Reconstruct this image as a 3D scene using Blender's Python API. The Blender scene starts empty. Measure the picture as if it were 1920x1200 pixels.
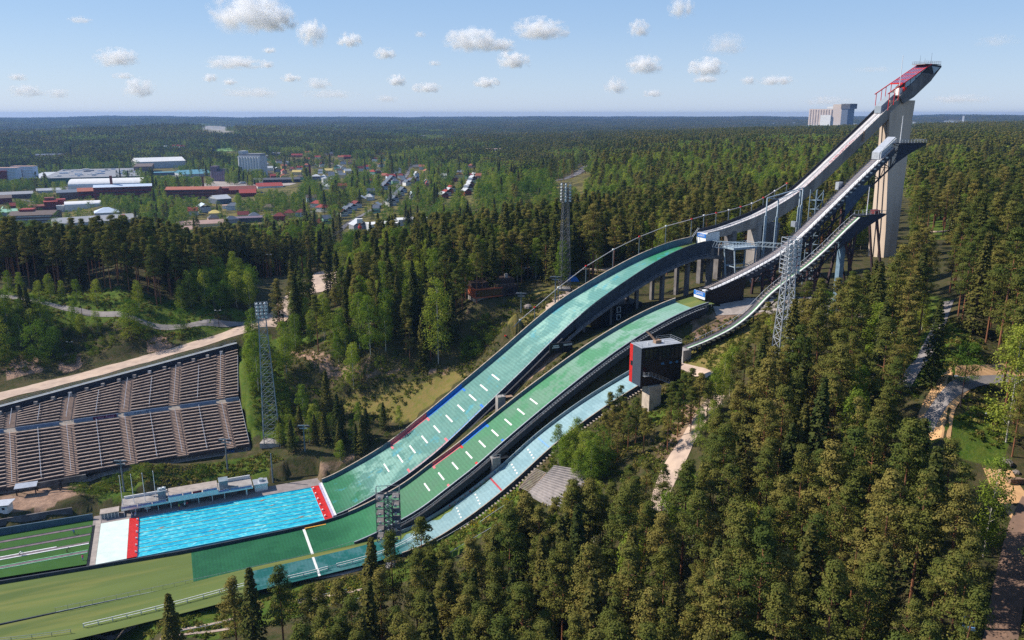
SKY_STRENGTH = .14; EXPOSURE = .5; HAZE = 6.5e-5; SKYGAIN = 1.3
import bpy, math, random, numpy as np
from mathutils import Matrix, Vector
rng = np.random.default_rng(7); random.seed(7)
SC = bpy.context.scene; COL = SC.collection
R_ = math.radians
# ------------------------------------------------------------------ camera numbers
H0 = 115.0; F0 = 1500.0; PITCH = math.atan(386 / F0)
CF = np.array([0, math.cos(PITCH), -math.sin(PITCH)]); CU = np.array([0, math.sin(PITCH), math.cos(PITCH)])
def ray(u, v):
    return CF + (u - 960) / F0 * np.array([1., 0, 0]) - (v - 600) / F0 * CU
def proj(P):
    P = np.asarray(P, float) - np.array([0, 0, H0]); z = P @ CF; zz = np.where(z > 1, z, 1)
    return 960 + F0 * P[..., 0] / zz, 600 - F0 * (P @ CU) / zz, z
# ------------------------------------------------------------------ hill frame: s up the hills, o across (away from the camera)
TH = R_(23.3); O2 = np.array([-59.34, 222.70]); AX = np.array([math.cos(TH), math.sin(TH)]); BX = np.array([-math.sin(TH), math.cos(TH)])
def h2w(p):
    p = np.asarray(p, float); out = np.empty(p.shape)
    out[..., :2] = O2 + p[..., 0:1] * AX + p[..., 1:2] * BX; out[..., 2] = p[..., 2]; return out
def w2h(x, y):
    dx = np.asarray(x) - O2[0]; dy = np.asarray(y) - O2[1]
    return dx * AX[0] + dy * AX[1], dx * BX[0] + dy * BX[1]
def hs(u, v, off):
    d = ray(u, v); P = np.array([O2[0] + BX[0] * off, O2[1] + BX[1] * off, -H0])
    n = np.array([BX[0], BX[1], 0]); X = d * (P @ n) / (d @ n); s, _ = w2h(X[0], X[1]); return float(s), float(X[2] + H0)
def pz(u, v, z):
    d = ray(u, v); X = d * ((z - H0) / d[2]); return np.array([X[0], X[1], z])
def prof(pts):
    a = np.array(pts, float); X = a[:, 0]; Y = a[:, 1]; m = np.gradient(Y, X)
    def f(s):
        s = np.clip(np.asarray(s, float), X[0], X[-1]); i = np.clip(np.searchsorted(X, s, 'right') - 1, 0, len(X) - 2)
        h = X[i + 1] - X[i]; t = (s - X[i]) / h
        return ((2*t**3-3*t**2+1)*Y[i] + (t**3-2*t**2+t)*h*m[i] + (-2*t**3+3*t**2)*Y[i+1] + (t**3-t**2)*h*m[i+1])
    return f
zbig = prof([(-2, .15), (4, .9), (15, 4.7), (26, 9.8), (38, 17.5), (51, 26.9), (65, 37.2), (76, 45.6), (85, 51.8), (95, 57.2), (103, 61.1), (116, 66.6), (129, 70.3), (135, 71.2)])
zmid = prof([(-120, 1.1), (-60, 1.1), (-20, 1.2), (-7, 1.5), (4, 2.6), (15, 5.7), (22, 8.4), (31, 13.5), (40, 18.8), (48, 24.2), (70, 38), (78, 42.6), (88, 47.8), (99, 52.5), (113, 56.8), (119, 57.9)])
zsml = prof([(-120, .8), (-40, 1.6), (-23, 2.3), (-7, 2.6), (10, 3.4), (20, 4.9), (24, 6.2), (32, 9.8), (45, 17.4), (57, 25.9), (86, 40.6), (95, 44), (99, 45)])
hwbig = lambda s: np.interp(s, [35, 132], [11.5, 3.3])
hwmid = lambda s: np.interp(s, [30, 115], [8.0, 5.0])
hwsml = lambda s: np.interp(s, [20, 90], [4.7, 4.0])
OB, OM, OS = 0., -25., -40.
# ------------------------------------------------------------------ terrain
CP = []
def cpw(x, y, z): CP.append((x, y, z))
def cph(s, o, z): w = h2w([s, o, z]); CP.append((w[0], w[1], z))
def cpp(u, v, z): w = pz(u, v, z); CP.append((w[0], w[1], z))
def cpr(u, r, z): a = math.atan((u - 960) / F0); CP.append((r * math.sin(a), r * math.cos(a), z))
for s in (-120, -80, -40, -10, 10, 30, 45, 60, 75, 90, 105, 118):
    cph(s, -25, float(zmid(s)) - 1); cph(s, -41, float(zsml(min(s, 92))) - 1 + max(0, s - 92) * .35)
    if s < 84: cph(s, 4, float(zbig(s)) - 1.4); cph(s, 14, float(zbig(s)) - 1.0)
    cph(s, -62, [2, 2, 1.5, 2, 4, 11, 19, 27, 34, 41, 49, 55][[-120, -80, -40, -10, 10, 30, 45, 60, 75, 90, 105, 118].index(s)])
    cph(s, -95, [3, 3, 3, 3.5, 6, 12, 18, 26, 34, 43, 51, 56][[-120, -80, -40, -10, 10, 30, 45, 60, 75, 90, 105, 118].index(s)])
for s, z in ((-120, 6), (-80, 6), (-40, 6), (0, 8), (30, 15), (60, 28), (90, 42), (120, 51)): cph(s, -135, z)
for s, z in ((-80, 12), (-20, 12), (20, 18), (50, 28), (78, 38), (110, 45), (150, 50)): cph(s, -165, z)
for s, z in ((99, 45.5), (108, 51), (119, 52.4), (129, 53.3), (139, 57), (145, 57.3)): cph(s, 0, z); cph(s, 14, z - .3)
for s, o, z in ((130, -25, 57.2), (160, -25, 58), (165, 0, 57.5), (200, 0, 60), (222, 0, 61), (160, -50, 58), (190, -45, 60), (230, -45, 61.5), (150, -75, 57), (134, -95, 57), (108, -121, 54.5), (103, -143, 47), (160, -100, 58), (200, -90, 60), (270, 0, 62), (300, -60, 62), (170, 40, 58), (130, 40, 53), (98, 26, 53), (72, 36, 49), (100, 60, 54), (60, 34, 40), (160, 100, 55), (230, 60, 60), (200, -140, 57), (81, -56, 36.8)): cph(s, o, z)
for u, v, z in ((-80, 935, 4.5), (0, 918, 4.6), (235, 876, 4.8), (470, 838, 5), (0, 960, 3.2), (150, 930, 3.5), (330, 880, 3.5), (520, 880, 3.6), (-60, 744, 17.3), (0, 738, 17.6), (150, 702, 20), (300, 662, 24), (400, 634, 27), (490, 606, 30.5), (0, 690, 22), (150, 655, 25), (300, 630, 28), (0, 600, 35), (0, 555, 40), (120, 578, 37), (250, 597, 34.5), (400, 606, 32), (480, 603, 31), (440, 615, 31), (200, 545, 42), (380, 560, 38), (60, 520, 45), (560, 530, 31.5), (640, 520, 33), (510, 560, 31), (520, 672, 22), (560, 640, 29), (600, 690, 25), (700, 672, 30), (640, 640, 33), (800, 680, 29), (840, 700, 27), (700, 745, 18), (600, 760, 13), (510, 825, 7), (560, 880, 4), (640, 820, 10), (480, 760, 15), (450, 690, 23), (700, 560, 40), (820, 600, 41), (900, 640, 36), (760, 500, 44), (900, 590, 45), (970, 592, 48.5), (1010, 545, 52), (1060, 562, 51.5), (1150, 500, 54), (1050, 480, 55), (900, 500, 50), (660, 470, 30), (560, 470, 26)): cpp(u, v, z)
# beyond the jump centre
for x, y, z in ((-250, 360, 44), (-180, 400, 38), (-60, 420, 35), (-330, 300, 42), (-300, 460, 18), (-150, 500, 12), (0, 480, 34), (60, 420, 52), (120, 500, 54), (200, 450, 58), (-20, 620, 12), (80, 620, 40), (-120, 620, 6), (-300, 640, 4), (-450, 560, 6), (-600, 760, 3), (300, 350, 62), (300, 600, 60), (220, 180, 58), (150, 120, 50), (120, 60, 44), (40, 60, 30), (-40, 90, 18), (-120, 110, 10), (-100, 30, 14), (30, -60, 34), (-150, 200, 4), (-260, 220, 8), (-400, 250, 20), (200, 0, 50), (-200, 0, 10)): cpw(x, y, z)
for u, r, z in ((0, 900, 2), (250, 900, 2), (500, 850, 3), (700, 800, 8), (820, 800, 20), (930, 800, 36), (1100, 800, 50), (1300, 800, 58), (1600, 800, 60), (1900, 700, 62),
                (0, 1400, 2), (250, 1500, 2), (470, 1480, 1), (650, 1400, 8), (800, 1250, 16), (950, 1300, 22), (1080, 1200, 34), (1200, 1300, 52), (1450, 1400, 60), (1700, 1300, 62), (1920, 1300, 64),
                (0, 2300, 4), (300, 2300, 6), (550, 2300, 14), (800, 2200, 22), (950, 2000, 28), (1100, 2000, 36), (1300, 2100, 48), (1500, 2400, 56), (1700, 2500, 61), (1920, 2800, 66),
                (-150, 3600, 16), (100, 3700, 24), (330, 3600, 52), (480, 3700, 46), (620, 3800, 26), (800, 3600, 8), (1000, 3600, 12), (1200, 3600, 22), (1400, 3600, 28), (1650, 3800, 38), (1850, 3800, 58),
                (100, 5600, 8), (450, 5800, 18), (750, 5600, 24), (1000, 5400, 28), (1250, 5600, 18), (1600, 5600, 24), (1850, 5600, 40),
                (0, 8200, 38), (340, 8200, 50), (600, 8400, 26), (850, 8000, 34), (1050, 8200, 44), (1300, 8000, 40), (1600, 8200, 50), (1800, 8200, 66), (1950, 8300, 60),
                (0, 11500, 50), (200, 11500, 62), (350, 11500, 56), (520, 11500, 48), (700, 11500, 44), (850, 11500, 54), (960, 11500, 48), (1150, 11500, 56), (1300, 11500, 48), (1600, 11500, 54), (1800, 11500, 80), (1950, 11500, 74), (-300, 9000, 50), (2300, 9000, 60),
                (0, 14000, 40), (960, 14000, 40), (1920, 14000, 60), (-600, 2500, 10), (2600, 2500, 60), (-600, 700, 10), (2700, 500, 58)): cpr(u, r, z)
for th in range(60, 301, 30):
    for r in (60, 250, 900, 4000, 15000):
        CP.append((r * math.sin(R_(th)), r * math.cos(R_(th)), 24 if r < 100 else 35))
CP = np.array(CP)
def warp(x, y): r = np.hypot(x, y) + 1e-3; return np.stack([np.arctan2(x, y), np.log(r)], -1)
def _dist(A, B):
    d = A[:, None, :] - B[None]; d[..., 0] = (d[..., 0] + np.pi) % (2 * np.pi) - np.pi
    return np.sqrt((d ** 2).sum(-1) + 2e-5)
_W = warp(CP[:, 0], CP[:, 1]); _M = _dist(_W, _W) + np.eye(len(CP)) * 1e-3
_n = len(CP); _A = np.zeros((_n + 1, _n + 1)); _A[:_n, :_n] = _M; _A[_n, :_n] = 1; _A[:_n, _n] = 1
_C = np.linalg.solve(_A, np.append(CP[:, 2], 0))
def rbf(x, y):
    W = warp(x, y); out = np.empty(len(W))
    for i in range(0, len(W), 20000):
        out[i:i + 20000] = _dist(W[i:i + 20000], _W) @ _C[:-1] + _C[-1]
    return out
def fbm(x, y, sc, seed=0, oc=4):
    r = np.random.default_rng(seed); out = 0; a = 1.; k = 1. / sc
    for _ in range(oc):
        for _ in range(3):
            t = r.uniform(0, 6.283); ph = r.uniform(0, 6.283)
            out = out + a * np.sin((x * math.cos(t) + y * math.sin(t)) * k * 6.283 + ph + 1.3 * np.sin((x * math.sin(t) - y * math.cos(t)) * k * 4 + ph * 2))
        a *= .5; k *= 2.03
    return out / 4
# polar grid
th_f = np.arange(-46, 46.01, .22); th_b = np.arange(50, 312, 6.)
THG = np.radians(np.concatenate([th_f, th_b])); NT = len(THG)
RG = np.exp(np.concatenate([np.arange(math.log(14), math.log(90), .05), np.arange(math.log(90), math.log(430), .0075), np.arange(math.log(430), math.log(12700), .016)])); NR = len(RG)
GX = (RG[:, None] * np.sin(THG)[None]).ravel(); GY = (RG[:, None] * np.cos(THG)[None]).ravel()
def box_clamp(z, s, o, s0, s1, o0, o1, zz, soft=3.):
    d = np.maximum(np.maximum(s0 - s, s - s1), np.maximum(o0 - o, o - o1)); t = np.clip(1 - d / soft, 0, 1)
    return z * (1 - t) + zz * t
GZ = rbf(GX, GY)
_r = np.hypot(GX, GY)
GZ += fbm(GX, GY, 26, 3) * .35 * np.clip((_r - 40) / 100, 0, 1) + fbm(GX, GY, 700, 5) * 7 * np.clip((_r - 1500) / 2500, 0, 1) + fbm(GX, GY, 2600, 6) * 13 * np.clip((_r - 4000) / 4500, 0, 1)
_s, _o = w2h(GX, GY)
# rock cut on the far bank
_cut = np.exp(-((_o - (44 + 4 * np.sin(_s * .2))) / 5) ** 2) * ((_s > 8) & (_s < 58))
GZ += _cut * 1.6 * np.sign(_o - 44)
for c0, hw, zf, s0, s1 in ((OB, hwbig, zbig, -2, 84), (OM, hwmid, zmid, -120, 119), (OS, hwsml, zsml, -120, 97)):
    m = (_s > s0 - 1) & (_s < s1) & (np.abs(_o - c0) < hw(_s) + 3.2); GZ[m] = np.minimum(GZ[m], zf(_s[m]) - 1.0)
m = (_s > -60) & (_s < 84) & (_o < -9) & (_o > -19); GZ[m] = np.minimum(GZ[m], np.minimum(zbig(_s[m]), zmid(_s[m])) - .6)
m = (_s > -120) & (_s < 95) & (_o < -31) & (_o > -37); GZ[m] = np.minimum(GZ[m], np.minimum(zmid(_s[m]), zsml(_s[m])) - .15)
GZ = box_clamp(GZ, _s, _o, -125, 2, -16, 17, -2.2, 2.5)
m = (_s > -125) & (_s < 4) & (_o >= 17) & (_o < 22); GZ[m] = np.minimum(GZ[m], -.25)
RD = [pz(u, v, z) for u, v, z in ((-60, 762, 16.6), (0, 743, 17.8), (150, 707, 20.6), (300, 666, 24.6), (400, 637, 27.6), (470, 613, 30), (520, 590, 31.5))]
_bd = np.full(len(GX), 1e9); _bz = np.zeros(len(GX))
for p0, p1 in zip(RD[:-1], RD[1:]):
    L2 = ((p1 - p0)[:2] ** 2).sum(); t = np.clip(((GX - p0[0]) * (p1 - p0)[0] + (GY - p0[1]) * (p1 - p0)[1]) / L2, 0, 1); d = np.hypot(GX - p0[0] - t * (p1 - p0)[0], GY - p0[1] - t * (p1 - p0)[1]); k = d < _bd; _bd[k] = d[k]; _bz[k] = (p0[2] + t * (p1 - p0)[2])[k]
_w = np.clip((13 - _bd) / 7, 0, 1); _w = _w * _w * (3 - 2 * _w); GZ = GZ * (1 - _w) + _bz * _w
_q = np.array([pz(-75, 938, 4.6)[:2], pz(474, 838, 5.2)[:2], pz(452, 745, 13.8)[:2], pz(450, 652, 25.)[:2], pz(-75, 792, 16.3)[:2]])
def _in(poly, x, y):
    c = np.zeros(x.shape, bool)
    for (x0, y0), (x1, y1) in zip(poly, np.roll(poly, -1, 0)):
        if y0 != y1: c ^= ((y0 > y) != (y1 > y)) & (x < (x1 - x0) * (y - y0) / (y1 - y0) + x0)
    return c
_B0, _B1, _T0, _T1 = pz(-70, 932, 4.6), pz(468, 836, 5.2), pz(-70, 796, 16.3), pz(446, 655, 25.)
m = _in(_q, GX, GY); _e = (_B1 - _B0)[:2]; _L = np.hypot(*_e); _e = _e / _L; _f = np.array([-_e[1], _e[0]])
_u = np.clip(((GX - _B0[0]) * _e[0] + (GY - _B0[1]) * _e[1]) / _L, 0, 1); _w = (GX - _B0[0]) * _f[0] + (GY - _B0[1]) * _f[1]; _d = np.maximum((_T0[:2] - _B0[:2]) @ _f * (1 - _u) + (_T1[:2] - _B1[:2]) @ _f * _u, 1)
GZ[m] = np.minimum(GZ[m], (_B0[2] + (_T0[2] * (1 - _u) + _T1[2] * _u - _B0[2]) * np.clip(_w / _d, 0, 1) - 2.2)[m])
GG = GZ.reshape(NR, NT)
_lr = np.log(RG)
def tz(x, y):
    x = np.atleast_1d(np.asarray(x, float)); y = np.atleast_1d(np.asarray(y, float))
    t = np.arctan2(x, y); t = np.where(t < THG[0], t + 2 * np.pi, t); lr = np.log(np.hypot(x, y) + 1e-6)
    i = np.clip(np.searchsorted(_lr, lr, 'right') - 1, 0, NR - 2); j = np.clip(np.searchsorted(THG, t, 'right') - 1, 0, NT - 2)
    r = np.hypot(x, y); fi = np.clip((r - RG[i]) / (RG[i + 1] - RG[i]), 0, 1); fj = np.clip((t - THG[j]) / (THG[j + 1] - THG[j]), 0, 1)
    return (GG[i, j] * (1 - fi) + GG[i + 1, j] * fi) * (1 - fj) + (GG[i, j + 1] * (1 - fi) + GG[i + 1, j + 1] * fi) * fj
_T = np.exp(np.linspace(math.log(50), math.log(12600), 6000))
def gp(u, v):
    d = ray(u, v); P = d[None] * _T[:, None]; z = P[:, 2] + H0; b = z < tz(P[:, 0], P[:, 1])
    k = int(np.argmax(b)) if b.any() else len(_T) - 1
    lo, hi = _T[max(k - 1, 0)], _T[k]
    for _ in range(12):
        mid = (lo + hi) / 2; p = d * mid
        if p[2] + H0 < tz(p[0], p[1])[0]: hi = mid
        else: lo = mid
    p = d * hi; return np.array([p[0], p[1], p[2] + H0])
def gpoly(pts): return np.array([gp(*p)[:2] for p in pts])
def inside(poly, x, y):
    c = np.zeros(np.shape(x), bool); n = len(poly)
    for i in range(n):
        x0, y0 = poly[i]; x1, y1 = poly[(i + 1) % n]
        if y0 == y1: continue
        c ^= ((y0 > y) != (y1 > y)) & (x < (x1 - x0) * (y - y0) / (y1 - y0) + x0)
    return c
def dline(pts, x, y):
    d = np.full(np.shape(x), 1e9)
    for (x0, y0), (x1, y1) in zip(pts[:-1], pts[1:]):
        L = (x1 - x0) ** 2 + (y1 - y0) ** 2 + 1e-9; t = np.clip(((x - x0) * (x1 - x0) + (y - y0) * (y1 - y0)) / L, 0, 1)
        d = np.minimum(d, np.hypot(x - x0 - t * (x1 - x0), y - y0 - t * (y1 - y0)))
    return d
# ------------------------------------------------------------------ materials
def new_mat(name):
    m = bpy.data.materials.new(name); m.use_nodes = True; nt = m.node_tree; nt.nodes.clear(); return m, nt
def N(nt, t, **kw):
    n = nt.nodes.new(t)
    for k, v in kw.items(): setattr(n, k, v)
    return n
def rgb(r, g, b):
    f = lambda c: (c / 255 / 12.92) if c / 255 <= .04045 else ((c / 255 + .055) / 1.055) ** 2.4
    return (f(r), f(g), f(b), 1)
def M(name, c1, c2=None, scale=1., rough=.75, metal=0., c3=None, scale3=8., bump=0., amt=1., stretch=(1, 1, 1), spec=.3, lo=.35, hi=.65):
    m, nt = new_mat(name); L = nt.links.new
    out = N(nt, 'ShaderNodeOutputMaterial'); b = N(nt, 'ShaderNodeBsdfPrincipled')
    b.inputs['Roughness'].default_value = rough; b.inputs['Metallic'].default_value = metal; b.inputs['Specular IOR Level'].default_value = spec
    L(b.outputs[0], out.inputs[0])
    if c2 is None: c2 = tuple(x * .72 for x in c1[:3]) + (1,)
    tc = N(nt, 'ShaderNodeTexCoord'); mp = N(nt, 'ShaderNodeMapping'); mp.inputs['Scale'].default_value = stretch; L(tc.outputs['Object'], mp.inputs[0])
    nz = N(nt, 'ShaderNodeTexNoise'); nz.inputs['Scale'].default_value = scale; nz.inputs['Detail'].default_value = 6; nz.inputs['Roughness'].default_value = .6; L(mp.outputs[0], nz.inputs['Vector'])
    mr = N(nt, 'ShaderNodeMapRange'); mr.inputs[1].default_value = lo; mr.inputs[2].default_value = hi; L(nz.outputs['Fac'], mr.inputs[0])
    mx = N(nt, 'ShaderNodeMix', data_type='RGBA'); mx.inputs[6].default_value = c1; mx.inputs[7].default_value = c2; L(mr.outputs[0], mx.inputs[0]); col = mx.outputs[2]
    if c3 is not None:
        n3 = N(nt, 'ShaderNodeTexNoise'); n3.inputs['Scale'].default_value = scale3; n3.inputs['Detail'].default_value = 4; L(mp.outputs[0], n3.inputs['Vector'])
        r3 = N(nt, 'ShaderNodeMapRange'); r3.inputs[1].default_value = .5; r3.inputs[2].default_value = .72; r3.inputs[4].default_value = amt; L(n3.outputs['Fac'], r3.inputs[0])
        m3 = N(nt, 'ShaderNodeMix', data_type='RGBA'); m3.inputs[7].default_value = c3; L(col, m3.inputs[6]); L(r3.outputs[0], m3.inputs[0]); col = m3.outputs[2]
    L(col, b.inputs['Base Color'])
    if bump:
        bp = N(nt, 'ShaderNodeBump'); bp.inputs['Strength'].default_value = bump; bp.inputs['Distance'].default_value = .1; L(nz.outputs['Fac'], bp.inputs['Height']); L(bp.outputs[0], b.inputs['Normal'])
    return m
# ------------------------------------------------------------------ mesh builder
class MB:
    def __init__(s, frame='W'): s.V = []; s.F = []; s.MI = []; s.n = 0; s.frame = frame
    def add(s, V, F, mi=0):
        V = np.asarray(V, float).reshape(-1, 3); s.V.append(V); s.F += [tuple(int(i) + s.n for i in f) for f in F]; s.MI += [mi] * len(F); s.n += len(V); return s
    def box(s, x0, x1, y0, y1, z0, z1, mi=0):
        V = [(x, y, z) for z in (z0, z1) for y in (y0, y1) for x in (x0, x1)]
        return s.add(V, [(0, 2, 3, 1), (4, 5, 7, 6), (0, 1, 5, 4), (2, 6, 7, 3), (0, 4, 6, 2), (1, 3, 7, 5)], mi)
    def beam(s, p, q, w, h=None, mi=0):
        p = np.array(p, float); q = np.array(q, float); h = w if h is None else h; d = q - p; L = np.linalg.norm(d)
        if L < 1e-6: return s
        d /= L; up = np.array([0, 0, 1.]) if abs(d[2]) < .95 else np.array([1., 0, 0]); x = np.cross(d, up); x /= np.linalg.norm(x); y = np.cross(x, d)
        V = [e + x * a * w / 2 + y * b * h / 2 for e in (p, q) for a, b in ((-1, -1), (1, -1), (1, 1), (-1, 1))]
        return s.add(V, [(3, 2, 1, 0), (4, 5, 6, 7), (0, 1, 5, 4), (1, 2, 6, 5), (2, 3, 7, 6), (3, 0, 4, 7)], mi)
    def tube(s, p, q, r0, r1=None, n=8, mi=0):
        p = np.array(p, float); q = np.array(q, float); r1 = r0 if r1 is None else r1; d = q - p; d /= np.linalg.norm(d)
        up = np.array([0, 0, 1.]) if abs(d[2]) < .95 else np.array([1., 0, 0]); x = np.cross(d, up); x /= np.linalg.norm(x); y = np.cross(x, d)
        A = np.arange(n) / n * 2 * np.pi; ring = np.cos(A)[:, None] * x + np.sin(A)[:, None] * y
        return s.add(np.concatenate([p + ring * r0, q + ring * r1]), [(i, (i + 1) % n, n + (i + 1) % n, n + i) for i in range(n)] + [tuple(range(n - 1, -1, -1)), tuple(range(n, 2 * n))], mi)
    def loft(s, rings, closed=True, caps=True, mi=0):
        k = len(rings[0]); V = np.concatenate([np.asarray(r, float) for r in rings]); F = []
        for a in range(len(rings) - 1):
            for i in range(k if closed else k - 1):
                j = (i + 1) % k; F.append((a * k + i, a * k + j, (a + 1) * k + j, (a + 1) * k + i))
        if caps and closed: F += [tuple(range(k - 1, -1, -1)), tuple(range((len(rings) - 1) * k, len(rings) * k))]
        return s.add(V, F, mi)
    def prism(s, poly, y0, y1, mi=0):   # polygon in (x,z), extruded along y
        return s.loft([[(x, y0, z) for x, z in poly], [(x, y1, z) for x, z in poly]], mi=mi)
    def build(s, name, mat, parent=None, smooth=False, mats=None, label=None):
        V = np.concatenate(s.V) if s.V else np.zeros((0, 3))
        if s.frame == 'H': V = h2w(V)
        if parent is not None:
            Mi = np.array(MATS[parent.name].inverted()); V = V @ Mi[:3, :3].T + Mi[:3, 3]
        me = bpy.data.meshes.new(name); me.from_pydata(V.tolist(), [], s.F)
        for m_ in (mats or [mat]): me.materials.append(m_)
        if mats: me.polygons.foreach_set('material_index', s.MI)
        if smooth: me.polygons.foreach_set('use_smooth', [True] * len(s.F))
        me.update(); o = bpy.data.objects.new(name, me); COL.objects.link(o)
        if parent is not None: o.parent = parent; MATS[o.name] = MATS[parent.name]
        else: MATS[o.name] = Matrix.Identity(4)
        if label: o['label'] = label
        return o
MATS = {}
def tag(o, label, cat, group=None, kind=None):
    if label: o['label'] = label
    if cat: o['category'] = cat
    if group: o['group'] = group
    if kind: o['kind'] = kind
    return o
def thing(name, label, cat, p, rz=0., group=None):
    o = bpy.data.objects.new(name, None); COL.objects.link(o); o.location = [float(c) for c in p]; o.rotation_euler = (0, 0, rz)
    MATS[o.name] = Matrix.Translation(Vector([float(c) for c in p])) @ Matrix.Rotation(rz, 4, 'Z')
    return tag(o, label, cat, group)
def hthing(name, label, cat, p, group=None): return thing(name, label, cat, h2w(p), TH, group)
def structure(o): o['kind'] = 'structure'; return o
def text_mb(txt, size, mapf, mb, mi=0, depth=.03):
    """lettering as mesh: mapf(x,y,d) gives a point of the sign's face"""
    cu = bpy.data.curves.new('t', 'FONT'); cu.body = txt; cu.size = size; cu.align_x = 'CENTER'; cu.align_y = 'CENTER'; cu.resolution_u = 2
    ob = bpy.data.objects.new('t', cu); COL.objects.link(ob); dg = bpy.context.evaluated_depsgraph_get(); me = bpy.data.meshes.new_from_object(ob.evaluated_get(dg))
    V = [mapf(v.co.x, v.co.y, depth) for v in me.vertices]; mb.add(V, [tuple(p.vertices) for p in me.polygons], mi)
    bpy.data.objects.remove(ob); bpy.data.curves.remove(cu); bpy.data.meshes.remove(me); return mb
# ------------------------------------------------------------------ shared materials
CONC = M('concrete', rgb(172, 166, 160), rgb(140, 134, 130), .35, c3=rgb(105, 100, 98), scale3=.25, amt=.6, stretch=(1, 1, .25), rough=.9)
CONCD = M('old_concrete', rgb(128, 124, 122), rgb(100, 96, 96), .4, c3=rgb(72, 70, 72), scale3=.3, amt=.6, rough=.9)
WALLB = M('blue_grey_wall', rgb(88, 112, 128), rgb(72, 94, 112), .6, rough=.6)
WALLD = M('dark_wall', rgb(66, 74, 84), rgb(50, 57, 66), .5, c3=rgb(90, 94, 98), scale3=.8, amt=.4, rough=.7)
STEEL = M('galvanised_steel', rgb(170, 176, 182), rgb(140, 146, 152), 3, rough=.45, metal=.4)
DSTEEL = M('dark_steel', rgb(48, 52, 60), rgb(36, 38, 44), 2, rough=.6)
BLACKP = M('charcoal_panel', rgb(30, 32, 36), rgb(22, 23, 27), 1.5, rough=.5)
WHITE = M('white_paint', rgb(235, 235, 232), rgb(215, 215, 213), 1.5, rough=.6)
REDP = M('red_paint', rgb(205, 44, 40), rgb(180, 36, 34), 1.5, rough=.5)
BLUEP = M('blue_paint', rgb(40, 120, 205), rgb(32, 104, 185), 1.5, rough=.5)
PINKP = M('faded_red_paint', rgb(214, 116, 120), rgb(190, 96, 104), 1.5, rough=.7)
ALU = M('pale_aluminium', rgb(205, 208, 212), rgb(180, 184, 190), 1.2, rough=.4, metal=.5)
LINEW = M('line_white', rgb(226, 226, 220), rgb(205, 207, 200), 1.5, rough=.8)
GLASS = M('dark_glass', rgb(34, 44, 54), rgb(24, 30, 38), .5, rough=.08, spec=.6)
PGLASS = M('pale_glass', rgb(150, 176, 190), rgb(116, 144, 164), .6, rough=.1, spec=.6)
WOOD = M('weathered_timber', rgb(168, 140, 116), rgb(130, 106, 90), 2, rough=.85)
COPING = M('timber_coping', rgb(176, 164, 150), rgb(146, 132, 118), 1, rough=.85)
TURF = M('olive_turf', rgb(100, 114, 58), rgb(82, 98, 48), .12, c3=rgb(128, 126, 66), scale3=.3, amt=.7, rough=.95, stretch=(.1, 1, 1), bump=.3)
TURFG = M('green_turf', rgb(52, 92, 34), rgb(46, 84, 30), .25, c3=rgb(62, 104, 40), scale3=3, amt=.5, rough=.95)
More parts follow.
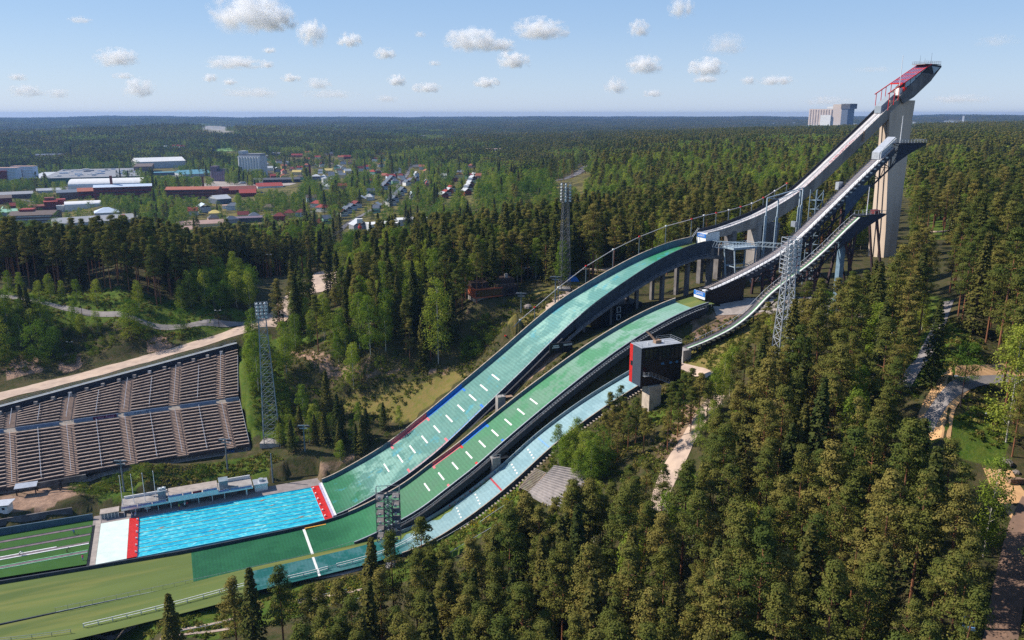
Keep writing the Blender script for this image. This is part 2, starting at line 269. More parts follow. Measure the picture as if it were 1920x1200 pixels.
def plastic(name, stops, x0, x1, wob, patch=None, psc=.12, pmask=None, p2=None, row=.9, rowamt=.16):
    m, nt = new_mat(name); L = nt.links.new; out = N(nt, 'ShaderNodeOutputMaterial'); b = N(nt, 'ShaderNodeBsdfPrincipled'); L(b.outputs[0], out.inputs[0])
    b.inputs['Roughness'].default_value = .62; b.inputs['Specular IOR Level'].default_value = .25
    tc = N(nt, 'ShaderNodeTexCoord'); sep = N(nt, 'ShaderNodeSeparateXYZ'); L(tc.outputs['Object'], sep.inputs[0])
    nz = N(nt, 'ShaderNodeTexNoise'); nz.inputs['Scale'].default_value = .16; nz.inputs['Detail'].default_value = 5; L(tc.outputs['Object'], nz.inputs['Vector'])
    ma = N(nt, 'ShaderNodeMath', operation='MULTIPLY_ADD'); L(nz.outputs['Fac'], ma.inputs[0]); ma.inputs[1].default_value = wob; L(sep.outputs['X'], ma.inputs[2])
    mr = N(nt, 'ShaderNodeMapRange'); mr.inputs[1].default_value = x0 + wob / 2; mr.inputs[2].default_value = x1 + wob / 2; L(ma.outputs[0], mr.inputs[0])
    cr = N(nt, 'ShaderNodeValToRGB'); L(mr.outputs[0], cr.inputs[0]); e = cr.color_ramp.elements
    while len(e) < len(stops): e.new(.5)
    for k, (x, c) in enumerate(stops): e[k].position = (x - x0) / (x1 - x0); e[k].color = c
    col = cr.outputs[0]
    def mixc(col, fac, c):
        mx = N(nt, 'ShaderNodeMix', data_type='RGBA'); L(col, mx.inputs[6]); L(fac, mx.inputs[0]); mx.inputs[7].default_value = c; return mx.outputs[2]
    def patches(col, c, sc, seed, lo, hi, amt, mask):
        mp = N(nt, 'ShaderNodeMapping'); mp.inputs['Location'].default_value = (seed, seed * .7, 0); L(tc.outputs['Object'], mp.inputs[0])
        vo = N(nt, 'ShaderNodeVectorMath', operation='SNAP'); vo.inputs[1].default_value = (.5, .5, 50); L(mp.outputs[0], vo.inputs[0])
        n2 = N(nt, 'ShaderNodeTexNoise'); n2.inputs['Scale'].default_value = sc; n2.inputs['Detail'].default_value = 7; n2.inputs['Roughness'].default_value = .68; L(vo.outputs[0], n2.inputs['Vector'])
        r2 = N(nt, 'ShaderNodeMapRange'); r2.inputs[1].default_value = lo; r2.inputs[2].default_value = hi; r2.inputs[4].default_value = amt; L(n2.outputs['Fac'], r2.inputs[0]); f = r2.outputs[0]
        if mask:
            c2 = N(nt, 'ShaderNodeValToRGB'); L(mr.outputs[0], c2.inputs[0]); ee = c2.color_ramp.elements
            while len(ee) < len(mask): ee.new(.5)
            for k, (x, v) in enumerate(mask): ee[k].position = (x - x0) / (x1 - x0); ee[k].color = (v, v, v, 1)
            mu = N(nt, 'ShaderNodeMath', operation='MULTIPLY'); L(f, mu.inputs[0]); L(c2.outputs[0], mu.inputs[1]); f = mu.outputs[0]
        return mixc(col, f, c)
    if patch: col = patches(col, patch, psc, 3., .475, .54, .85, pmask)
    if p2: col = patches(col, p2, psc * 1.5, 17., .58, .64, .55, None)
    n4 = N(nt, 'ShaderNodeTexNoise'); n4.inputs['Scale'].default_value = 1.6; n4.inputs['Detail'].default_value = 5; L(tc.outputs['Object'], n4.inputs['Vector'])
    wv = N(nt, 'ShaderNodeTexWave', bands_direction='X'); wv.inputs['Scale'].default_value = .314 / row * 1.0; wv.inputs['Distortion'].default_value = 1.2; wv.inputs['Detail'].default_value = 2; wv.inputs['Detail Scale'].default_value = .6; L(tc.outputs['Object'], wv.inputs['Vector'])
    a = N(nt, 'ShaderNodeMath', operation='MULTIPLY_ADD'); L(wv.outputs['Fac'], a.inputs[0]); a.inputs[1].default_value = rowamt; a.inputs[2].default_value = 1 - rowamt * .8
    a2 = N(nt, 'ShaderNodeMath', operation='MULTIPLY_ADD'); L(n4.outputs['Fac'], a2.inputs[0]); a2.inputs[1].default_value = .5; a2.inputs[2].default_value = .75
    a3 = N(nt, 'ShaderNodeMath', operation='MULTIPLY'); L(a.outputs[0], a3.inputs[0]); L(a2.outputs[0], a3.inputs[1])
    hv = N(nt, 'ShaderNodeVectorMath', operation='SCALE'); L(col, hv.inputs[0]); L(a3.outputs[0], hv.inputs['Scale']); L(hv.outputs[0], b.inputs['Base Color'])
    return m
PL_BIG = plastic('worn_teal_plastic', [(0, rgb(38, 104, 70)), (12, rgb(42, 108, 76)), (16, rgb(82, 128, 118)), (70, rgb(88, 134, 126)), (80, rgb(98, 146, 140)), (112, rgb(88, 140, 130)), (118, rgb(50, 126, 92)), (135, rgb(46, 120, 78))], 0, 140, 9,
                 rgb(140, 180, 166), .13, [(0, 0), (11, .1), (16, .8), (30, .55), (36, .12), (66, .2), (74, .9), (100, .8), (108, .2), (135, .1)], rgb(60, 150, 170))
PL_MID = plastic('green_plastic', [(-110, rgb(20, 78, 48)), (-1, rgb(26, 88, 56)), (10, rgb(44, 110, 72)), (22, rgb(72, 116, 86)), (48, rgb(78, 124, 94)), (70, rgb(104, 142, 118)), (90, rgb(124, 158, 142)), (119, rgb(128, 164, 150))], -110, 120, 14,
                 rgb(58, 130, 84), .1, [(-110, .1), (0, .2), (40, .3), (66, .9), (95, .8), (112, .2)], None, .9, .12)
PL_SML = plastic('pale_blue_plastic', [(-60, rgb(18, 84, 80)), (15, rgb(24, 96, 92)), (18.5, rgb(128, 158, 160)), (50, rgb(130, 162, 168)), (99, rgb(146, 176, 180))], -60, 100, 2,
                 rgb(104, 140, 148), .16, [(-60, .35), (14, .35), (20, .5), (60, .5), (99, .5)], None, .9, .1)
# ------------------------------------------------------------------ sweeps along a hill
def sweep(mb, ss, of, z0, z1, t, mi=0):
    rings = []
    for s in ss:
        o = of(s); a = z0(s); b_ = z1(s); rings.append([(s, o - t / 2, a), (s, o + t / 2, a), (s, o + t / 2, b_), (s, o - t / 2, b_)])
    return mb.loft(rings, mi=mi)
def sheet(mb, ss, o0, o1, zf, mi=0, n=1):
    V = []; F = []; k = n + 1
    for s in ss:
        for j in range(k): V.append((s, o0(s) + (o1(s) - o0(s)) * j / n, zf(s)))
    for a in range(len(ss) - 1):
        for j in range(n): F.append((a * k + j, (a + 1) * k + j, (a + 1) * k + j + 1, a * k + j + 1))
    return mb.add(V, F, mi)
def rail(mb, ss, of, zf, h=1.0, step=2., w=.06, mid=True):
    sweep(mb, ss, of, lambda s: zf(s) + h - w, lambda s: zf(s) + h, w)
    if mid: sweep(mb, ss, of, lambda s: zf(s) + h * .5 - w * .7, lambda s: zf(s) + h * .5, w * .7)
    for s in np.arange(ss[0], ss[-1] + .01, step): mb.beam((s, of(s), zf(s)), (s, of(s), zf(s) + h), w)
    return mb
def rng_s(a, b, st=1.5): return list(np.linspace(a, b, max(2, int(round((b - a) / st)) + 1)))
def cross_strip(mb, s, o0, o1, ds, zf, lift=.04):
    sheet(mb, [s - ds / 2, s + ds / 2], lambda q: o0, lambda q: o1, lambda q: float(zf(q)) + lift); return mb
def mark(root, name, s, o0, o1, ds, zf, mat): cross_strip(MB('H'), s, o0, o1, ds, zf).build(name, mat, root)
def line_s(u, v, off): return hs(u, v, off)[0]
C = lambda k: (lambda s: k)
# ================================================================== the large hill
big = hthing('landing_slope', 'large teal plastic landing slope running down to the swimming pool', 'ski jump hill', (0, 0, 0))
S = rng_s(3.5, 135, 1.2)
sheet(MB('H'), rng_s(3.5, 129, 1.2), lambda s: -hwbig(s), lambda s: hwbig(s), lambda s: float(zbig(s)), n=6).build('plastic_surface', PL_BIG, big)
sheet(MB('H'), rng_s(129, 136, 1), lambda s: -hwbig(s), lambda s: hwbig(s), lambda s: float(zbig(s)), n=2).build('turf_knoll', TURF, big)
Z = lambda s: float(zbig(s))
fo = lambda s: float(hwbig(s)) + .2; no = lambda s: -float(hwbig(s)) - .2
sweep(MB('H'), S, fo, lambda s: Z(s) - 2.2, lambda s: Z(s) + np.interp(s, [4, 30, 90, 135], [1.3, 1.6, 2.2, 2.2]), .3).build('far_side_wall', WALLB, big)
sweep(MB('H'), S, fo, lambda s: Z(s) + np.interp(s, [4, 30, 90, 135], [1.3, 1.6, 2.2, 2.2]) + .003, lambda s: Z(s) + np.interp(s, [4, 30, 90, 135], [1.3, 1.6, 2.2, 2.2]) + .1, .45).build('coping', COPING, big)
sweep(MB('H'), rng_s(3.5, 84), no, lambda s: Z(s) - 2.6, lambda s: Z(s) + .45, .3).build('near_side_wall', WALLD, big)
sweep(MB('H'), rng_s(84, 141), no, lambda s: Z(s) - 4.0, lambda s: Z(s) + np.interp(s, [84, 92, 120, 136], [.45, .9, 1.3, 1.5]), .3).build('fascia', WALLD, big)
sweep(MB('H'), rng_s(84, 141), C(0), lambda s: Z(s) - 3.9, lambda s: Z(s) - 2.6, 6).build('bridge_girder', CONCD, big)
mb = MB('H'); sweep(mb, rng_s(3.5, 96), no, lambda s: Z(s) + .45, lambda s: Z(s) + .53, .4); rail(mb, rng_s(3.5, 86, 3), no, lambda s: Z(s) + .5, .9, 2.2, .05, False); mb.build('handrail', STEEL, big)
wk = lambda s: no(s) - .95
sweep(MB('H'), rng_s(78, 142), wk, lambda s: Z(s) - 4.0 - max(0, (s - 132) * .1), lambda s: Z(s) - 3.75, 1.3).build('catwalk', CONCD, big)
mb = MB('H'); rail(mb, rng_s(78, 142, 3), lambda s: wk(s) - .6, lambda s: Z(s) - 3.75, 1.1, 2.4, .07); mb.build('catwalk_rail', STEEL, big)
sweep(MB('H'), rng_s(30, 78), wk, lambda s: Z(s) - 2.4, lambda s: Z(s) - 1.1, 1.3).build('stairway', DSTEEL, big)
for s_, w_, d_ in ((89, .9, 1.1), (99, .9, 1.2), (109, 1., 1.3), (119, 1.1, 1.4), (129, 1.1, 1.5), (138.5, 1.3, 2.2), (146, 1.6, 2.6)):
    for o_ in ((-3.0, 3.0) if s_ < 138 else (-2.6, 2.6)):
        g_ = float(tz(*h2w([s_, o_, 0])[:2])[0]); MB('H').box(s_ - w_ / 2, s_ + w_ / 2, o_ - d_ / 2, o_ + d_ / 2, g_ - .5, min(Z(min(s_, 135)), 72) - (3.9 if s_ < 138 else 1.2)).build('column', CONCD, big)
bl = [(929, 704.7), (907, 723.3), (886, 742.7), (864, 763.3), (842, 782.7), (819, 802.3), (796, 822.3), (773.3, 840.7), (750.3, 860), (724.7, 878.3)]
SB = [line_s(u, v, 0) for u, v in bl]
for s_ in SB: mark(big, 'distance_line', s_, -3.2, 3.2, .42, zbig, LINEW)
def endpieces(root, s_, hw, c0, zf, mat, n='end_line'):
    for sg in (-1, 1): mark(root, n, s_, c0 + sg * (hw - .3), c0 + sg * (hw - 3.2), .6, zf, mat)
endpieces(big, SB[2], float(hwbig(SB[2])), 0, zbig, BLUEP); endpieces(big, SB[5], float(hwbig(SB[5])), 0, zbig, PINKP); endpieces(big, SB[8], float(hwbig(SB[8])), 0, zbig, PINKP)
for a_, b_, m_, n_ in ((SB[5] + .3, SB[2], BLUEP, 'blue_edge_stripe'), (SB[8], SB[5], PINKP, 'red_edge_stripe')):
    ss = rng_s(a_, b_)
    for sg in (1, -1): sheet(MB('H'), ss, lambda s: sg * (hwbig(s) - 1.0), lambda s: sg * (hwbig(s) - .02), lambda s: Z(s) + .035).build(n_, m_, big)
    sweep(MB('H'), ss, lambda s: fo(s) - .155, lambda s: Z(s) + .05, lambda s: Z(s) + 1.5, .02).build(n_, m_, big)
# white edge at the foot of the slope, towards the pool
mb = MB('H'); mb.box(2.9, 3.5, -11.6, 11.6, .1, .95); mb.build('foot_kerb', WHITE, big)
# ------------------------------------------------------------------ large inrun tower
SJ = 'ski jump tower'
bt = hthing('inrun_tower', 'tallest grey concrete ski jump tower with a red glazed start house on top', SJ, (222, 0, 60))
zib = prof([(136.5, 75.0), (143, 76.0), (151, 77.9), (159, 80.2), (166, 82.9), (172, 85.6), (177, 88.4), (186, 94.8), (195, 101.7), (205, 109.4), (213, 115.6), (224, 124.2)])
ZI = lambda s: float(zib(s)); SI = rng_s(137, 224, 1.5)
mb = MB('H'); rings = []
for s in rng_s(139, 223, 1.5):
    dp = np.interp(s, [139, 150, 165, 185, 223], [2.2, 3.2, 5.0, 5.2, 5.0]); rings.append([(s, -1.7, ZI(s) - dp), (s, 1.7, ZI(s) - dp), (s, 2.6, ZI(s) - .02), (s, -2.6, ZI(s) - .02)])
mb.loft(rings).build('box_girder', CONC, bt)
TRK = M('track_surface', rgb(206, 204, 204), rgb(176, 174, 176), .8, rough=.5, stretch=(.25, 2, 1))
sheet(MB('H'), SI, C(-1.9), C(1.5), lambda s: ZI(s) + .03).build('inrun_track', TRK, bt)
for o_ in (-.25, .35): sheet(MB('H'), SI, C(o_ - .1), C(o_ + .1), lambda s: ZI(s) + .06).build('track_groove', DSTEEL, bt)
sweep(MB('H'), SI, C(2.35), lambda s: ZI(s) - .1, lambda s: ZI(s) + 1.1, .2).build('far_parapet', DSTEEL, bt)
sweep(MB('H'), SI, C(-2.5), lambda s: ZI(s) - .3, lambda s: ZI(s) + .35, .16).build('near_parapet', CONC, bt)
mb = MB('H'); rail(mb, rng_s(139, 212, 3), C(-2.5), lambda s: ZI(s) + .3, .7, 1.5, .07, False); mb.build('handrail', STEEL, bt)
mb = MB('H')
for s in np.arange(196, 213, .7): mb.box(s, s + .35, -2.35, -1.6, ZI(s) + .06, ZI(s) + .22)
mb.build('start_steps', WHITE, bt)
mb = MB('H')
for a_, b_ in ((158, 183), (183, 205)): sheet(mb, rng_s(a_, b_), C(-2.0), C(-1.94), lambda s: ZI(s) + .07); sheet(mb, rng_s(a_, b_), C(-.95), C(-.89), lambda s: ZI(s) + .07)
s_c = (hs(1556, 297, -2)[0] + hs(1608, 250, -2)[0]) / 2; L_ = hs(1608, 250, -2)[0] - hs(1556, 297, -2)[0]
text_mb('DEEUSEDOL', 1.35, lambda x, y, d: (s_c + x * .93 * L_ / 7.6, -1.45 + y * .72, ZI(s_c + x * .93 * L_ / 7.6) + .09), mb)
mb.build('red_lettering', REDP, bt)
# pylon
def rect(s0, s1, o0, o1, z): return [(s0, o0, z), (s1, o0, z), (s1, o1, z), (s0, o1, z)]
MB('H').loft([rect(219.6, 225.6, -4.0, 4.0, 58), rect(219.3, 226, -3.6, 3.6, 72), rect(218, 227, -2.8, 2.8, 92), rect(216.4, 228, -2.1, 2.1, 113), rect(215.6, 228.4, -2.1, 2.1, 120)]).build('pylon', M('pylon_concrete', rgb(212, 192, 172), rgb(186, 168, 150), .12, c3=rgb(150, 136, 124), scale3=.2, amt=.45, stretch=(1, 1, .15), rough=.9), bt)
mb = MB('H')
for o_ in (-1.2, 1.2): mb.beam((219.45, o_, 60), (219.2, o_, 72), .12, .5); mb.beam((219.2, o_, 72), (217.9, o_, 92), .12, .5); mb.beam((217.9, o_, 92), (216.3, o_ * .7, 113), .12, .4)
mb.build('pylon_seam', CONCD, bt)
# head
mb = MB('H'); mb.prism([(221.5, 118.8), (226.4, 121.2), (234.3, 127.2), (235.8, 129.4), (229.5, 129.9), (219, 121.4)], -3.1, 3.1); mb.build('start_house_base', CONCD, bt)
mb = MB('H'); mb.prism([(234.3, 127.22), (238.9, 132.2), (238.6, 132.7), (233.2, 132.9), (229.8, 130.0), (235.8, 129.42)], -3.0, 3.0); mb.build('start_house_back', DSTEEL, bt)
mb = MB('H'); mb.prism([(235.2, 129.6), (237.9, 132.0), (233.8, 132.3)], -3.06, -3.02); mb.build('back_window', PGLASS, bt)
gl = [(214.0, 122.6), (233.3, 133.0)]
gz = lambda s: 122.6 + (s - 214) * (10.4 / 19.3)
sheet(MB('H'), rng_s(220.5, 233, 2), C(-2.9), C(2.9), lambda s: gz(s)).build('glazed_roof', M('purple_glass', rgb(126, 122, 152), rgb(96, 92, 124), .8, rough=.15, spec=.6), bt)
mb = MB('H')
for o_ in (-3.0, 3.0): mb.beam((213.2, o_, gz(213.2)), (233.4, o_, gz(233.4)), .3)
for s in (220.3, 223, 225.5, 228, 230.5, 233): mb.beam((s, -3, gz(s) + .03), (s, 3, gz(s) + .03), .2 if s > 221 else .5)
for o_ in (-1.8, -.6, .6, 1.8): mb.beam((220.5, o_, gz(220.5) + .03), (233, o_, gz(233) + .03), .12)
for s in (214, 216.5, 218.5, 221): 
    for o_ in (-3.0, 3.0): mb.beam((s, o_, gz(s)), (s, o_, min(ZI(min(s, 224)), gz(s) - .4)), .18)
mb.build('red_roof_frame', REDP, bt)
for s in (222.5, 225, 227.5, 230): MB('H').add([(s - 1.1, -2.95, max(gz(s - 1.1) - 2.2, 121.6 + (s - 220) * .83)), (s + 1.1, -2.95, max(gz(s + 1.1) - 2.2, 121.6 + (s - 218) * .83)), (s + 1.1, -2.95, gz(s + 1.1) - .15), (s - 1.1, -2.95, gz(s - 1.1) - .15)], [(0, 1, 2, 3)]).build('side_pane', PGLASS, bt)
mb = MB('H'); mb.box(219.5, 221, -2.4, 0, 121.7, 124.4); mb.build('start_cabin', WHITE, bt)
mb = MB('H'); mb.box(221.2, 222.2, -3.05, -1.6, 122.3, 124.6); mb.build('red_door_panel', REDP, bt)
mb = MB('H'); mb.box(230.2, 238.4, -3, 3, 132.95, 133.15); mb.build('roof_deck', CONC, bt)
mb = MB('H')
for o_ in (-3, 3): 
    for k in (.5, 1.0): mb.beam((230.5, o_, 133.1 + k), (238.2, o_, 133.1 + k), .08)
    for s in np.arange(230.5, 238.5, 1.1): mb.beam((s, o_, 133.1), (s, o_, 134.1), .08)
for s in (230.5, 238.2):
    for k in (.5, 1.0): mb.beam((s, -3, 133.1 + k), (s, 3, 133.1 + k), .08)
mb.build('deck_rail', STEEL, bt)
for s, h in ((232, 3.2), (234.5, 2.2), (237.8, 4.4)): MB('H').tube((s, 1, 133.1), (s, 1, 133.1 + h), .06, .03, 5).build('antenna', DSTEEL, bt)
mb = MB('H'); a_ = [(212.2, 115.4), (212.2, 117.9), (218.6, 122.7), (218.6, 120.1)]; mb.prism(a_, -1.5, 1.5); mb.build('track_cover', M('grey_corrugated', rgb(150, 160, 168), rgb(128, 138, 148), 4, rough=.5, stretch=(1, 8, 1)), bt)
mb = MB('H'); mb.box(203.5, 204.4, -2.75, -2.6, ZI(204) - 3.3, ZI(204) + .3); mb.build('timber_hatch', WOOD, bt)
# flagpole of the tower, takeoff and piers
b0 = float(tz(*h2w([165, 0, 0])[:2])[0])
mb = MB('H'); mb.loft([rect(160.3, 165.5, -3.2, 3.2, b0 - 1), rect(161.5, 168.5, -2.6, 2.6, 77.2)]); mb.build('pier', CONCD, bt)
mb = MB('H'); mb.box(158.5, 160.2, -2.8, 2.8, b0 - 1, 77.0); mb.build('pier', CONC, bt)
mb = MB('H'); mb.box(148, 149.6, -2.4, 2.4, 56, 75.0); mb.build('pier', CONCD, bt)
mb = MB('H'); mb.prism([(136.3, 70.9), (136.3, 74.9), (139.2, 75.4), (142, 75.6), (142, 71.5)], -2.6, 2.6); mb.build('takeoff_table', WHITE, bt)
mb = MB('H'); mb.box(136.18, 136.28, -2.6, 2.4, 73.5, 74.9); mb.build('takeoff_banner', BLUEP, bt)
mb = MB('H'); text_mb('LAHTI', 1.25, lambda x, y, d: (136.14, -.1 - x, 74.2 + y), mb); mb.build('banner_lettering', WHITE, bt)
mb = MB('H')
for o_ in (3.2, 3.9): mb.beam((133.6, o_, 71.3), (137.6, o_, 76.3), .1)
for k in range(8): mb.beam((133.6 + k * .55, 3.2, 71.3 + k * .69), (133.6 + k * .55, 3.9, 71.3 + k * .69), .25, .06)
mb.build('takeoff_steps', STEEL, bt)
# ================================================================== the normal hill
mid = hthing('landing_slope', 'middle green plastic landing slope between the teal one and the narrow pale one', 'ski jump hill', (0, OM, 0))
Z2 = lambda s: float(zmid(s)); f2 = lambda s: OM + float(hwmid(s)) + .2; n2 = lambda s: OM - float(hwmid(s)) - .2
sheet(MB('H'), rng_s(-36.6, 113, 1.2), lambda s: OM - hwmid(s), lambda s: OM + hwmid(s), Z2, n=5).build('plastic_surface', PL_MID, mid)
sheet(MB('H'), rng_s(113, 120, 1), lambda s: OM - hwmid(s) - .6, lambda s: OM + hwmid(s) + .4, Z2, n=2).build('turf_knoll', TURF, mid)
sheet(MB('H'), rng_s(-125, -36.6, 2), lambda s: OM - hwmid(s) - np.interp(s, [-90, -66], [3.2, 0]) * 0, lambda s: OM + hwmid(s) + np.interp(s, [-90, -40], [3.2, 0]), Z2, n=4).build('turf_outrun', TURF, mid)
f2b = lambda s: f2(s) + float(np.interp(s, [-90, -40], [3.2, 0]))
sweep(MB('H'), rng_s(6, 113), f2, lambda s: Z2(s) - 1.8, lambda s: Z2(s) + np.interp(s, [0, 20, 60, 113], [.9, 1.1, 1.25, 1.3]), .3).build('far_side_wall', WALLB, mid)
sweep(MB('H'), rng_s(6, 113), f2, lambda s: Z2(s) + np.interp(s, [0, 20, 60, 113], [.9, 1.1, 1.25, 1.3]) + .003, lambda s: Z2(s) + np.interp(s, [0, 20, 60, 113], [.9, 1.1, 1.25, 1.3]) + .1, .45).build('coping', COPING, mid)
sweep(MB('H'), rng_s(-125, 6, 2), f2b, lambda s: -2.0, lambda s: Z2(s) + .85 - max(0, s) * .0, .35).build('pool_wall', WALLD, mid)
sweep(MB('H'), rng_s(4, 118), n2, lambda s: Z2(s) - 2.2, lambda s: Z2(s) + .75, .3).build('near_side_wall', WALLD, mid)
sweep(MB('H'), rng_s(14, 116), lambda s: n2(s) - .9, lambda s: Z2(s) - 2.2, lambda s: Z2(s) - .25, 1.2).build('stairway', DSTEEL, mid)
mb = MB('H'); rail(mb, rng_s(14, 118, 3), lambda s: n2(s) - 1.5, lambda s: Z2(s) - .25, .95, 2., .07, False); sweep(mb, rng_s(4, 118), n2, lambda s: Z2(s) + .753, lambda s: Z2(s) + .84, .4)
for s in np.arange(60, 116, .8): mb.box(s, s + .35, n2(s) - 1.45, n2(s) - .35, Z2(s) - .24, Z2(s) - .15)
mb.build('handrail', STEEL, mid)
mb = MB('H'); rail(mb, rng_s(-67, 4, 2), n2, lambda s: Z2(s) + .12, 1.1, 2.6, .06, False); sweep(mb, rng_s(-67, 4, 2), n2, lambda s: Z2(s) - .1, lambda s: Z2(s) + .14, .15); mb.build('outrun_fence', STEEL, mid)
sweep(MB('H'), rng_s(-125, -67, 2), n2, lambda s: Z2(s) - 1.2, lambda s: Z2(s) + .1, .3).build('outrun_kerb', WALLD, mid)
SM_ = [line_s(640 + u / 3, 550 + v / 3, OM) for u, v in ((1082, 613), (1010, 672), (938, 734), (864, 797), (792, 862), (718, 922), (640, 985), (562, 1045), (482, 1103))]
for s_ in SM_: mark(mid, 'distance_line', s_, OM - 2.6, OM + 2.6, .42, zmid, LINEW)
for k, m_ in ((3, BLUEP), (5, REDP), (7, PINKP)): 
    for sg in (-1, 1): mark(mid, 'end_line', SM_[k], OM + sg * (hwmid(SM_[k]) - .1), OM + sg * (hwmid(SM_[k]) - 2.2), .6, zmid, m_)
for a_, b_, m_, n_ in ((SM_[5] + .3, SM_[3], BLUEP, 'blue_edge_stripe'), (SM_[7], SM_[5], PINKP, 'red_edge_stripe')):
    sheet(MB('H'), rng_s(a_, b_), lambda s: OM + hwmid(s) - .9, lambda s: OM + hwmid(s) - .02, lambda s: Z2(s) + .035).build(n_, m_, mid)
    sweep(MB('H'), rng_s(a_, b_), lambda s: f2(s) - .155, lambda s: Z2(s) + .05, lambda s: Z2(s) + 1.05, .02).build(n_, m_, mid)
YEL = M('orange_board', rgb(226, 170, 70), rgb(205, 150, 60), 1, rough=.7)
mb = MB('H'); mb.box(-6.6, 4.8, OM + 7.1, OM + 7.5, 1.4, 1.95); mb.build('orange_board', YEL, mid)
mark(mid, 'cross_line', -6.9, OM - 7.9, OM + 7.7, .7, zmid, LINEW)
# ------------------------------------------------------------------ normal hill inrun tower (dark steel)
mt = hthing('inrun_tower', 'middle ski jump tower of dark steel trusses with a pale cabin at its top', SJ, (176, OM, 60))
zim = prof([(119, 61.0), (124, 62.2), (129, 63.7), (139, 67.3), (147.6, 70.9), (153, 74), (157, 76.9), (166.7, 84.3), (176.5, 92), (186.5, 99.6), (194, 105.3)])
ZM = lambda s: float(zim(s)); SS = rng_s(119.5, 192.5, 1.5)
sheet(MB('H'), SS, C(OM - 2.2), C(OM + 2.2), lambda s: ZM(s)).build('deck', M('deck_metal', rgb(120, 118, 124), rgb(92, 90, 98), 1.2, rough=.6), mt)
sheet(MB('H'), SS, C(OM - 1.9), C(OM - .5), lambda s: ZM(s) + .05).build('inrun_track', M('bright_track', rgb(232, 232, 230), rgb(200, 200, 202), .6, rough=.35, stretch=(.2, 3, 1)), mt)
mb = MB('H')
for s in np.arange(121, 190, .8): mb.box(s, s + .42, OM + .1, OM + 1.9, ZM(s) + .02, ZM(s) + .16)
mb.build('stair_treads', M('stair_timber', rgb(170, 158, 150), rgb(128, 118, 112), 1.5), mt)
for o_, n_ in ((OM - 2.3, 'near_girder'), (OM + 2.3, 'far_girder')): sweep(MB('H'), SS, C(o_), lambda s: ZM(s) - np.interp(s, [119, 135, 190], [1.2, 2.2, 2.4]), lambda s: ZM(s) + .12, .2).build(n_, M('girder_' + n_, rgb(62, 68, 80), rgb(44, 48, 58), .8, rough=.6), mt)
mb = MB('H')
for o_ in (OM - 2.35, OM + 2.3): rail(mb, rng_s(120, 192, 3), C(o_), lambda s: ZM(s) + .1, 1.0, 1.6, .08)
mb.build('handrail', DSTEEL, mt)
for s in np.arange(126, 190, 1.6): MB('H').box(s + .15, s + 1.3, OM - 2.48, OM - 2.42, ZM(s) - .35, ZM(s) + .15).build('side_panel', ALU, mt)
mb = MB('H')   # lower truss
for o_ in (OM - 2.2, OM + 2.2):
    sl = np.arange(137.5, 203, 4.5)
    bot = lambda s: (ZM(min(s, 194)) - np.interp(s, [137, 150, 165, 185], [2.6, 4.2, 5.6, 6.0])) if s < 193 else (ZM(194) - 6.0 + (s - 193) * .62)
    for a_, b_ in zip(sl[:-1], sl[1:]):
        top = lambda s: ZM(s) - .3 if s < 193 else 105.2
        mb.beam((a_, o_, bot(a_)), (b_, o_, bot(b_)), .4); mb.beam((a_, o_, top(a_)), (b_, o_, bot(b_)), .22); mb.beam((b_, o_, bot(b_)), (b_, o_, top(b_)), .25); mb.beam((a_, o_, bot(a_)), (b_, o_, top(b_)), .16)
for s in np.arange(137.5, 203, 4.5):
    mb.beam((s, OM - 2.2, bot(s)), (s, OM + 2.2, bot(s)), .25)
for a_, b_ in zip(np.arange(137.5, 198, 4.5), np.arange(142, 202.6, 4.5)): mb.beam((a_, OM - 2.2, bot(a_)), (b_, OM + 2.2, bot(b_)), .2)
mb.build('lattice_girder', DSTEEL, mt)
mb = MB('H'); mb.prism([(193, 98.6), (194, 105.2), (206.6, 105.6), (206.6, 105.0), (199, 101.8)], OM - 2.42, OM - 2.36); mb.build('dark_mesh_side', M('mesh_panel', rgb(52, 58, 72), rgb(40, 44, 56), 2), mt)
mb = MB('H'); mb.prism([(173, 81.5), (173, 88), (178.5, 92.0), (183.5, 92.2)], OM - 2.46, OM - 2.40); mb.build('gusset_panel', M('blue_gusset', rgb(74, 88, 106), rgb(60, 72, 90), 1), mt)
mb = MB('H'); mb.box(192.5, 206.8, OM - 2.6, OM + 2.6, 105.3, 105.6); mb.build('top_platform', DSTEEL, mt)
mb = MB('H')
for o_ in (OM - 2.5, OM + 2.5):
    for k in (.5, 1.05): mb.beam((194, o_, 105.6 + k), (206.6, o_, 105.6 + k), .09)
    for s in np.arange(194, 206.8, 1.4): mb.beam((s, o_, 105.6), (s, o_, 106.65), .09)
for k in (.5, 1.05): mb.beam((206.6, OM - 2.5, 105.6 + k), (206.6, OM + 2.5, 105.6 + k), .09)
mb.build('platform_rail', STEEL, mt)
mb = MB('H'); mb.prism([(187.0, 100.3), (187.0, 102.6), (193.4, 107.6), (193.4, 105.2)], OM - 1.2, OM + 2.0); mb.build('track_cover', ALU, mt)
mb = MB('H'); mb.beam((186.8, OM - 2, 100.2), (186.8, OM - 2, 102.9), .15); mb.beam((186.8, OM - 2, 102.9), (193, OM - 2, 107.2), .12); mb.build('cover_frame', WHITE, mt)
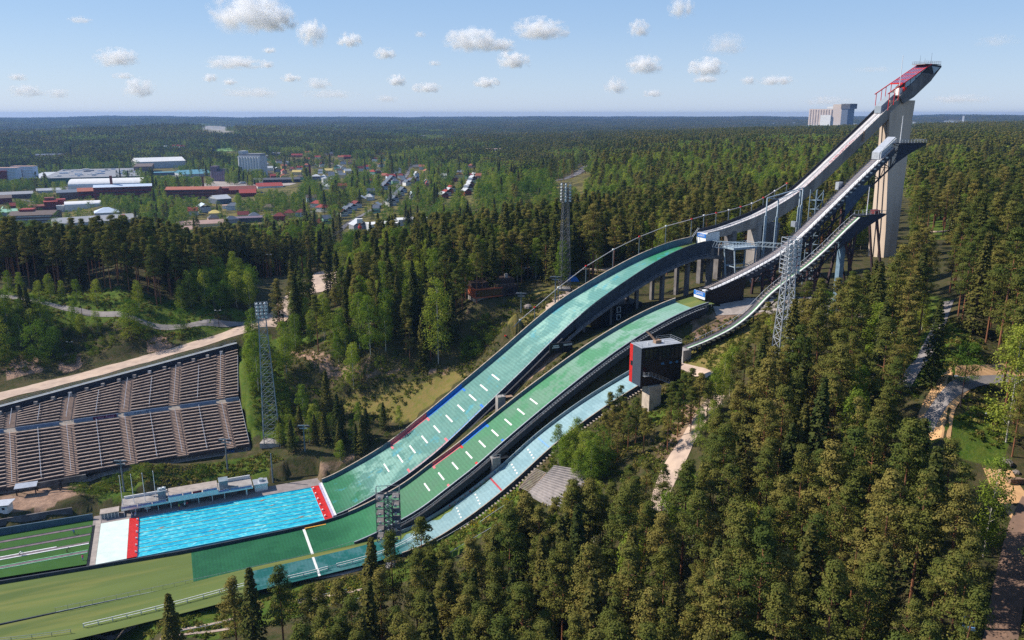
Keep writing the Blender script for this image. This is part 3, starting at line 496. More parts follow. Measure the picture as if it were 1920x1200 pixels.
# legs and trestles
def gz_(s, o): return float(tz(*h2w([s, o, 0])[:2])[0])
LEG = M('rusty_steel', rgb(72, 58, 58), rgb(48, 40, 44), .6, c3=rgb(110, 62, 54), scale3=.4, amt=.7)
for s_t, z_t, s_b in ((176, 86, 178), (173.5, 84, 168), (160, 76, 159), (150, 69, 149), (141, 65, 141)):
    for sg in (-1, 1): MB('H').beam((s_t, OM + sg * 2, z_t), (s_b, OM + sg * 2.6, gz_(s_b, OM) - .5), .7).build('leg', LEG, mt)
mb = MB('H')
for a_, b_ in ((141, 150), (150, 160), (160, 169)):
    for sg in (-1, 1): mb.beam((a_, OM + sg * 2.4, 60.5), (b_, OM + sg * 2.3, 70), .3); mb.beam((b_, OM + sg * 2.4, 60.5), (a_, OM + sg * 2.3, 67), .3)
    for zz in (61.5, 65): mb.beam((a_, OM - 2.4, zz), (b_, OM - 2.4, zz), .3); mb.beam((a_, OM + 2.4, zz), (b_, OM + 2.4, zz), .3)
mb.build('trestle_bracing', LEG, mt)
mb = MB('H')
for x_, y_ in ((165.5, OM + 3.2), (168.5, OM + 3.2), (165.5, OM + 6), (168.5, OM + 6)): mb.beam((x_, y_, 58), (x_, y_, 90.5), .22)
for k in range(10):
    z_ = 60 + k * 3
    mb.beam((165.5, OM + 3.2, z_), (168.5, OM + 3.2, z_ + 3), .14); mb.beam((165.5, OM + 6, z_ + 3), (168.5, OM + 6, z_), .14); mb.box(165.5, 168.5, OM + 3.2, OM + 6, z_, z_ + .12)
mb.build('stair_tower', M('blue_grey_steel', rgb(128, 146, 158), rgb(104, 122, 136), 2), mt)
mb = MB('H'); mb.box(120, 133.5, OM - 2.6, OM + 2.6, gz_(125, OM) - 1, 61.6); mb.prism([(118.6, 59.0), (118.6, 60.9), (121, 61.4), (134, 65), (134, 61)], OM - 2.55, OM + 2.55); mb.build('takeoff_base', BLACKP, mt)
mb = MB('H'); mb.box(118.35, 118.55, OM - 2.7, OM + 3.0, 58.6, 60.9); mb.build('takeoff_board', WHITE, mt)
mb = MB('H'); mb.box(118.27, 118.34, OM - 2.7, OM + 3.0, 59.5, 60.9); mb.build('takeoff_banner', BLUEP, mt)
mb = MB('H'); text_mb('LAHTI', 1.25, lambda x, y, d: (118.22, OM - x * 1.1, 60.2 + y), mb); mb.build('banner_lettering', WHITE, mt)
mb = MB('H'); mb.box(119, 121.5, OM - 1.9, OM - .3, 61.1, 61.5); mb.build('takeoff_sheet', WHITE, mt)
mb = MB('H'); mb.box(157.5, 158.6, OM + 3.2, OM + 5.2, ZM(158) + 1.0, ZM(158) + 2.8); mb.build('sign_frame', STEEL, mt)
mb = MB('H'); mb.box(174.2, 176.2, OM + 2.6, OM + 4, ZM(175) - .5, ZM(175) + 2.1); mb.build('white_cabin', ALU, mt)
# ================================================================== the small hill
sml = hthing('landing_slope', 'narrow pale blue plastic landing slope nearest the foreground trees', 'ski jump hill', (0, OS, 0))
Z3 = lambda s: float(zsml(s)); f3 = lambda s: OS + float(hwsml(s)) + .2; n3 = lambda s: OS - float(hwsml(s)) - .2
sheet(MB('H'), rng_s(-24.5, 99, 1.2), lambda s: OS - hwsml(s) - (.0 if s > 0 else 0), lambda s: OS + hwsml(s), Z3, n=4).build('plastic_surface', PL_SML, sml)
wob = lambda s: 1.2 + .9 * math.sin(s * .5) + .5 * math.sin(s * 1.7)
sheet(MB('H'), rng_s(12, 99, .8), lambda s: f3(s) - max(.25, wob(s) * np.interp(s, [12, 28, 45, 75, 99], [1.2, 1.0, .1, .1, .8])), lambda s: f3(s) - .16, lambda s: Z3(s) + .03).build('mossy_edge', M('moss_edge', rgb(112, 128, 50), rgb(84, 100, 40), .8), sml)
sweep(MB('H'), rng_s(14, 99), f3, lambda s: Z3(s) - 1.5, lambda s: Z3(s) + np.interp(s, [14, 40, 99], [1.0, 1.15, 1.1]), .25).build('far_side_wall', M('pale_wall', rgb(140, 154, 160), rgb(118, 132, 140), .5), sml)
sweep(MB('H'), rng_s(14, 99), n3, lambda s: Z3(s) - 1.6, lambda s: Z3(s) + .35, .25).build('near_side_wall', WALLD, sml)
mb = MB('H'); sweep(mb, rng_s(14, 99), n3, lambda s: Z3(s) + .353, lambda s: Z3(s) + .43, .32)
for s in np.arange(30, 96, .9): mb.box(s, s + .4, n3(s) - 1.5, n3(s) - .5, Z3(s) - .95, Z3(s) - .75)
mb.build('side_steps', COPING, sml)
s_r = line_s(930, 895, OS); cross_strip(MB('H'), s_r, n3(s_r) + .2, f3(s_r) - .2, .45, zsml).build('red_line', M('dull_red', rgb(178, 66, 72), None, 1), sml)
s_b = line_s(1019, 829, OS); cross_strip(MB('H'), s_b, n3(s_b) + 1, f3(s_b) - 1, .35, zsml).build('blue_line', M('faint_blue', rgb(120, 168, 216), None, 1), sml)
for s_ in (s_r - 11, s_r - 5.5, s_r + 5.5, s_r + 10.5):
    for o_ in (-2.4, -.8, .8, 2.4): cross_strip(MB('H'), s_ + o_ * .12, OS + o_ - .35, OS + o_ + .35, .4, zsml).build('dash_mark', LINEW, sml)
for a_, b_, m_ in ((s_r - 12, s_r, M('dot_red', rgb(150, 50, 60), None, 1)), (s_r + 1.5, s_r + 14, M('dot_blue', rgb(50, 100, 150), None, 1))):
    for k, s in enumerate(np.arange(a_, b_, 1.5)):
        r_ = .28 if k % 4 == 0 else .18; A_ = np.arange(10) / 10 * 2 * np.pi
        MB('H').add([(s + r_ * math.cos(t), f3(s) - .14, Z3(s) + .62 + r_ * math.sin(t)) for t in A_], [tuple(range(10))]).build('wall_dot', m_, sml)
cross_strip(MB('H'), line_s(593, 1063, OS), n3(-8) + .1, f3(-8) - .1, .6, zsml).build('cross_line', LINEW, sml)
# small inrun
st = hthing('inrun_tower', 'lowest ski jump inrun with a green striped track beside the middle tower', SJ, (155, OS - 2, 60))
OS2 = -42.
pts = sorted(hs(u, v, OS2) for u, v in ((1286, 652), (1330, 634), (1380, 606.7), (1410, 582), (1433, 557.7), (1480, 519), (1511.7, 495.7), (1546.7, 465), (1593, 420), (1610, 405)))
zis = prof(pts); ZS = lambda s: float(zis(s)); s0, s1 = pts[0][0], pts[-1][0]; SQ = rng_s(s0, s1, 1.5)
sheet(MB('H'), SQ, C(OS2 - 1.5), C(OS2 + 1.5), ZS).build('deck', M('small_deck', rgb(96, 92, 96), rgb(70, 68, 74), 1.5), st)
sheet(MB('H'), SQ, C(OS2 - 1.1), C(OS2 - .5), lambda s: ZS(s) + .05).build('inrun_track', M('pale_track', rgb(214, 216, 210), rgb(180, 184, 180), 1), st)
sheet(MB('H'), SQ, C(OS2 - .5), C(OS2 - .15), lambda s: ZS(s) + .06).build('green_strip', M('green_strip', rgb(62, 146, 70), rgb(48, 120, 56), 1), st)
mb = MB('H')
for s in np.arange(s0 + 26, s1, .9): mb.box(s, s + .4, OS2 + .1, OS2 + 1.3, ZS(s) + .02, ZS(s) + .2)
mb.build('stair_treads', M('stair_timber_pale', rgb(186, 172, 160), rgb(140, 128, 118), 1.5), st)
for o_, n_ in ((OS2 - 1.55, 'near_girder'), (OS2 + 1.55, 'far_girder')): sweep(MB('H'), SQ, C(o_), lambda s: ZS(s) - .9, lambda s: ZS(s) + .1, .15).build(n_, DSTEEL, st)
mb = MB('H'); rail(mb, rng_s(s0 + 4, s1, 3), C(OS2 + 1.6), lambda s: ZS(s), 1.0, 2, .09, False); mb.build('handrail', ALU, st)
for s in np.arange(s0 + 1, s1 - 3, 1.7): MB('H').box(s, s + 1.3, OS2 - 1.66, OS2 - 1.6, ZS(s) - .3, ZS(s) + .15).build('side_panel', ALU, st)
mb = MB('H')
for s in np.arange(s0 + 2, s0 + 26, 3.5):
    for sg in (-1, 1): MB('H').beam((s, OS2 + sg * 1.3, ZS(s) - .5), (s, OS2 + sg * 1.3, gz_(s, OS2) - .3), .2).build('timber_post', DSTEEL, st)
mb = MB('H')
sl = np.arange(s0 + 24, s1 + 1, 4.)
for sg in (-1, 1):
    for a_, b_ in zip(sl[:-1], sl[1:]):
        o_ = OS2 + sg * 1.5; mb.beam((a_, o_, ZS(a_) - 3.2), (b_, o_, ZS(b_) - 3.2), .3); mb.beam((a_, o_, ZS(a_) - .5), (b_, o_, ZS(b_) - 3.2), .18); mb.beam((b_, o_, ZS(b_) - 3.2), (b_, o_, ZS(b_) - .5), .2)
mb.build('lattice_girder', DSTEEL, st)
zt = ZS(s1)
mb = MB('H'); mb.prism([(s1 - 8, ZS(s1 - 8) - 3.4), (s1 - 8, ZS(s1 - 8) - .4), (s1 - 1, zt - .1), (s1 + 9.5, zt + .5), (s1 + 9.5, zt), (s1 + 2, zt - 3.4)], OS2 - 1.75, OS2 - 1.68); mb.build('dark_mesh_side', M('mesh_panel_small', rgb(56, 62, 76), rgb(42, 46, 58), 2), st)
mb = MB('H'); mb.box(s1 - 1, s1 + 9.8, OS2 - 1.8, OS2 + 1.8, zt + .15, zt + .45); mb.build('top_platform', DSTEEL, st)
mb = MB('H')
for o_ in (OS2 - 1.7, OS2 + 1.7):
    mb.beam((s1, o_, zt + 1.5), (s1 + 9.6, o_, zt + 1.5), .09)
    for s in np.arange(s1, s1 + 9.7, 1.6): mb.beam((s, o_, zt + .4), (s, o_, zt + 1.5), .09)
mb.build('platform_rail', STEEL, st)
mb = MB('H'); mb.box(s1 + 5.6, s1 + 7.8, OS2 - 1, OS2 + .8, zt + .45, zt + 1.6); mb.build('red_box', M('brick_red_box', rgb(122, 54, 50), None, 1), st)
for a_, b_, zt_ in ((s1 + 6, s1 + 12, zt - .3), (s1 - 6, s1 + 1, ZS(s1 - 6) - 3.0), (s1 - 2, s1 - 4, zt - 4), (s1 - 17, s1 - 17, ZS(s1 - 17) - 3.2)):
    for sg in (-1, 1): MB('H').beam((a_, OS2 + sg * 1.5, zt_), (b_, OS2 + sg * 1.9, gz_(b_, OS2) - .5), .55).build('leg', LEG, st)
mb = MB('H'); mb.box(s1 - 6.5, s1 - 4.8, OS2 - .8, OS2 + .8, gz_(s1 - 5, OS2) - .5, ZS(s1 - 5) - 2.5); mb.build('lift_shaft', M('pale_blue_shaft', rgb(120, 146, 162), rgb(100, 124, 142), 1), st)
mb = MB('H'); mb.box(s0 - 2.2, s0 + .6, OS2 - 1.9, OS2 + 1.9, gz_(s0, OS2) - 1, ZS(s0) - .15); mb.build('takeoff_block', CONC, st)
SQ1, ZT1 = s1, zt
# ================================================================== the ground
def zoned():
    g = np.zeros(len(GX)); d = np.zeros(len(GX)); o = np.zeros(len(GX)); inv = (GY > 0)
    def put(arr, poly, val, soft=0):
        P = gpoly(poly) if soft == 0 else np.array(poly); m = inside(P, GX, GY) & inv; arr[m] = val
    R = np.hypot(GX, GY); S_, O_ = w2h(GX, GY)
    far = np.clip((R - 450) / 200, 0, 1); o[:] = far * .45; g[:] = far * .35
    for p, v in (([(620, 755), (700, 725), (800, 715), (850, 690), (880, 700), (770, 790), (640, 770)], .8), ([(1270, 680), (1290, 655), (1400, 600), (1440, 590), (1360, 690), (1300, 700)], .9), ([(990, 590), (1040, 570), (1090, 560), (960, 640), (930, 610)], .9), ([(980, 570), (1040, 520), (1130, 500), (1120, 540)], .5)): put(o, p, v)
    for p, v in (([(455, 650), (490, 625), (560, 625), (640, 650), (520, 660), (560, 830), (470, 830), (440, 690)], .9), ([(130, 910), (300, 880), (430, 860), (500, 850), (510, 900), (330, 895), (240, 940), (190, 945)], .7), ([(0, 565), (480, 610), (400, 625), (250, 610), (0, 590)], .7), ([(0, 540), (100, 550), (470, 590), (470, 603), (250, 596), (0, 553)], .75), ([(380, 600), (480, 610), (455, 622), (400, 640), (300, 640)], .5),
              ([(1700, 720), (1690, 650), (1760, 600), (1830, 640), (1850, 700), (1750, 730)], .85), ([(1770, 800), (1860, 740), (1900, 820), (1880, 880), (1780, 850)], .9), ([(1650, 560), (1700, 540), (1790, 560), (1700, 640), (1640, 660)], .6), ([(1740, 400), (1800, 395), (1800, 450), (1740, 450)], .8), ([(1400, 560), (1560, 560), (1700, 520), (1700, 580), (1500, 600)], .25), ([(700, 1080), (880, 960), (1010, 880), (980, 930), (860, 1040), (700, 1110), (400, 1200), (100, 1200), (150, 1185)], .9), ([(1190, 790), (1260, 760), (1330, 690), (1350, 720), (1290, 800)], .6), ([(1150, 370), (1200, 375), (1190, 385), (1140, 382)], 1.)): put(g, p, v)
    for p, v in (([(520, 672), (640, 690), (700, 680), (840, 690), (850, 697), (760, 696), (690, 712), (620, 712), (590, 690)], .7), ([(5, 690), (20, 675), (70, 672), (80, 695), (20, 712)], .9), ([(105, 678), (120, 662), (148, 664), (158, 688), (120, 700)], .9), ([(270, 655), (280, 632), (310, 632), (330, 648), (300, 660)], .9), ([(890, 740), (1040, 650), (1060, 660), (920, 770)], .8), ([(1290, 600), (1420, 570), (1440, 585), (1300, 640)], .55), ([(1220, 850), (1300, 740), (1330, 740), (1300, 830), (1240, 870)], .55), ([(0, 905), (120, 900), (170, 930), (80, 960), (0, 960)], .6), ([(600, 870), (700, 830), (600, 905), (560, 910)], .5), ([(870, 570), (920, 590), (960, 640), (850, 700), (880, 640)], .25)): put(d, p, v)
    return g, d, o
gA, dA, oA = zoned()
V = np.stack([GX, GY, GZ], -1); F = []
idx = np.arange(NR * NT).reshape(NR, NT); a = idx[:-1, :]; b_ = np.roll(idx, -1, 1)[:-1, :]; c_ = np.roll(idx, -1, 1)[1:, :]; d_ = idx[1:, :]
Fq = np.stack([a, d_, c_, b_], -1).reshape(-1, 4)
me = bpy.data.meshes.new('ground'); nv = len(V) + 1
V = np.concatenate([V, [[0, 0, 24.]]]); me.vertices.add(nv); me.vertices.foreach_set('co', V.ravel())
cap = np.array([[idx[0, j], idx[0, (j + 1) % NT], nv - 1] for j in range(NT)])
nl = Fq.size + cap.size; me.loops.add(nl); me.loops.foreach_set('vertex_index', np.concatenate([Fq.ravel(), cap.ravel()]).astype(np.int32))
npo = len(Fq) + len(cap); me.polygons.add(npo); me.polygons.foreach_set('loop_start', np.concatenate([np.arange(len(Fq)) * 4, Fq.size + np.arange(len(cap)) * 3]).astype(np.int32))
me.polygons.foreach_set('use_smooth', [True] * npo); me.update(); me.validate()
ca = me.color_attributes.new('cover', 'FLOAT_COLOR', 'POINT'); cc = np.zeros((nv, 4)); cc[:-1, 0] = gA; cc[:-1, 1] = dA; cc[:-1, 2] = oA; cc[:, 3] = 1; ca.data.foreach_set('color', cc.ravel())
def ground_mat():
    m, nt = new_mat('ground_cover'); L = nt.links.new; out = N(nt, 'ShaderNodeOutputMaterial'); b = N(nt, 'ShaderNodeBsdfPrincipled'); L(b.outputs[0], out.inputs[0]); b.inputs['Roughness'].default_value = .95; b.inputs['Specular IOR Level'].default_value = .1
    tc = N(nt, 'ShaderNodeTexCoord'); at = N(nt, 'ShaderNodeAttribute', attribute_name='cover'); sp = N(nt, 'ShaderNodeSeparateColor'); L(at.outputs['Color'], sp.inputs[0])
    def nz(sc, det=6):
        n = N(nt, 'ShaderNodeTexNoise'); n.inputs['Scale'].default_value = sc; n.inputs['Detail'].default_value = det; n.inputs['Roughness'].default_value = .65; L(tc.outputs['Object'], n.inputs['Vector']); return n.outputs['Fac']
    def ramp(f, c0, c1, lo=.35, hi=.65):
        r = N(nt, 'ShaderNodeMapRange'); r.inputs[1].default_value = lo; r.inputs[2].default_value = hi; L(f, r.inputs[0]); x = N(nt, 'ShaderNodeMix', data_type='RGBA'); x.inputs[6].default_value = c0; x.inputs[7].default_value = c1; L(r.outputs[0], x.inputs[0]); return x.outputs[2]
    n1, n2, n3 = nz(.09), nz(.5), nz(.02)
    floor = ramp(n2, rgb(54, 62, 30), rgb(84, 74, 52)); grass = ramp(n2, rgb(62, 88, 28), rgb(92, 102, 40)); olive = ramp(n2, rgb(104, 104, 50), rgb(126, 108, 66)); dirt = ramp(n2, rgb(168, 138, 116), rgb(128, 104, 88))
    def blend(col, ch, c2):
        # break the borders of each cover up with noise
        s = N(nt, 'ShaderNodeMath', operation='MULTIPLY_ADD'); L(n1, s.inputs[0]); s.inputs[1].default_value = 1.6; s.inputs[2].default_value = -.8
        q = N(nt, 'ShaderNodeMath', operation='ADD'); L(s.outputs[0], q.inputs[0]); L(ch, q.inputs[1])
        r = N(nt, 'ShaderNodeMapRange'); r.inputs[1].default_value = .3; r.inputs[2].default_value = .62; L(q.outputs[0], r.inputs[0])
        # nothing where the cover is absent
        z = N(nt, 'ShaderNodeMapRange'); z.inputs[1].default_value = 0; z.inputs[2].default_value = .2; L(ch, z.inputs[0])
        w = N(nt, 'ShaderNodeMath', operation='MULTIPLY'); L(r.outputs[0], w.inputs[0]); L(z.outputs[0], w.inputs[1])
        x = N(nt, 'ShaderNodeMix', data_type='RGBA'); L(w.outputs[0], x.inputs[0]); L(col, x.inputs[6]); L(c2, x.inputs[7]); return x.outputs[2]
    col = blend(floor, sp.outputs['Red'], grass); col = blend(col, sp.outputs['Blue'], olive); col = blend(col, sp.outputs['Green'], dirt)
    L(col, b.inputs['Base Color']); bp = N(nt, 'ShaderNodeBump'); bp.inputs['Strength'].default_value = .6; bp.inputs['Distance'].default_value = .4; L(nz(1.3), bp.inputs['Height']); L(bp.outputs[0], b.inputs['Normal']); return m
me.materials.append(ground_mat()); go = bpy.data.objects.new('ground', me); COL.objects.link(go); structure(go)
# ------------------------------------------------------------------ roads and paths
GRAVEL = M('gravel', rgb(190, 168, 150), rgb(164, 144, 130), .3, c3=rgb(210, 184, 158), scale3=.12, amt=.6, rough=.95)
ASPH = M('asphalt', rgb(120, 116, 118), rgb(102, 99, 102), .4, rough=.9)
ASPHL = M('pale_asphalt', rgb(146, 139, 135), rgb(126, 120, 117), .3, rough=.9)
SAND = M('sand', rgb(206, 164, 116), rgb(184, 144, 102), .5, rough=.95)
SLAB = M('paving', rgb(176, 164, 154), rgb(150, 140, 132), .5, c3=rgb(128, 120, 116), scale3=1.2, amt=.5, rough=.9)
ROADS = []
def drape(pts, step):
    out = [np.array(pts[0], float)]
    for p, q in zip(pts[:-1], pts[1:]):
        p = np.array(p, float); q = np.array(q, float); n = max(1, int(np.hypot(*(q - p)) / step))
        out += [p + (q - p) * (k + 1) / n for k in range(n)]
    P = np.array(out)
    for _ in range(2):
        if len(P) > 3: P[1:-1] = (P[:-2] + 2 * P[1:-1] + P[2:]) / 4
    return P
def road(name, pts, w, mat, lift=.12, step=2.5, px=True, wob=0., mask=True, zp=None):
    P = drape(np.array([pz(u, v, zp)[:2] for u, v in pts]) if zp is not None else gpoly(pts) if px else pts, step); T = np.gradient(P, axis=0); T /= np.linalg.norm(T, axis=1)[:, None] + 1e-9; Nn = np.stack([-T[:, 1], T[:, 0]], -1)
    k = 5; V = []; F = []
    for i in range(len(P)):
        ww = w * (1 + wob * math.sin(i * .9) * .5 + wob * random.uniform(-.3, .3))
        for j in range(k): q = P[i] + Nn[i] * ww * (j / (k - 1) - .5); V.append((q[0], q[1], 0))
    V = np.array(V); V[:, 2] = tz(V[:, 0], V[:, 1]) + lift
    F = [(i * k + j, i * k + j + 1, (i + 1) * k + j + 1, (i + 1) * k + j) for i in range(len(P) - 1) for j in range(k - 1)]
    if mask: ROADS.append((P, w / 2))
    return structure(MB().add(V, F).build(name, mat))
def area(name, poly, mat, lift=.1, step=2.5, mask=True):
    P = gpoly(poly); x0, y0 = P.min(0); x1, y1 = P.max(0); xs = np.arange(x0, x1, step); ys = np.arange(y0, y1, step); V = []; F = []; ok = {}
    X, Y = np.meshgrid(xs, ys); I = inside(P, X, Y)
    ids = -np.ones(X.shape, int)
    for i in range(len(ys) - 1):
        for j in range(len(xs) - 1):
            if I[i, j]:
                q = []
                for a_, b2 in ((i, j), (i, j + 1), (i + 1, j + 1), (i + 1, j)):
                    if ids[a_, b2] < 0: ids[a_, b2] = len(V); V.append((X[a_, b2], Y[a_, b2], 0))
                    q.append(ids[a_, b2])
                F.append(tuple(q))
    if not V: return
    V = np.array(V); V[:, 2] = tz(V[:, 0], V[:, 1]) + lift
    if mask: CLEAR.append(P)
    return structure(MB().add(V, F).build(name, mat))
CLEAR = []
road('gravel_road', [p[:2] for p in RD], 9.5, GRAVEL, px=False, wob=.15)
road('footpath', [(-60, 545), (0, 556), (120, 578), (250, 598), (400, 606), (480, 603)], 2.6, ASPHL)
area('parking_area', [(470, 612), (505, 585), (530, 560), (560, 525), (600, 508), (640, 506), (655, 520), (630, 540), (570, 556), (535, 600), (500, 618)], GRAVEL, .2)
road('gravel_track', [(1330, 705), (1290, 688), (1262, 682)], 3, GRAVEL, wob=.3)
road('gravel_track', [(1345, 742), (1310, 790), (1275, 850), (1240, 920), (1230, 960)], 4.5, GRAVEL, wob=.2)
road('asphalt_path', [(1772, 598), (1752, 640), (1720, 690), (1695, 715)], 3.2, ASPHL, zp=57.)
road('sand_verge', [(1905, 710), (1850, 722), (1790, 742), (1755, 770), (1750, 800)], 6.5, SAND, .1, zp=54.6)
road('asphalt_path', [(1905, 722), (1850, 735), (1800, 748), (1760, 768), (1735, 790)], 3.3, ASPHL, .16, zp=54.6)
road('sand_verge', [(1960, 1010), (1915, 960), (1885, 915), (1870, 880)], 5, SAND, .1)
road('forest_road', [(1860, 1290), (1888, 1130), (1905, 1040), (1918, 985), (1950, 930)], 4.4, M('shaded_dirt', rgb(140, 112, 94), rgb(112, 92, 80), .4, rough=.95), .12)
area('gravel_yard', [(1010, 590), (1040, 560), (1100, 535), (1170, 510), (1175, 530), (1110, 565), (1060, 590), (1030, 600)], GRAVEL, .12)
road('gravel_track', [(880, 500), (960, 505), (1060, 508), (1180, 500)], 4, GRAVEL, wob=.3)
area('gravel_yard', [(1330, 600), (1340, 570), (1440, 555), (1560, 560), (1700, 590), (1560, 600), (1420, 590)], SLAB, .12)
road('footpath', [(1740, 435), (1830, 430)], 3, GRAVEL)
road('concrete_path', [(110, 1215), (150, 1182), (290, 1152), (400, 1122), (480, 1103)], 1.3, SLAB, .1); road('concrete_path', [(520, 1098), (640, 1078), (690, 1062)], 1.3, SLAB, .1)
for q in ([(330, 1182), (440, 1160)], [(300, 1200), (460, 1172)], [(560, 1130), (700, 1100)]): road('terrace_step', q, .9, GRAVEL, .1)
# motorway and town streets
MW = [(1104, 308), (1092, 318), (1075, 330), (1055, 345)]
road('motorway', [(1112, 305), (1098, 312), (1078, 328), (1050, 338)], 13, ASPHL, .4, 10); road('motorway', [(1100, 304), (1075, 312), (1050, 322), (1020, 334)], 10, ASPH, .4, 10)
for q, w in (([(610, 455), (650, 420), (690, 398), (720, 380), (745, 350), (765, 325), (775, 300)], 8), ([(350, 350), (420, 345), (520, 338), (640, 335)], 9), ([(40, 375), (150, 382), (300, 378), (420, 372), (500, 360)], 8), ([(60, 345), (130, 348), (300, 340), (420, 325)], 8), ([(330, 460), (400, 452), (470, 455), (540, 450)], 8), ([(480, 405), (560, 398), (640, 395)], 7), ([(640, 345), (720, 320), (790, 300)], 6)):
    road('town_street', q, w * .7, ASPH, .3, 12)
area('yard', [(330, 352), (400, 340), (480, 338), (560, 345), (500, 352), (430, 356)], SLAB, .25, 8, False); area('yard', [(60, 355), (160, 345), (290, 335), (340, 325), (330, 345), (200, 360)], ASPH, .2, 8, False)
FIELD = M('field', rgb(112, 146, 76), rgb(100, 134, 66), .02)
area('field', [(383, 281), (420, 277), (449, 277), (440, 284), (400, 285)], FIELD, .8, 12)
area('quarry_clearing', [(362, 242), (372, 235), (430, 239), (448, 247), (420, 250), (385, 249)], M('pale_quarry', rgb(170, 158, 146), rgb(120, 120, 100), .01), 1., 25)
area('field', [(690, 262), (705, 254), (742, 257), (735, 261)], FIELD, 1., 25)
# ================================================================== swimming pool in the outrun
CONCP = M('pool_deck_concrete', rgb(150, 140, 136), rgb(128, 120, 118), .5, rough=.9)
mb = MB('H'); mb.box(-62.2, 6.5, 11.6, 17.5, -.6, .02); structure(mb.build('pool_deck', CONCP))
pool = hthing('swimming_pool', 'turquoise swimming pool with lane ropes at the foot of the slopes', 'swimming pool', (-25, 0, 0))
TILE = M('pool_tile', rgb(96, 196, 214), rgb(84, 184, 206), .3)
mb = MB('H'); mb.box(-50.3, .3, -12.0, 11.9, -2.1, -1.9); mb.box(-50.3, -50.0, -12, 11.9, -1.9, -.02); mb.box(0, .3, -12, 11.9, -1.9, -.02); mb.box(-50, 0, 11.5, 11.9, -1.9, -.03); mb.box(-50, 0, -12.0, -11.75, -1.9, -.03); mb.build('basin', TILE, pool)
def water_mat():
    m, nt = new_mat('pool_water'); L = nt.links.new; out = N(nt, 'ShaderNodeOutputMaterial'); b = N(nt, 'ShaderNodeBsdfPrincipled'); L(b.outputs[0], out.inputs[0]); b.inputs['Roughness'].default_value = .12; b.inputs['Specular IOR Level'].default_value = .5
    tc = N(nt, 'ShaderNodeTexCoord'); mp = N(nt, 'ShaderNodeMapping'); mp.inputs['Scale'].default_value = (.45, .9, 1); L(tc.outputs['Object'], mp.inputs[0])
    n = N(nt, 'ShaderNodeTexNoise'); n.inputs['Scale'].default_value = 1.2; n.inputs['Detail'].default_value = 5; n.inputs['Distortion'].default_value = 1.; L(mp.outputs[0], n.inputs['Vector'])
    mp2 = N(nt, 'ShaderNodeMapping'); mp2.inputs['Scale'].default_value = (.03, .35, 1); L(tc.outputs['Object'], mp2.inputs[0]); n2 = N(nt, 'ShaderNodeTexNoise'); n2.inputs['Scale'].default_value = 1; n2.inputs['Detail'].default_value = 2; L(mp2.outputs[0], n2.inputs['Vector'])
    ad = N(nt, 'ShaderNodeMath', operation='MULTIPLY_ADD'); L(n2.outputs['Fac'], ad.inputs[0]); ad.inputs[1].default_value = .3; L(n.outputs['Fac'], ad.inputs[2])
    cr = N(nt, 'ShaderNodeValToRGB'); L(ad.outputs[0], cr.inputs[0]); e = cr.color_ramp.elements; e[0].position = .5; e[0].color = rgb(16, 156, 192); e[1].position = .95; e[1].color = rgb(178, 232, 232); x = e.new(.72); x.color = rgb(58, 192, 210); L(cr.outputs[0], b.inputs['Base Color'])  # palest ramp stop paints white sparkle into the water colour
    bp = N(nt, 'ShaderNodeBump'); bp.inputs['Strength'].default_value = .35; bp.inputs['Distance'].default_value = .15; L(n.outputs['Fac'], bp.inputs['Height']); L(bp.outputs[0], b.inputs['Normal']); return m
mb = MB('H'); sheet(mb, rng_s(-50, 0, 2), C(-11.75), C(11.5), lambda s: -.22, n=10); mb.build('water', water_mat(), pool)
ROPER = M('rope_red', rgb(150, 130, 140), rgb(120, 150, 170), 1); ROPEY = M('rope_yellow', rgb(214, 184, 110), rgb(190, 160, 90), 1)
for k in range(9):
    o_ = -9.3 + k * 2.3; MB('H').box(-49.9, -.1, o_ - .05, o_ + .05, -.21, -.13).build('lane_rope', ROPEY if k in (1, 5, 8) else ROPER, pool)
mb = MB('H'); mb.box(-52.5, -50.0, -11.9, 11.8, -.02, .12); mb.build('red_end_mat', REDP, pool)
mb = MB('H'); mb.box(.0, 2.3, -11.9, 11.8, -.02, .12); mb.build('red_end_mat', REDP, pool)
for s_, d_ in ((-50.35, 1), (.4, -1)):
    for k in range(6):
        o_ = -9.6 + k * 3.9; MB('H').prism([(s_ - .2, .12), (s_ - .2, .52 if d_ < 0 else .65), (s_ + .2, .65 if d_ < 0 else .52), (s_ + .2, .12)], o_ - .2, o_ + .2).build('starting_block', WHITE, pool)
mb = MB('H'); mb.box(2.45, 2.85, -11.6, 11.6, -.02, .9); mb.build('purple_banner', M('lilac_banner', rgb(150, 140, 184), rgb(206, 202, 216), 2), pool)
mb = MB('H'); mb.box(-60, -52.55, -11.9, 11.8, -.3, .1); structure(mb.build('white_platform', M('pale_tarpaulin', rgb(214, 226, 216), rgb(198, 212, 204), .4, rough=.8)))
mb = MB('H'); mb.box(-61.4, -60.05, -12.2, 14, -.4, .12); structure(mb.build('drain_path', SLAB))
mb = MB('H'); mb.box(-62.2, -61.45, -12.2, 14, -.6, -.1); structure(mb.build('drain_channel', BLACKP))
mb = MB('H'); sheet(mb, rng_s(-126, -62.2, 4), lambda s: -12.4 + np.interp(s, [-90, -40], [4.2, 0]), C(15.6), lambda s: -.02, n=3); structure(mb.build('green_turf', TURFG))
def track_strip(o0, s0, s1, w, m_, z=.05):
    mb = MB('H'); mb.box(s0, s1, o0 - w / 2, o0 + w / 2, -.05, z); return mb.build('inrun_strip', m_)
TS = M('track_dark', rgb(128, 112, 116), rgb(96, 86, 92), .6)
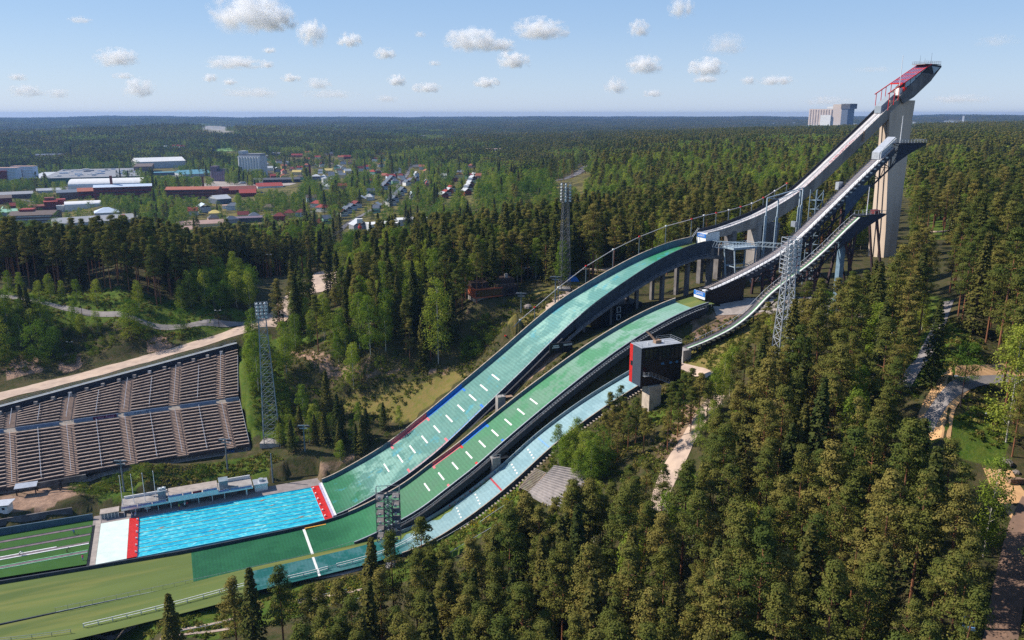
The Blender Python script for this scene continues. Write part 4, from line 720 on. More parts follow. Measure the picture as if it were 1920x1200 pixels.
for o0, sa, m_, lab, edges in ((11.4, -104, TS, 'narrow grey ski track nearest the blue wall on green turf', None), (6.3, -126, TS, 'grey ski track on green turf second from the blue wall', None), (1.6, -126, TS, 'grey ski track with thick white edges on green turf', WHITE), (-3.6, -126, TS, 'dark ski track with thin pale green edges on green turf', M('pale_green_edge', rgb(150, 214, 170), None, 1))):
    t_ = hthing('ski_track', lab, 'ski track', (-62.4, o0, 0)); mb = MB('H'); mb.box(sa, -62.4, o0 - .45, o0 + .45, -.05, .06); mb.build('track_bed', m_, t_)
    if edges:
        for sg in (-1, 1): mb = MB('H'); mb.box(sa, -62.4 - (8 if sg > 0 and edges is WHITE else 0), o0 + sg * .75 - (.18 if edges is WHITE else .1), o0 + sg * .75 + (.18 if edges is WHITE else .1), -.05, .1); mb.build('edge_strip', edges, t_)
    else:
        mb = MB('H'); mb.box(sa, -62.4, o0 + .5, o0 + .75, -.05, .1); mb.build('edge_strip', DSTEEL, t_)
bw = tag(sweep(MB('H'), rng_s(-126, -62.3, 2), lambda s: 16.0 + .35 * math.sin(s * .05), lambda s: -.8, lambda s: 1.7 + np.interp(s, [-110, -66], [.5, 0]), .35).build('boundary_wall', WALLB), 'low blue grey wall along the far edge of the green turf', 'wall')
mb = MB('H'); mb.box(-86, -85, 8.2, 9.0, 0, .35); tag(mb.build('orange_cushion', YEL), 'small pale orange cushion lying on the green turf', 'cushion')
# olive outrun of the small hill
sheet(MB('H'), rng_s(-126, -24.5, 2), lambda s: OS - 6.2, lambda s: n2(s) - .25, lambda s: Z3(s) - .05 + .0 * s, n=4).build('turf_outrun', TURF, sml)
sheet(MB('H'), rng_s(-24.5, 16, 2), lambda s: f3(s) - .2, lambda s: n2(s) - .25, lambda s: Z3(s) - .06, n=2).build('turf_strip', TURF, sml)
# ------------------------------------------------------------------ pool building
pb = hthing('pool_building', 'long white flat roofed pool building with roof terraces and purple banners', 'pool building', (-36, 17, 0))
PM = lambda q: float(np.interp(q, [-66, -58.6, -58.5, -40.8, -37, -17, -16, -12, -7.5, -6.5, -.7], [-60.3, -55.2, -54.5, -44.4, -42, -27.5, -27.2, -24.2, -17.4, -17, -12.6]))
def W_(s0, s1, o0, o1, z0, z1, n_, m_, r=pb):
    if r['category'] in ('pool building', 'kiosk', 'shed'): s0, s1, o0, o1, z0, z1 = PM(s0), PM(s1), o0 - 2, o1 - 2, z0 * .87, z1 * .87
    return MB('H').box(s0, s1, o0, o1, z0, z1).build(n_, m_, r)
W_(-57.5, -10.5, 18.0, 22.5, -.3, 2.7, 'back_wall', CONCD)
W_(-58.5, -36.5, 15.6, 22.8, 2.72, 3.0, 'terrace_slab', CONC); W_(-36.5, -17.0, 15.6, 24.5, 2.9, 3.2, 'terrace_slab', SLAB); W_(-17, -7.5, 15.6, 22.8, 2.72, 3.0, 'terrace_slab', CONC)
W_(-36.5, -17.0, 15.4, 15.6, 2.5, 4.4, 'white_parapet', WHITE); W_(-36.5, -36.3, 15.6, 19, 3.2, 4.4, 'white_parapet', WHITE)
W_(-58.5, -36.5, 15.4, 15.6, 2.4, 3.1, 'canopy_edge', ALU); W_(-17, -7.5, 15.4, 15.6, 2.5, 3.3, 'canopy_edge', WHITE)
LIL = M('purple_banner', rgb(112, 106, 150), rgb(160, 156, 188), 1.2, stretch=(1, 1, 3))
for s0, s1 in ((-58.3, -51), (-50.6, -44), (-43.6, -37.5), (-36.2, -31), (-30.7, -27.4), (-23, -17.4), (-16.6, -12.2), (-11.8, -7.7)):
    z_ = 4.42 if -36.4 < s0 < -17.2 else 3.12; W_(s0, s1, 15.36, 15.44, z_, z_ + .75, 'banner', LIL)
W_(-27, -23.5, 15.34, 15.42, 4.4, 5.2, 'red_banner', M('red_banner', rgb(150, 34, 60), None, 1))
mb = MB('H'); rail(mb, rng_s(-54.5, -17.5, 2), C(13.5), lambda s: 3.85 if -42 < s < -27.5 else 2.68, .9, 2.4, .07, False); mb.build('terrace_rail', STEEL, pb)
CAB = M('grey_cabin', rgb(132, 146, 154), rgb(112, 126, 136), .5)
for s0 in (-40.8, -15.8): W_(s0, s0 + 3.4, 17, 20, 3.0 if s0 < -20 else 3.0, 6.2, 'roof_cabin', CAB); W_(s0 - .15, s0 + 3.55, 16.85, 20.15, 6.2, 6.35, 'cabin_roof', CAB)
mb = MB('H'); mb.box(-44, -43.5, 16, 16.6, 5.5, 6.1); mb.box(-43.1, -42.5, 16, 16.7, 5.5, 6.2); mb.build('roof_speaker', WHITE, pb)
for s in np.arange(-57.5, -8, 5.4): W_(s, s + .25, 15.9, 16.15, 0, 2.6, 'canopy_post', WHITE)
for s0, s1, m_ in ((-55, -50, CAB), (-48, -45, WHITE), (-33, -30, M('green_sign', rgb(60, 150, 140), None, 1)), (-28, -25, CAB)): W_(s0, s1, 17.7, 17.9, .3, 2.2, 'wall_panel', m_)
W_(-57.5, -36.8, 22.4, 22.7, 3.0, 3.9, 'rear_parapet', WHITE); W_(-14, -7.6, 22.4, 22.7, 3.0, 4.2, 'rear_parapet', WHITE)
kb = hthing('kiosk', 'small white kiosk with a round tank on its roof', 'kiosk', (-15, 17, 0)); W_(-6.2, -1.0, 17.2, 21, -.2, 2.6, 'wall', WHITE, kb); W_(-6.5, -.7, 17, 21.2, 2.6, 2.8, 'roof', ALU, kb)
mb = MB('H'); mb.tube((-14.6, 17.4, 2.4), (-14.6, 17.4, 3.2), .9, .8, 12); mb.build('roof_tank', ALU, kb)
sh = hthing('shed', 'low grey shed with white pillars between the pool building and turf wall', 'shed', (-58, 15, 0)); W_(-65.5, -59, 16.6, 19.2, -.2, 2.0, 'wall', CAB, sh); W_(-66, -58.6, 16.2, 19.6, 2.0, 2.2, 'roof', SLAB, sh)
for k in range(6): W_(-65.8 + k * 1.35, -65.6 + k * 1.35, 16.3, 16.5, 0, 2.0, 'pillar', WHITE, sh)
# ------------------------------------------------------------------ persons
def person_mesh(name, pose, cols):
    """one continuous body: lofted limbs and trunk; trousers, top and skin by height"""
    b = MB(); E = lambda c, rx, ry, n=8: [(c[0] + rx * math.cos(t), c[1] + ry * math.sin(t), c[2]) for t in np.arange(n) / n * 2 * np.pi]
    bend = pose.get('bend', 0.); ln = pose.get('stride', .12)
    hip = np.array([0, 0, .92 - .1 * bend]); up = np.array([.55 * bend, 0, math.sqrt(1 - (.55 * bend) ** 2)])
    def limb(pts, rr, mi):
        rings = []
        for k, (p, r) in enumerate(zip(pts, rr)):
            p = np.array(p); d = np.array(pts[min(k + 1, len(pts) - 1)]) - np.array(pts[max(k - 1, 0)]); d = d / np.linalg.norm(d); x = np.cross(d, [0, 1, 0]); x /= np.linalg.norm(x); y = np.cross(d, x)
            rings.append([p + r * (math.cos(t) * x + math.sin(t) * y) for t in np.arange(8) / 8 * 2 * np.pi])
        b.loft(rings, mi=mi)
    for sg in (-1, 1):
        limb([hip + [0, sg * .09, .02], [.03 + sg * ln * .6, sg * .1, .5], [sg * ln, sg * .1, .1]], (.095, .065, .045), 1)
        limb([[sg * ln - .05, sg * .1, .05], [sg * ln + .06, sg * .1, .045], [sg * ln + .2, sg * .1, .03]], (.045, .05, .03), 3)
        sh_ = hip + up * .52; limb([sh_ + [0, sg * .17, 0], sh_ + [.05 + .2 * bend, sg * .24, -.27], sh_ + [.12 + .35 * bend, sg * .2, -.5]], (.055, .042, .033), 0)
        hd = sh_ + np.array([.12 + .35 * bend, sg * .2, -.5]); limb([hd, hd + [.02, 0, -.08], hd + [.03, 0, -.15]], (.03, .04, .018), 2)
    b.loft([E(hip + up * t + np.array([0, 0, 0]), rx, ry) for t, rx, ry in ((-.04, .11, .16), (.1, .1, .15), (.3, .115, .175), (.48, .1, .185), (.55, .06, .09), (.6, .045, .05))], mi=0)
    hc = hip + up * .72
    b.loft([E(hc + np.array([.0, 0, z]), rx, ry) for z, rx, ry in ((-.12, .045, .045), (-.08, .08, .065), (0, .1, .078), (.03, .1, .078))], mi=2)
    b.loft([E(hc + np.array([-.005, 0, z]), rx, ry) for z, rx, ry in ((.03, .104, .08), (.08, .09, .07), (.12, .04, .03))], mi=3)
    return b.build(name, None, mats=cols)
SKIN = M('skin', rgb(206, 160, 132), None, 4); HAIR = M('hair', rgb(60, 46, 38), None, 4)
def person(p, rz, top, leg, label, bend=0., group=None, stride=.12):
    o = person_mesh('person', {'bend': bend, 'stride': stride}, [M('top', rgb(*top), None, 3), M('legs', rgb(*leg), None, 3), SKIN, HAIR]); o.location = [float(c) for c in p]; o.rotation_euler = (0, 0, rz); return tag(o, label, 'person', group)
ph = lambda s, o, z=0.: h2w([s, o, z])
person(ph(-38.9, 12.5), 1, (232, 190, 60), (190, 60, 50), 'person in a yellow top and red trousers walking on the pool deck')
person(ph(-37.3, 13.1), 2, (230, 230, 228), (60, 70, 90), 'person in a white top standing beside one in red under the canopy')
person(ph(-36.6, 13.2), -1, (206, 50, 60), (50, 56, 70), 'person in a red top standing under the pool building canopy')
person(ph(-51.8, 12.6), .5, (228, 230, 235), (90, 130, 190), 'person in white with blue legs standing at the pool corner by the red mat')
person(ph(-50.9, 12.4), 3, (120, 150, 200), (226, 226, 226), 'person in a light blue top stepping onto the red mat')
person(ph(-66.5, 8.0, .05), 2.5, (70, 110, 170), (50, 60, 90), 'person in blue crouching on the second ski track', 1.2)
person(ph(-92, 1.9, .05), .6, (190, 230, 40), (226, 226, 224), 'person in a neon yellow top bending over the white edged ski track', 1.3)
person(ph(-79, 1.3, .05), .4, (224, 226, 232), (60, 66, 84), 'person in white bending over the white edged ski track', 1.4)
person(ph(-67.5, -1.9, .05), .4, (74, 70, 68), (120, 96, 80), 'person in dark clothes bending beside the green edged ski track', 1.2)
person(ph(-63.2, -8.2, .05), 2, (230, 60, 140), (150, 190, 230), 'person in a pink top beside the pale platform edge', .9)
for k, (s_, o_) in enumerate(((-13, 4.4), (-31.0, -4.6), (-15.5, 8.6), (-44, 3.0), (-6, -6.4))):
    mb = MB('H'); z_ = -.2
    rings = [[(s_ + x, o_ + r * math.cos(t), z_ + .02 + r * .55 * math.sin(t)) for t in np.arange(8) / 8 * 2 * np.pi] for x, r in ((-.9, .04), (-.5, .1), (-.1, .16), (.25, .19), (.45, .09), (.5, .1), (.62, .11), (.74, .04))]; mb.loft(rings)
    for sg in (-1, 1): mb.tube((s_ + .3, o_ + sg * .15, z_ + .02), (s_ + .75 * sg + .4, o_ + sg * .4, z_ + .05), .05, .03, 6)
    tag(mb.build('person', SKIN), ['person swimming front crawl in the middle of the pool', 'person swimming near the lower yellow lane rope', 'person swimming along the upper yellow lane rope', 'person swimming in the quiet half towards the pale platform', 'person swimming close to the grey wall and red mat'][k], 'person')
# ------------------------------------------------------------------ flagpoles and poles by the pool
POLEW = M('white_pole', rgb(226, 228, 230), rgb(208, 210, 214), 1)
def pole(name, label, cat, base, top_px, r=.09, mat=POLEW, group=None, extra=None):
    d = ray(*top_px); t = base[1] / d[1]; zt = d[2] * t + H0; t_ = thing(name, label, cat, base, 0, group)
    mb = MB(); mb.tube(base, (base[0], base[1], zt), r, r * .6, 6); mb.build('shaft', mat, t_)
    if extra: extra(t_, base, zt)
    return t_
def ball(t_, b, z): MB().loft([[(b[0] + r * math.cos(a_), b[1] + r * math.sin(a_), z + h) for a_ in np.arange(6) / 6 * 6.283] for h, r in ((0, .08), (.12, .16), (.24, .05))]).build('finial', POLEW, t_)
for k, (bpx, tpx) in enumerate((((229, 957), (224.5, 893)), ((250.7, 950), (247.5, 890)), ((272, 942), (268.5, 888)), ((292.5, 934), (289, 884)))):
    p = pz(bpx[0], bpx[1], 3.0); s_, o_ = w2h(p[0], p[1]); p = h2w([float(s_), 16.5, 2.55]); pole('flagpole', ['bare white flagpole at the outer end of the pool terrace', 'bare white flagpole second from the outer terrace end', 'bare white flagpole third from the outer terrace end', 'bare white flagpole beside the grey roof cabin'][k], 'flagpole', p, tpx, .1, POLEW, None, ball)
for s_, o_, z_, h_, lab in ((208, -2.4, 117.5 - 5.8, 14.2, 'tall white flagpole beside the red start house'), (194.6, OM - 2.2, 105.6, 8.6, 'white flagpole on the platform of the middle tower'), (SQ1 + 1.5, OS2 - 1.6, ZT1 + .4, 8.4, 'white flagpole on the lowest tower platform')):
    if s_ == 208: s_, z_ = 219.2, 121.3
    p = h2w([s_, o_, z_]); t_ = thing('flagpole', lab, 'flagpole', p); MB().tube(p, (p[0], p[1], p[2] + h_), .16, .08, 6).build('shaft', POLEW, t_); ball(t_, p, p[2] + h_)
def lamp_head(t_, b, z):
    for sg in (-1, 1): MB().beam((b[0], b[1], z), (b[0] + sg * 1.0, b[1], z + .2), .08).build('arm', STEEL, t_); MB().box(b[0] + sg * 1.0 - .35, b[0] + sg * 1.0 + .35, b[1] - .2, b[1] + .2, z + .15, z + .4).build('lamp', ALU, t_)
def one_head(t_, b, z): MB().beam((b[0], b[1], z), (b[0] - 1.6, b[1], z + .35), .1).build('arm', STEEL, t_); MB().box(b[0] - 2.1, b[0] - 1.4, b[1] - .18, b[1] + .18, z + .25, z + .42).build('lamp', ALU, t_)
for bx, tx, lab, ex in (((411, 613), (409, 583), 'grey street lamp where the gravel road meets the footpath', lamp_head), ((404, 596), (403.5, 553), 'tall thin lamp post on the footpath before the trees', None), ((283, 632), (281, 611), 'lamp post above the larger sand scar beside the gravel road', lamp_head), ((133, 661), (131, 642), 'lamp post above the small sand scar by the gravel road', lamp_head), ((508, 527), (507, 478), 'lamp post by the green fence at the parking area', lamp_head), ((154, 590), (152, 560), 'thin lamp post on the grass beside the footpath', None), ((1800, 766), (1806, 708), 'street lamp with a bent arm on the sandy path curve', one_head), ((1862, 812), (1872, 778), 'street lamp among the pines beside the sandy path', one_head)):
    pole('street_lamp', lab, 'street lamp', gp(*bx), tx, .12, DSTEEL if ex is None else LEG, None, ex)
# ------------------------------------------------------------------ chair lift pylons
def lift(t_, b, z):
    for k, (dz, w) in enumerate(((-.2, 3.4), (-1.2, 2.4))): MB().beam((b[0] - w / 2, b[1] - .3, b[2] * 0 + z + dz), (b[0] + w / 2, b[1] + .3, z + dz - .3), .3).build('cross_arm', STEEL, t_)
    for sg in (-1, 1): MB().box(b[0] + sg * 1.5 - .7, b[0] + sg * 1.5 + .7, b[1] - .3, b[1] + .3, z - .9, z - .5).build('sheave', DSTEEL, t_)
GPOST = M('blue_grey_post', rgb(112, 124, 130), rgb(92, 104, 112), 1)
for bx, tx, lab in (((977, 588), (970, 548), 'chair lift pylon on the slope beside the dark timber restaurant'), ((1041, 568), (1036, 517), 'chair lift pylon at the gravel yard beside the wind cable'), ((427, 882), (418, 822), 'chair lift pylon on the grass below the grandstand corner'), ((233, 922), (227, 862), 'chair lift pylon between bushes behind the flagpoles'), ((572, 846), (563, 796), 'chair lift pylon among dark spruces near the lattice mast'), ((512, 905), (500, 850), 'leaning grey post beside the kiosk at the pool end')):
    pole('lift_pylon', lab, 'lift pylon', gp(*bx), tx, .3, GPOST, None, lift if 'leaning' not in lab else None)
# ------------------------------------------------------------------ wind cable on poles beside the large hill
wc = hthing('wind_cable', 'white cable strung on grey posts along the large slope and its tower', 'cable', (60, 12.5, 20))
wp = [(948, 630), (975, 600), (1002.7, 576.7), (1047, 539), (1099, 499), (1150, 468), (1199, 444), (1249, 424), (1297, 411), (1320, 404), (1343, 399.5), (1366.7, 394), (1389, 388), (1410, 381.5), (1431.7, 371), (1453, 358), (1475.7, 344)]
def woff(u): return 12.2 if u < 1000 else float(np.interp(u, [1000, 1290], [11.5, 5.2])) if u < 1290 else 3.4
wq = [(lambda s_z, o_: np.array([s_z[0], o_, s_z[1]]))(hs(u, v, woff(u)), woff(u)) for u, v in wp]
mb = MB('H')
for p, q in zip(wq[:-1], wq[1:]): mb.tube(p, q, .13, .13, 5)
mb.build('cable', M('cable_pale', rgb(206, 198, 196), rgb(180, 172, 172), 1), wc)
for k, p in enumerate(wq):
    s_ = p[0]; zb = (Z(s_) + .5) if s_ < 136 else ZI(min(s_, 223)); MB('H').tube((p[0], p[1], min(zb, p[2] - 1)), p, .16, .13, 6).build('post', GPOST, wc)
    MB('H').box(p[0] - .3, p[0] + .3, p[1] - .25, p[1] + .25, p[2] - .1, p[2] + .3).build('sensor', WHITE if k % 2 else REDP, wc)
# ================================================================== judges' tower
jt = hthing('judges_tower', 'black judges tower with a red edge on a square concrete column', 'tower', (82.5, -54, 36))
JS0, JS1, JO0, JO1, JZ0, JZ1 = 78.4, 91.2, -55.0, -49.4, 44.2, 54.9
JB = M('black_cladding', rgb(26, 28, 34), rgb(20, 22, 27), .8, rough=.45, stretch=(1, 1, 6)); JG = M('grey_cladding', rgb(70, 78, 90), rgb(58, 66, 78), .8, rough=.5, stretch=(1, 1, 8))
J = lambda s0, s1, o0, o1, z0, z1, n_, m_: MB('H').box(s0, s1, o0, o1, z0, z1).build(n_, m_, jt)
J(JS0, JS1, JO0, JO1, JZ0, JZ1, 'black_body', JB); J(JS0 - .12, JS0 - .003, JO0, JO1 - 1.4, JZ0, JZ1, 'grey_end_panel', JG); J(JS0 - .14, JS0 - .003, JO1 - 1.4, JO1 + .1, JZ0, JZ1, 'red_edge_panel', REDP); J(JS0 - .2, JS0 - .14, JO1 - 1.35, JO1 - .5, 49, 50.3, 'small_window', GLASS)
J(80.7, 84.4, -56.0, -52.4, 34.5, JZ0 - .003, 'column', M('column_concrete', rgb(196, 182, 164), rgb(172, 158, 144), .5, c3=rgb(140, 130, 120), scale3=.5, amt=.4, rough=.9))
J(JS0, JS1, JO0, JO1, JZ1 + .003, JZ1 + .12, 'roof_deck', M('roof_grey', rgb(168, 172, 178), rgb(150, 154, 160), .6))
for k in range(9): s_ = JS0 + 1.1 + k * 1.35; J(s_, s_ + .95, JO0 - .05, JO0 - .002, 51.2, 54.3, 'tall_window', GLASS)
for s_, w_ in ((84.6, 1.), (87.2, .9), (89.2, .9)): J(s_, s_ + w_, JO0 - .06, JO0 - .003, 49.6, 50.2, 'strip_window', M('strip_glass_blue', rgb(70, 120, 160), None, 1))  # strip windows of plain blue glass
J(JS0 + .6, JS0 + 1.4, JO0 - .05, JO0 - .003, 47.6, 49.6, 'dark_red_door', M('dark_red', rgb(70, 22, 24), None, 1))
mb = MB('H'); za, zb_ = 47.4, 44.4
mb.box(JS0 + .4, JS0 + 2.4, JO0 - 1.3, JO0 - .1, za - .12, za)
for k in range(14): mb.box(JS0 + 2.4 + k * .42, JS0 + 2.85 + k * .42, JO0 - 1.25, JO0 - .15, za - .28 - k * .2, za - .2 - k * .2)
for k in range(3):
    h_ = .35 * (k + 1); mb.beam((JS0 + .4, JO0 - 1.3, za + h_), (JS0 + 2.4, JO0 - 1.3, za + h_), .05); mb.beam((JS0 + 2.4, JO0 - 1.3, za + h_), (JS0 + 8.4, JO0 - 1.3, za - 2.9 + h_), .05); mb.beam((JS0 + .4, JO0 - 1.3, za + h_), (JS0 + .4, JO0 - .1, za + h_), .05)
for k in range(8): s_ = JS0 + .4 + k * 1.14; zz = za - max(0, (s_ - JS0 - 2.4) * .483); mb.beam((s_, JO0 - 1.3, zz - .1), (s_, JO0 - 1.3, zz + 1.05), .06)
mb.box(JS0 + 8.2, JS0 + 9.8, JO0 - 1.3, JO0 - .1, za - 3.05, za - 2.95)
mb.build('outside_stair', STEEL, jt)
mb = MB('H')
for k in (.5, 1.0):
    z_ = JZ1 + .12 + k
    mb.beam((JS0 + .1, JO0 + .1, z_), (JS0 + .1, JO1 - .1, z_), .06); mb.beam((JS0 + 8, JO1 - .1, z_), (JS1 - .2, JO1 - .1, z_), .06); mb.beam((JS1 - .2, JO0 + .1, z_), (JS1 - .2, JO1 - .1, z_), .06); mb.beam((JS0 + 8, JO0 + 1.5, z_), (JS1 - .2, JO0 + 1.5, z_), .06)
for s_, o_ in ((JS0 + .1, JO0 + .1), (JS0 + .1, JO1 - .1), (JS0 + 8, JO1 - .1), (JS1 - .2, JO1 - .1), (JS1 - .2, JO0 + .1), (JS0 + 8, JO0 + 1.5)): mb.beam((s_, o_, JZ1 + .1), (s_, o_, JZ1 + 1.15), .06)
mb.build('roof_rail', STEEL, jt)
mb = MB('H')
for o_ in (JO1 - 2.2, JO1 - 1.2): mb.beam((JS0 + 6.5, o_ - 1.2, JZ1 + .3), (JS0 + 4.6, o_ + 1.0, JZ1 + 3.0), .3)
mb.box(JS0 + 5.6, JS0 + 7.4, JO1 - 3.6, JO1 - 2.2, JZ1 + .12, JZ1 + 1.0); mb.build('roof_ladder', WOOD, jt)
mb = MB('H'); mb.tube((JS0 + 3, JO0 + 2, JZ1 + .1), (JS0 + 3, JO0 + 2, JZ1 + .8), .15, .15, 8); mb.build('roof_vent', WHITE, jt)
# ================================================================== floodlight masts
LAMP = M('lamp_glass', rgb(206, 212, 216), rgb(180, 188, 194), 3, rough=.2)
MASTM = M('mast_steel', rgb(150, 158, 164), rgb(122, 130, 138), .5, rough=.5, metal=.2)
def mast(label, base, h, w0, w1, hw_, hh, rows, cols, mat=MASTM, rot=.35):
    t = thing('floodlight_mast', label, 'floodlight mast', base, rot); b = np.array(base, float); ca, sa = math.cos(rot), math.sin(rot)
    P = lambda x, y, z: (b[0] + x * ca - y * sa, b[1] + x * sa + y * ca, b[2] + z); mb = MB(); n = 15; zs = np.linspace(0, h, n); ww = lambda z: w0 + (w1 - w0) * z / h
    cr = [(-1, -1), (1, -1), (1, 1), (-1, 1)]
    for (x, y) in cr: mb.beam(P(x * w0 / 2, y * w0 / 2, 0), P(x * w1 / 2, y * w1 / 2, h), .22)
    for a_, c_ in zip(zs[:-1], zs[1:]):
        for k in range(4):
            (x0, y0), (x1, y1) = cr[k], cr[(k + 1) % 4]; A = ww(a_) / 2; B = ww(c_) / 2
            mb.beam(P(x0 * A, y0 * A, a_), P(x1 * B, y1 * B, c_), .09); mb.beam(P(x1 * A, y1 * A, a_), P(x0 * B, y0 * B, c_), .09); mb.beam(P(x0 * B, y0 * B, c_), P(x1 * B, y1 * B, c_), .1)
    mb.build('lattice_shaft', mat, t)
    mb = MB(); z0 = h - hh * .75
    for sg in (-1, 1):
        for x in (-hw_, 0, hw_): mb.beam(P(x, sg * w1 * .9, z0), P(x, sg * w1 * .9, h + hh * .25), .14)
    for r in range(rows + 1):
        z_ = z0 + hh * r / rows
        for sg in (-1, 1): mb.beam(P(-hw_, sg * w1 * .9, z_), P(hw_, sg * w1 * .9, z_), .12)
        for x in (-hw_, hw_): mb.beam(P(x, -w1 * .9, z_), P(x, w1 * .9, z_), .1)
    for r in range(0, rows, 2):
        z_ = z0 + hh * r / rows; mb.beam(P(-hw_, -w1 * .9, z_), P(hw_, -w1 * .9, z_ + hh / rows), .08); mb.beam(P(hw_, w1 * .9, z_), P(-hw_, w1 * .9, z_ + hh / rows), .08)
    mb.build('head_frame', mat, t)
    for r in range(rows):
        for c_ in range(cols):
            x = -hw_ + 2 * hw_ * (c_ + .5) / cols; z_ = z0 + hh * (r + .5) / rows
            for sg in ((-1,) if cols * rows > 14 else (-1, 1)): MB().tube(P(x, sg * w1 * .95, z_), P(x, sg * (w1 * .95 + .45), z_ - .12), .22, .42, 8).build('floodlight', LAMP, t)
    MB().box(b[0] - w0 * .6, b[0] + w0 * .6, b[1] - w0 * .6, b[1] + w0 * .6, b[2] - 1.5, b[2] + .3).build('footing', CONC, t)
    return t
def mast_h(base, top):
    d = ray(*top); return float(d[2] * (base[1] / d[1]) + H0 - base[2])
m1 = gp(510, 826); mast('tall lattice floodlight mast rising from bushes beside the grandstand', m1, mast_h(m1, (491, 575)), 5.4, 2.0, 1.9, 4.6, 4, 3)
m2 = h2w([97, 27, 0]); m2[2] = tz(m2[0], m2[1])[0]; m2 = np.array(gp(1083, 538)) if False else m2; mast('grey lattice floodlight mast in the pines behind the teal slope', m2, mast_h(m2, (1085, 352)), 3.6, 1.7, 1.7, 6.5, 6, 2, M('weathered_mast', rgb(120, 120, 120), rgb(84, 84, 86), .6), .3)
m3 = h2w([103, -80, 0]); m3[2] = tz(m3[0], m3[1])[0]; mast('silver lattice floodlight mast standing in front of the jump towers', m3, mast_h(m3, (1468, 462)), 4.4, 1.6, 1.8, 8.5, 8, 3, M('silver_mast', rgb(206, 210, 214), rgb(180, 184, 190), 1, metal=.3, rough=.4), .2)
m4 = h2w([10, -48.5, 0]); m4[2] = tz(m4[0], m4[1])[0]; m4h = mast_h(m4, (734, 940)); t4 = mast('dark floodlight mast with stacked platforms in front of the green slope', m4, m4h, 2.2, 2.0, 2.9, 13.5, 6, 3, M('mast_grey', rgb(118, 122, 128), rgb(88, 92, 98), 1), .1)
for k in range(6):
    z_ = m4[2] + m4h - 9.3 + k * 2.08; MB().box(m4[0] - 2.9, m4[0] - 1.1, m4[1] - 1.4, m4[1] + 1.4, z_, z_ + .1).build('platform', CONCD, t4); MB().box(m4[0] + 1.1, m4[0] + 2.9, m4[1] - 1.4, m4[1] + 1.4, z_ + .5, z_ + .6).build('platform', CONCD, t4)
# ------------------------------------------------------------------ steel stands between the towers
SG = M('pale_steel', rgb(172, 188, 198), rgb(146, 162, 174), 1.5, rough=.5)
cs = hthing('coach_platform', 'grey steel trainers platform on slanted legs beside the large takeoff', 'platform', (147, -8, 58))
mb = MB('H'); mb.box(140.5, 150.5, -12.5, -6.5, 70.6, 71.3); mb.build('deck', SG, cs)
mb = MB('H')
for o_ in (-12.5, -6.5): rail(mb, rng_s(140.5, 150.5, 2), C(o_), lambda s: 71.3, 1.1, 1.4, .1)
for s in (140.5, 150.5):
    for k in (.5, 1.1): mb.beam((s, -12.5, 71.3 + k), (s, -6.5, 71.3 + k), .1)
mb.build('rail', SG, cs)
for a_, b2, o_ in ((141, 142.6, -12.3), (141, 142.6, -7), (150, 149.6, -12.3), (150, 149.6, -7)): MB('H').beam((a_, o_, 70.6), (b2, o_, 57), .38).build('leg', SG, cs)
mb = MB('H')
for z_ in (60, 64.5):
    for o_ in (-12.3, -7): mb.beam((142, o_, z_), (149.7, o_, z_), .25)
    for s in (142.1, 149.7): mb.beam((s, -12.3, z_), (s, -7, z_), .25)
mb.beam((149.7, -12.3, 57.5), (149.7, -7, 64), .2); mb.beam((149.7, -12.3, 64), (149.7, -7, 57.5), .2); mb.build('cross_brace', SG, cs)
mb = MB('H')   # lattice arm reaching to the takeoff
for z_ in (70.0, 72.2):
    for o_ in (-10.5, -8.5): mb.beam((151, o_, z_ - .4), (137, o_ + 3, z_ + .9), .12)
for k in range(14):
    t_ = k / 14; q = lambda t, o_, z_: (151 - 14 * t, o_ + 3 * t, z_ - .4 + 1.3 * t); mb.beam(q(t_, -10.5, 70), q(t_ + 1 / 14, -10.5, 72.2), .09); mb.beam(q(t_, -8.5, 72.2), q(t_ + 1 / 14, -8.5, 70), .09); mb.beam(q(t_, -10.5, 72.2), q(t_ + 1 / 14, -8.5, 72.2), .08)
mb.build('lattice_arm', SG, cs)
mb = MB('H')
for z_ in (71.2, 72.6): mb.beam((150.5, -11.8, z_), (158.5, -24.5, z_ + .3), .13); mb.beam((151.8, -11, z_), (159.8, -23.8, z_ + .3), .13)
for k in range(12):
    a_ = k / 12; b2 = (k + 1) / 12; q = lambda t, x, z_: (150.5 + x + 8 * t, -11.8 + x * .6 - 12.7 * t, z_ + .3 * t); mb.beam(q(a_, 0, 71.2), q(b2, 0, 72.6), .09); mb.beam(q(a_, 1.3, 71.2), q(b2, 1.3, 72.6), .09)
mb.build('lattice_bridge', SG, cs)
wf = hthing('wind_gauge_gantry', 'pair of tall pale steel goal frames between the large and middle towers', 'steel frame', (160, -10, 60))
for s_, o_, zt_ in ((157, -8, 87.0), (161, -9, 86.5), (170, -9.5, 89.5), (172.5, -8, 90)):
    mb = MB('H'); mb.beam((s_, o_, 58), (s_, o_, zt_ - 6), .55); mb.beam((s_ - .6, o_, 58), (s_ - .4, o_, zt_ - 6), .25); mb.beam((s_, o_, zt_ - 6), (s_, o_, zt_), .35); mb.build('post', SG, wf)
mb = MB('H'); mb.beam((157, -8, 87), (172.5, -8, 90), .3); mb.beam((161, -9, 86.5), (170, -9.5, 89.5), .25); mb.beam((157, -8, 87), (161, -9, 86.5), .2); mb.build('crossbar', SG, wf)
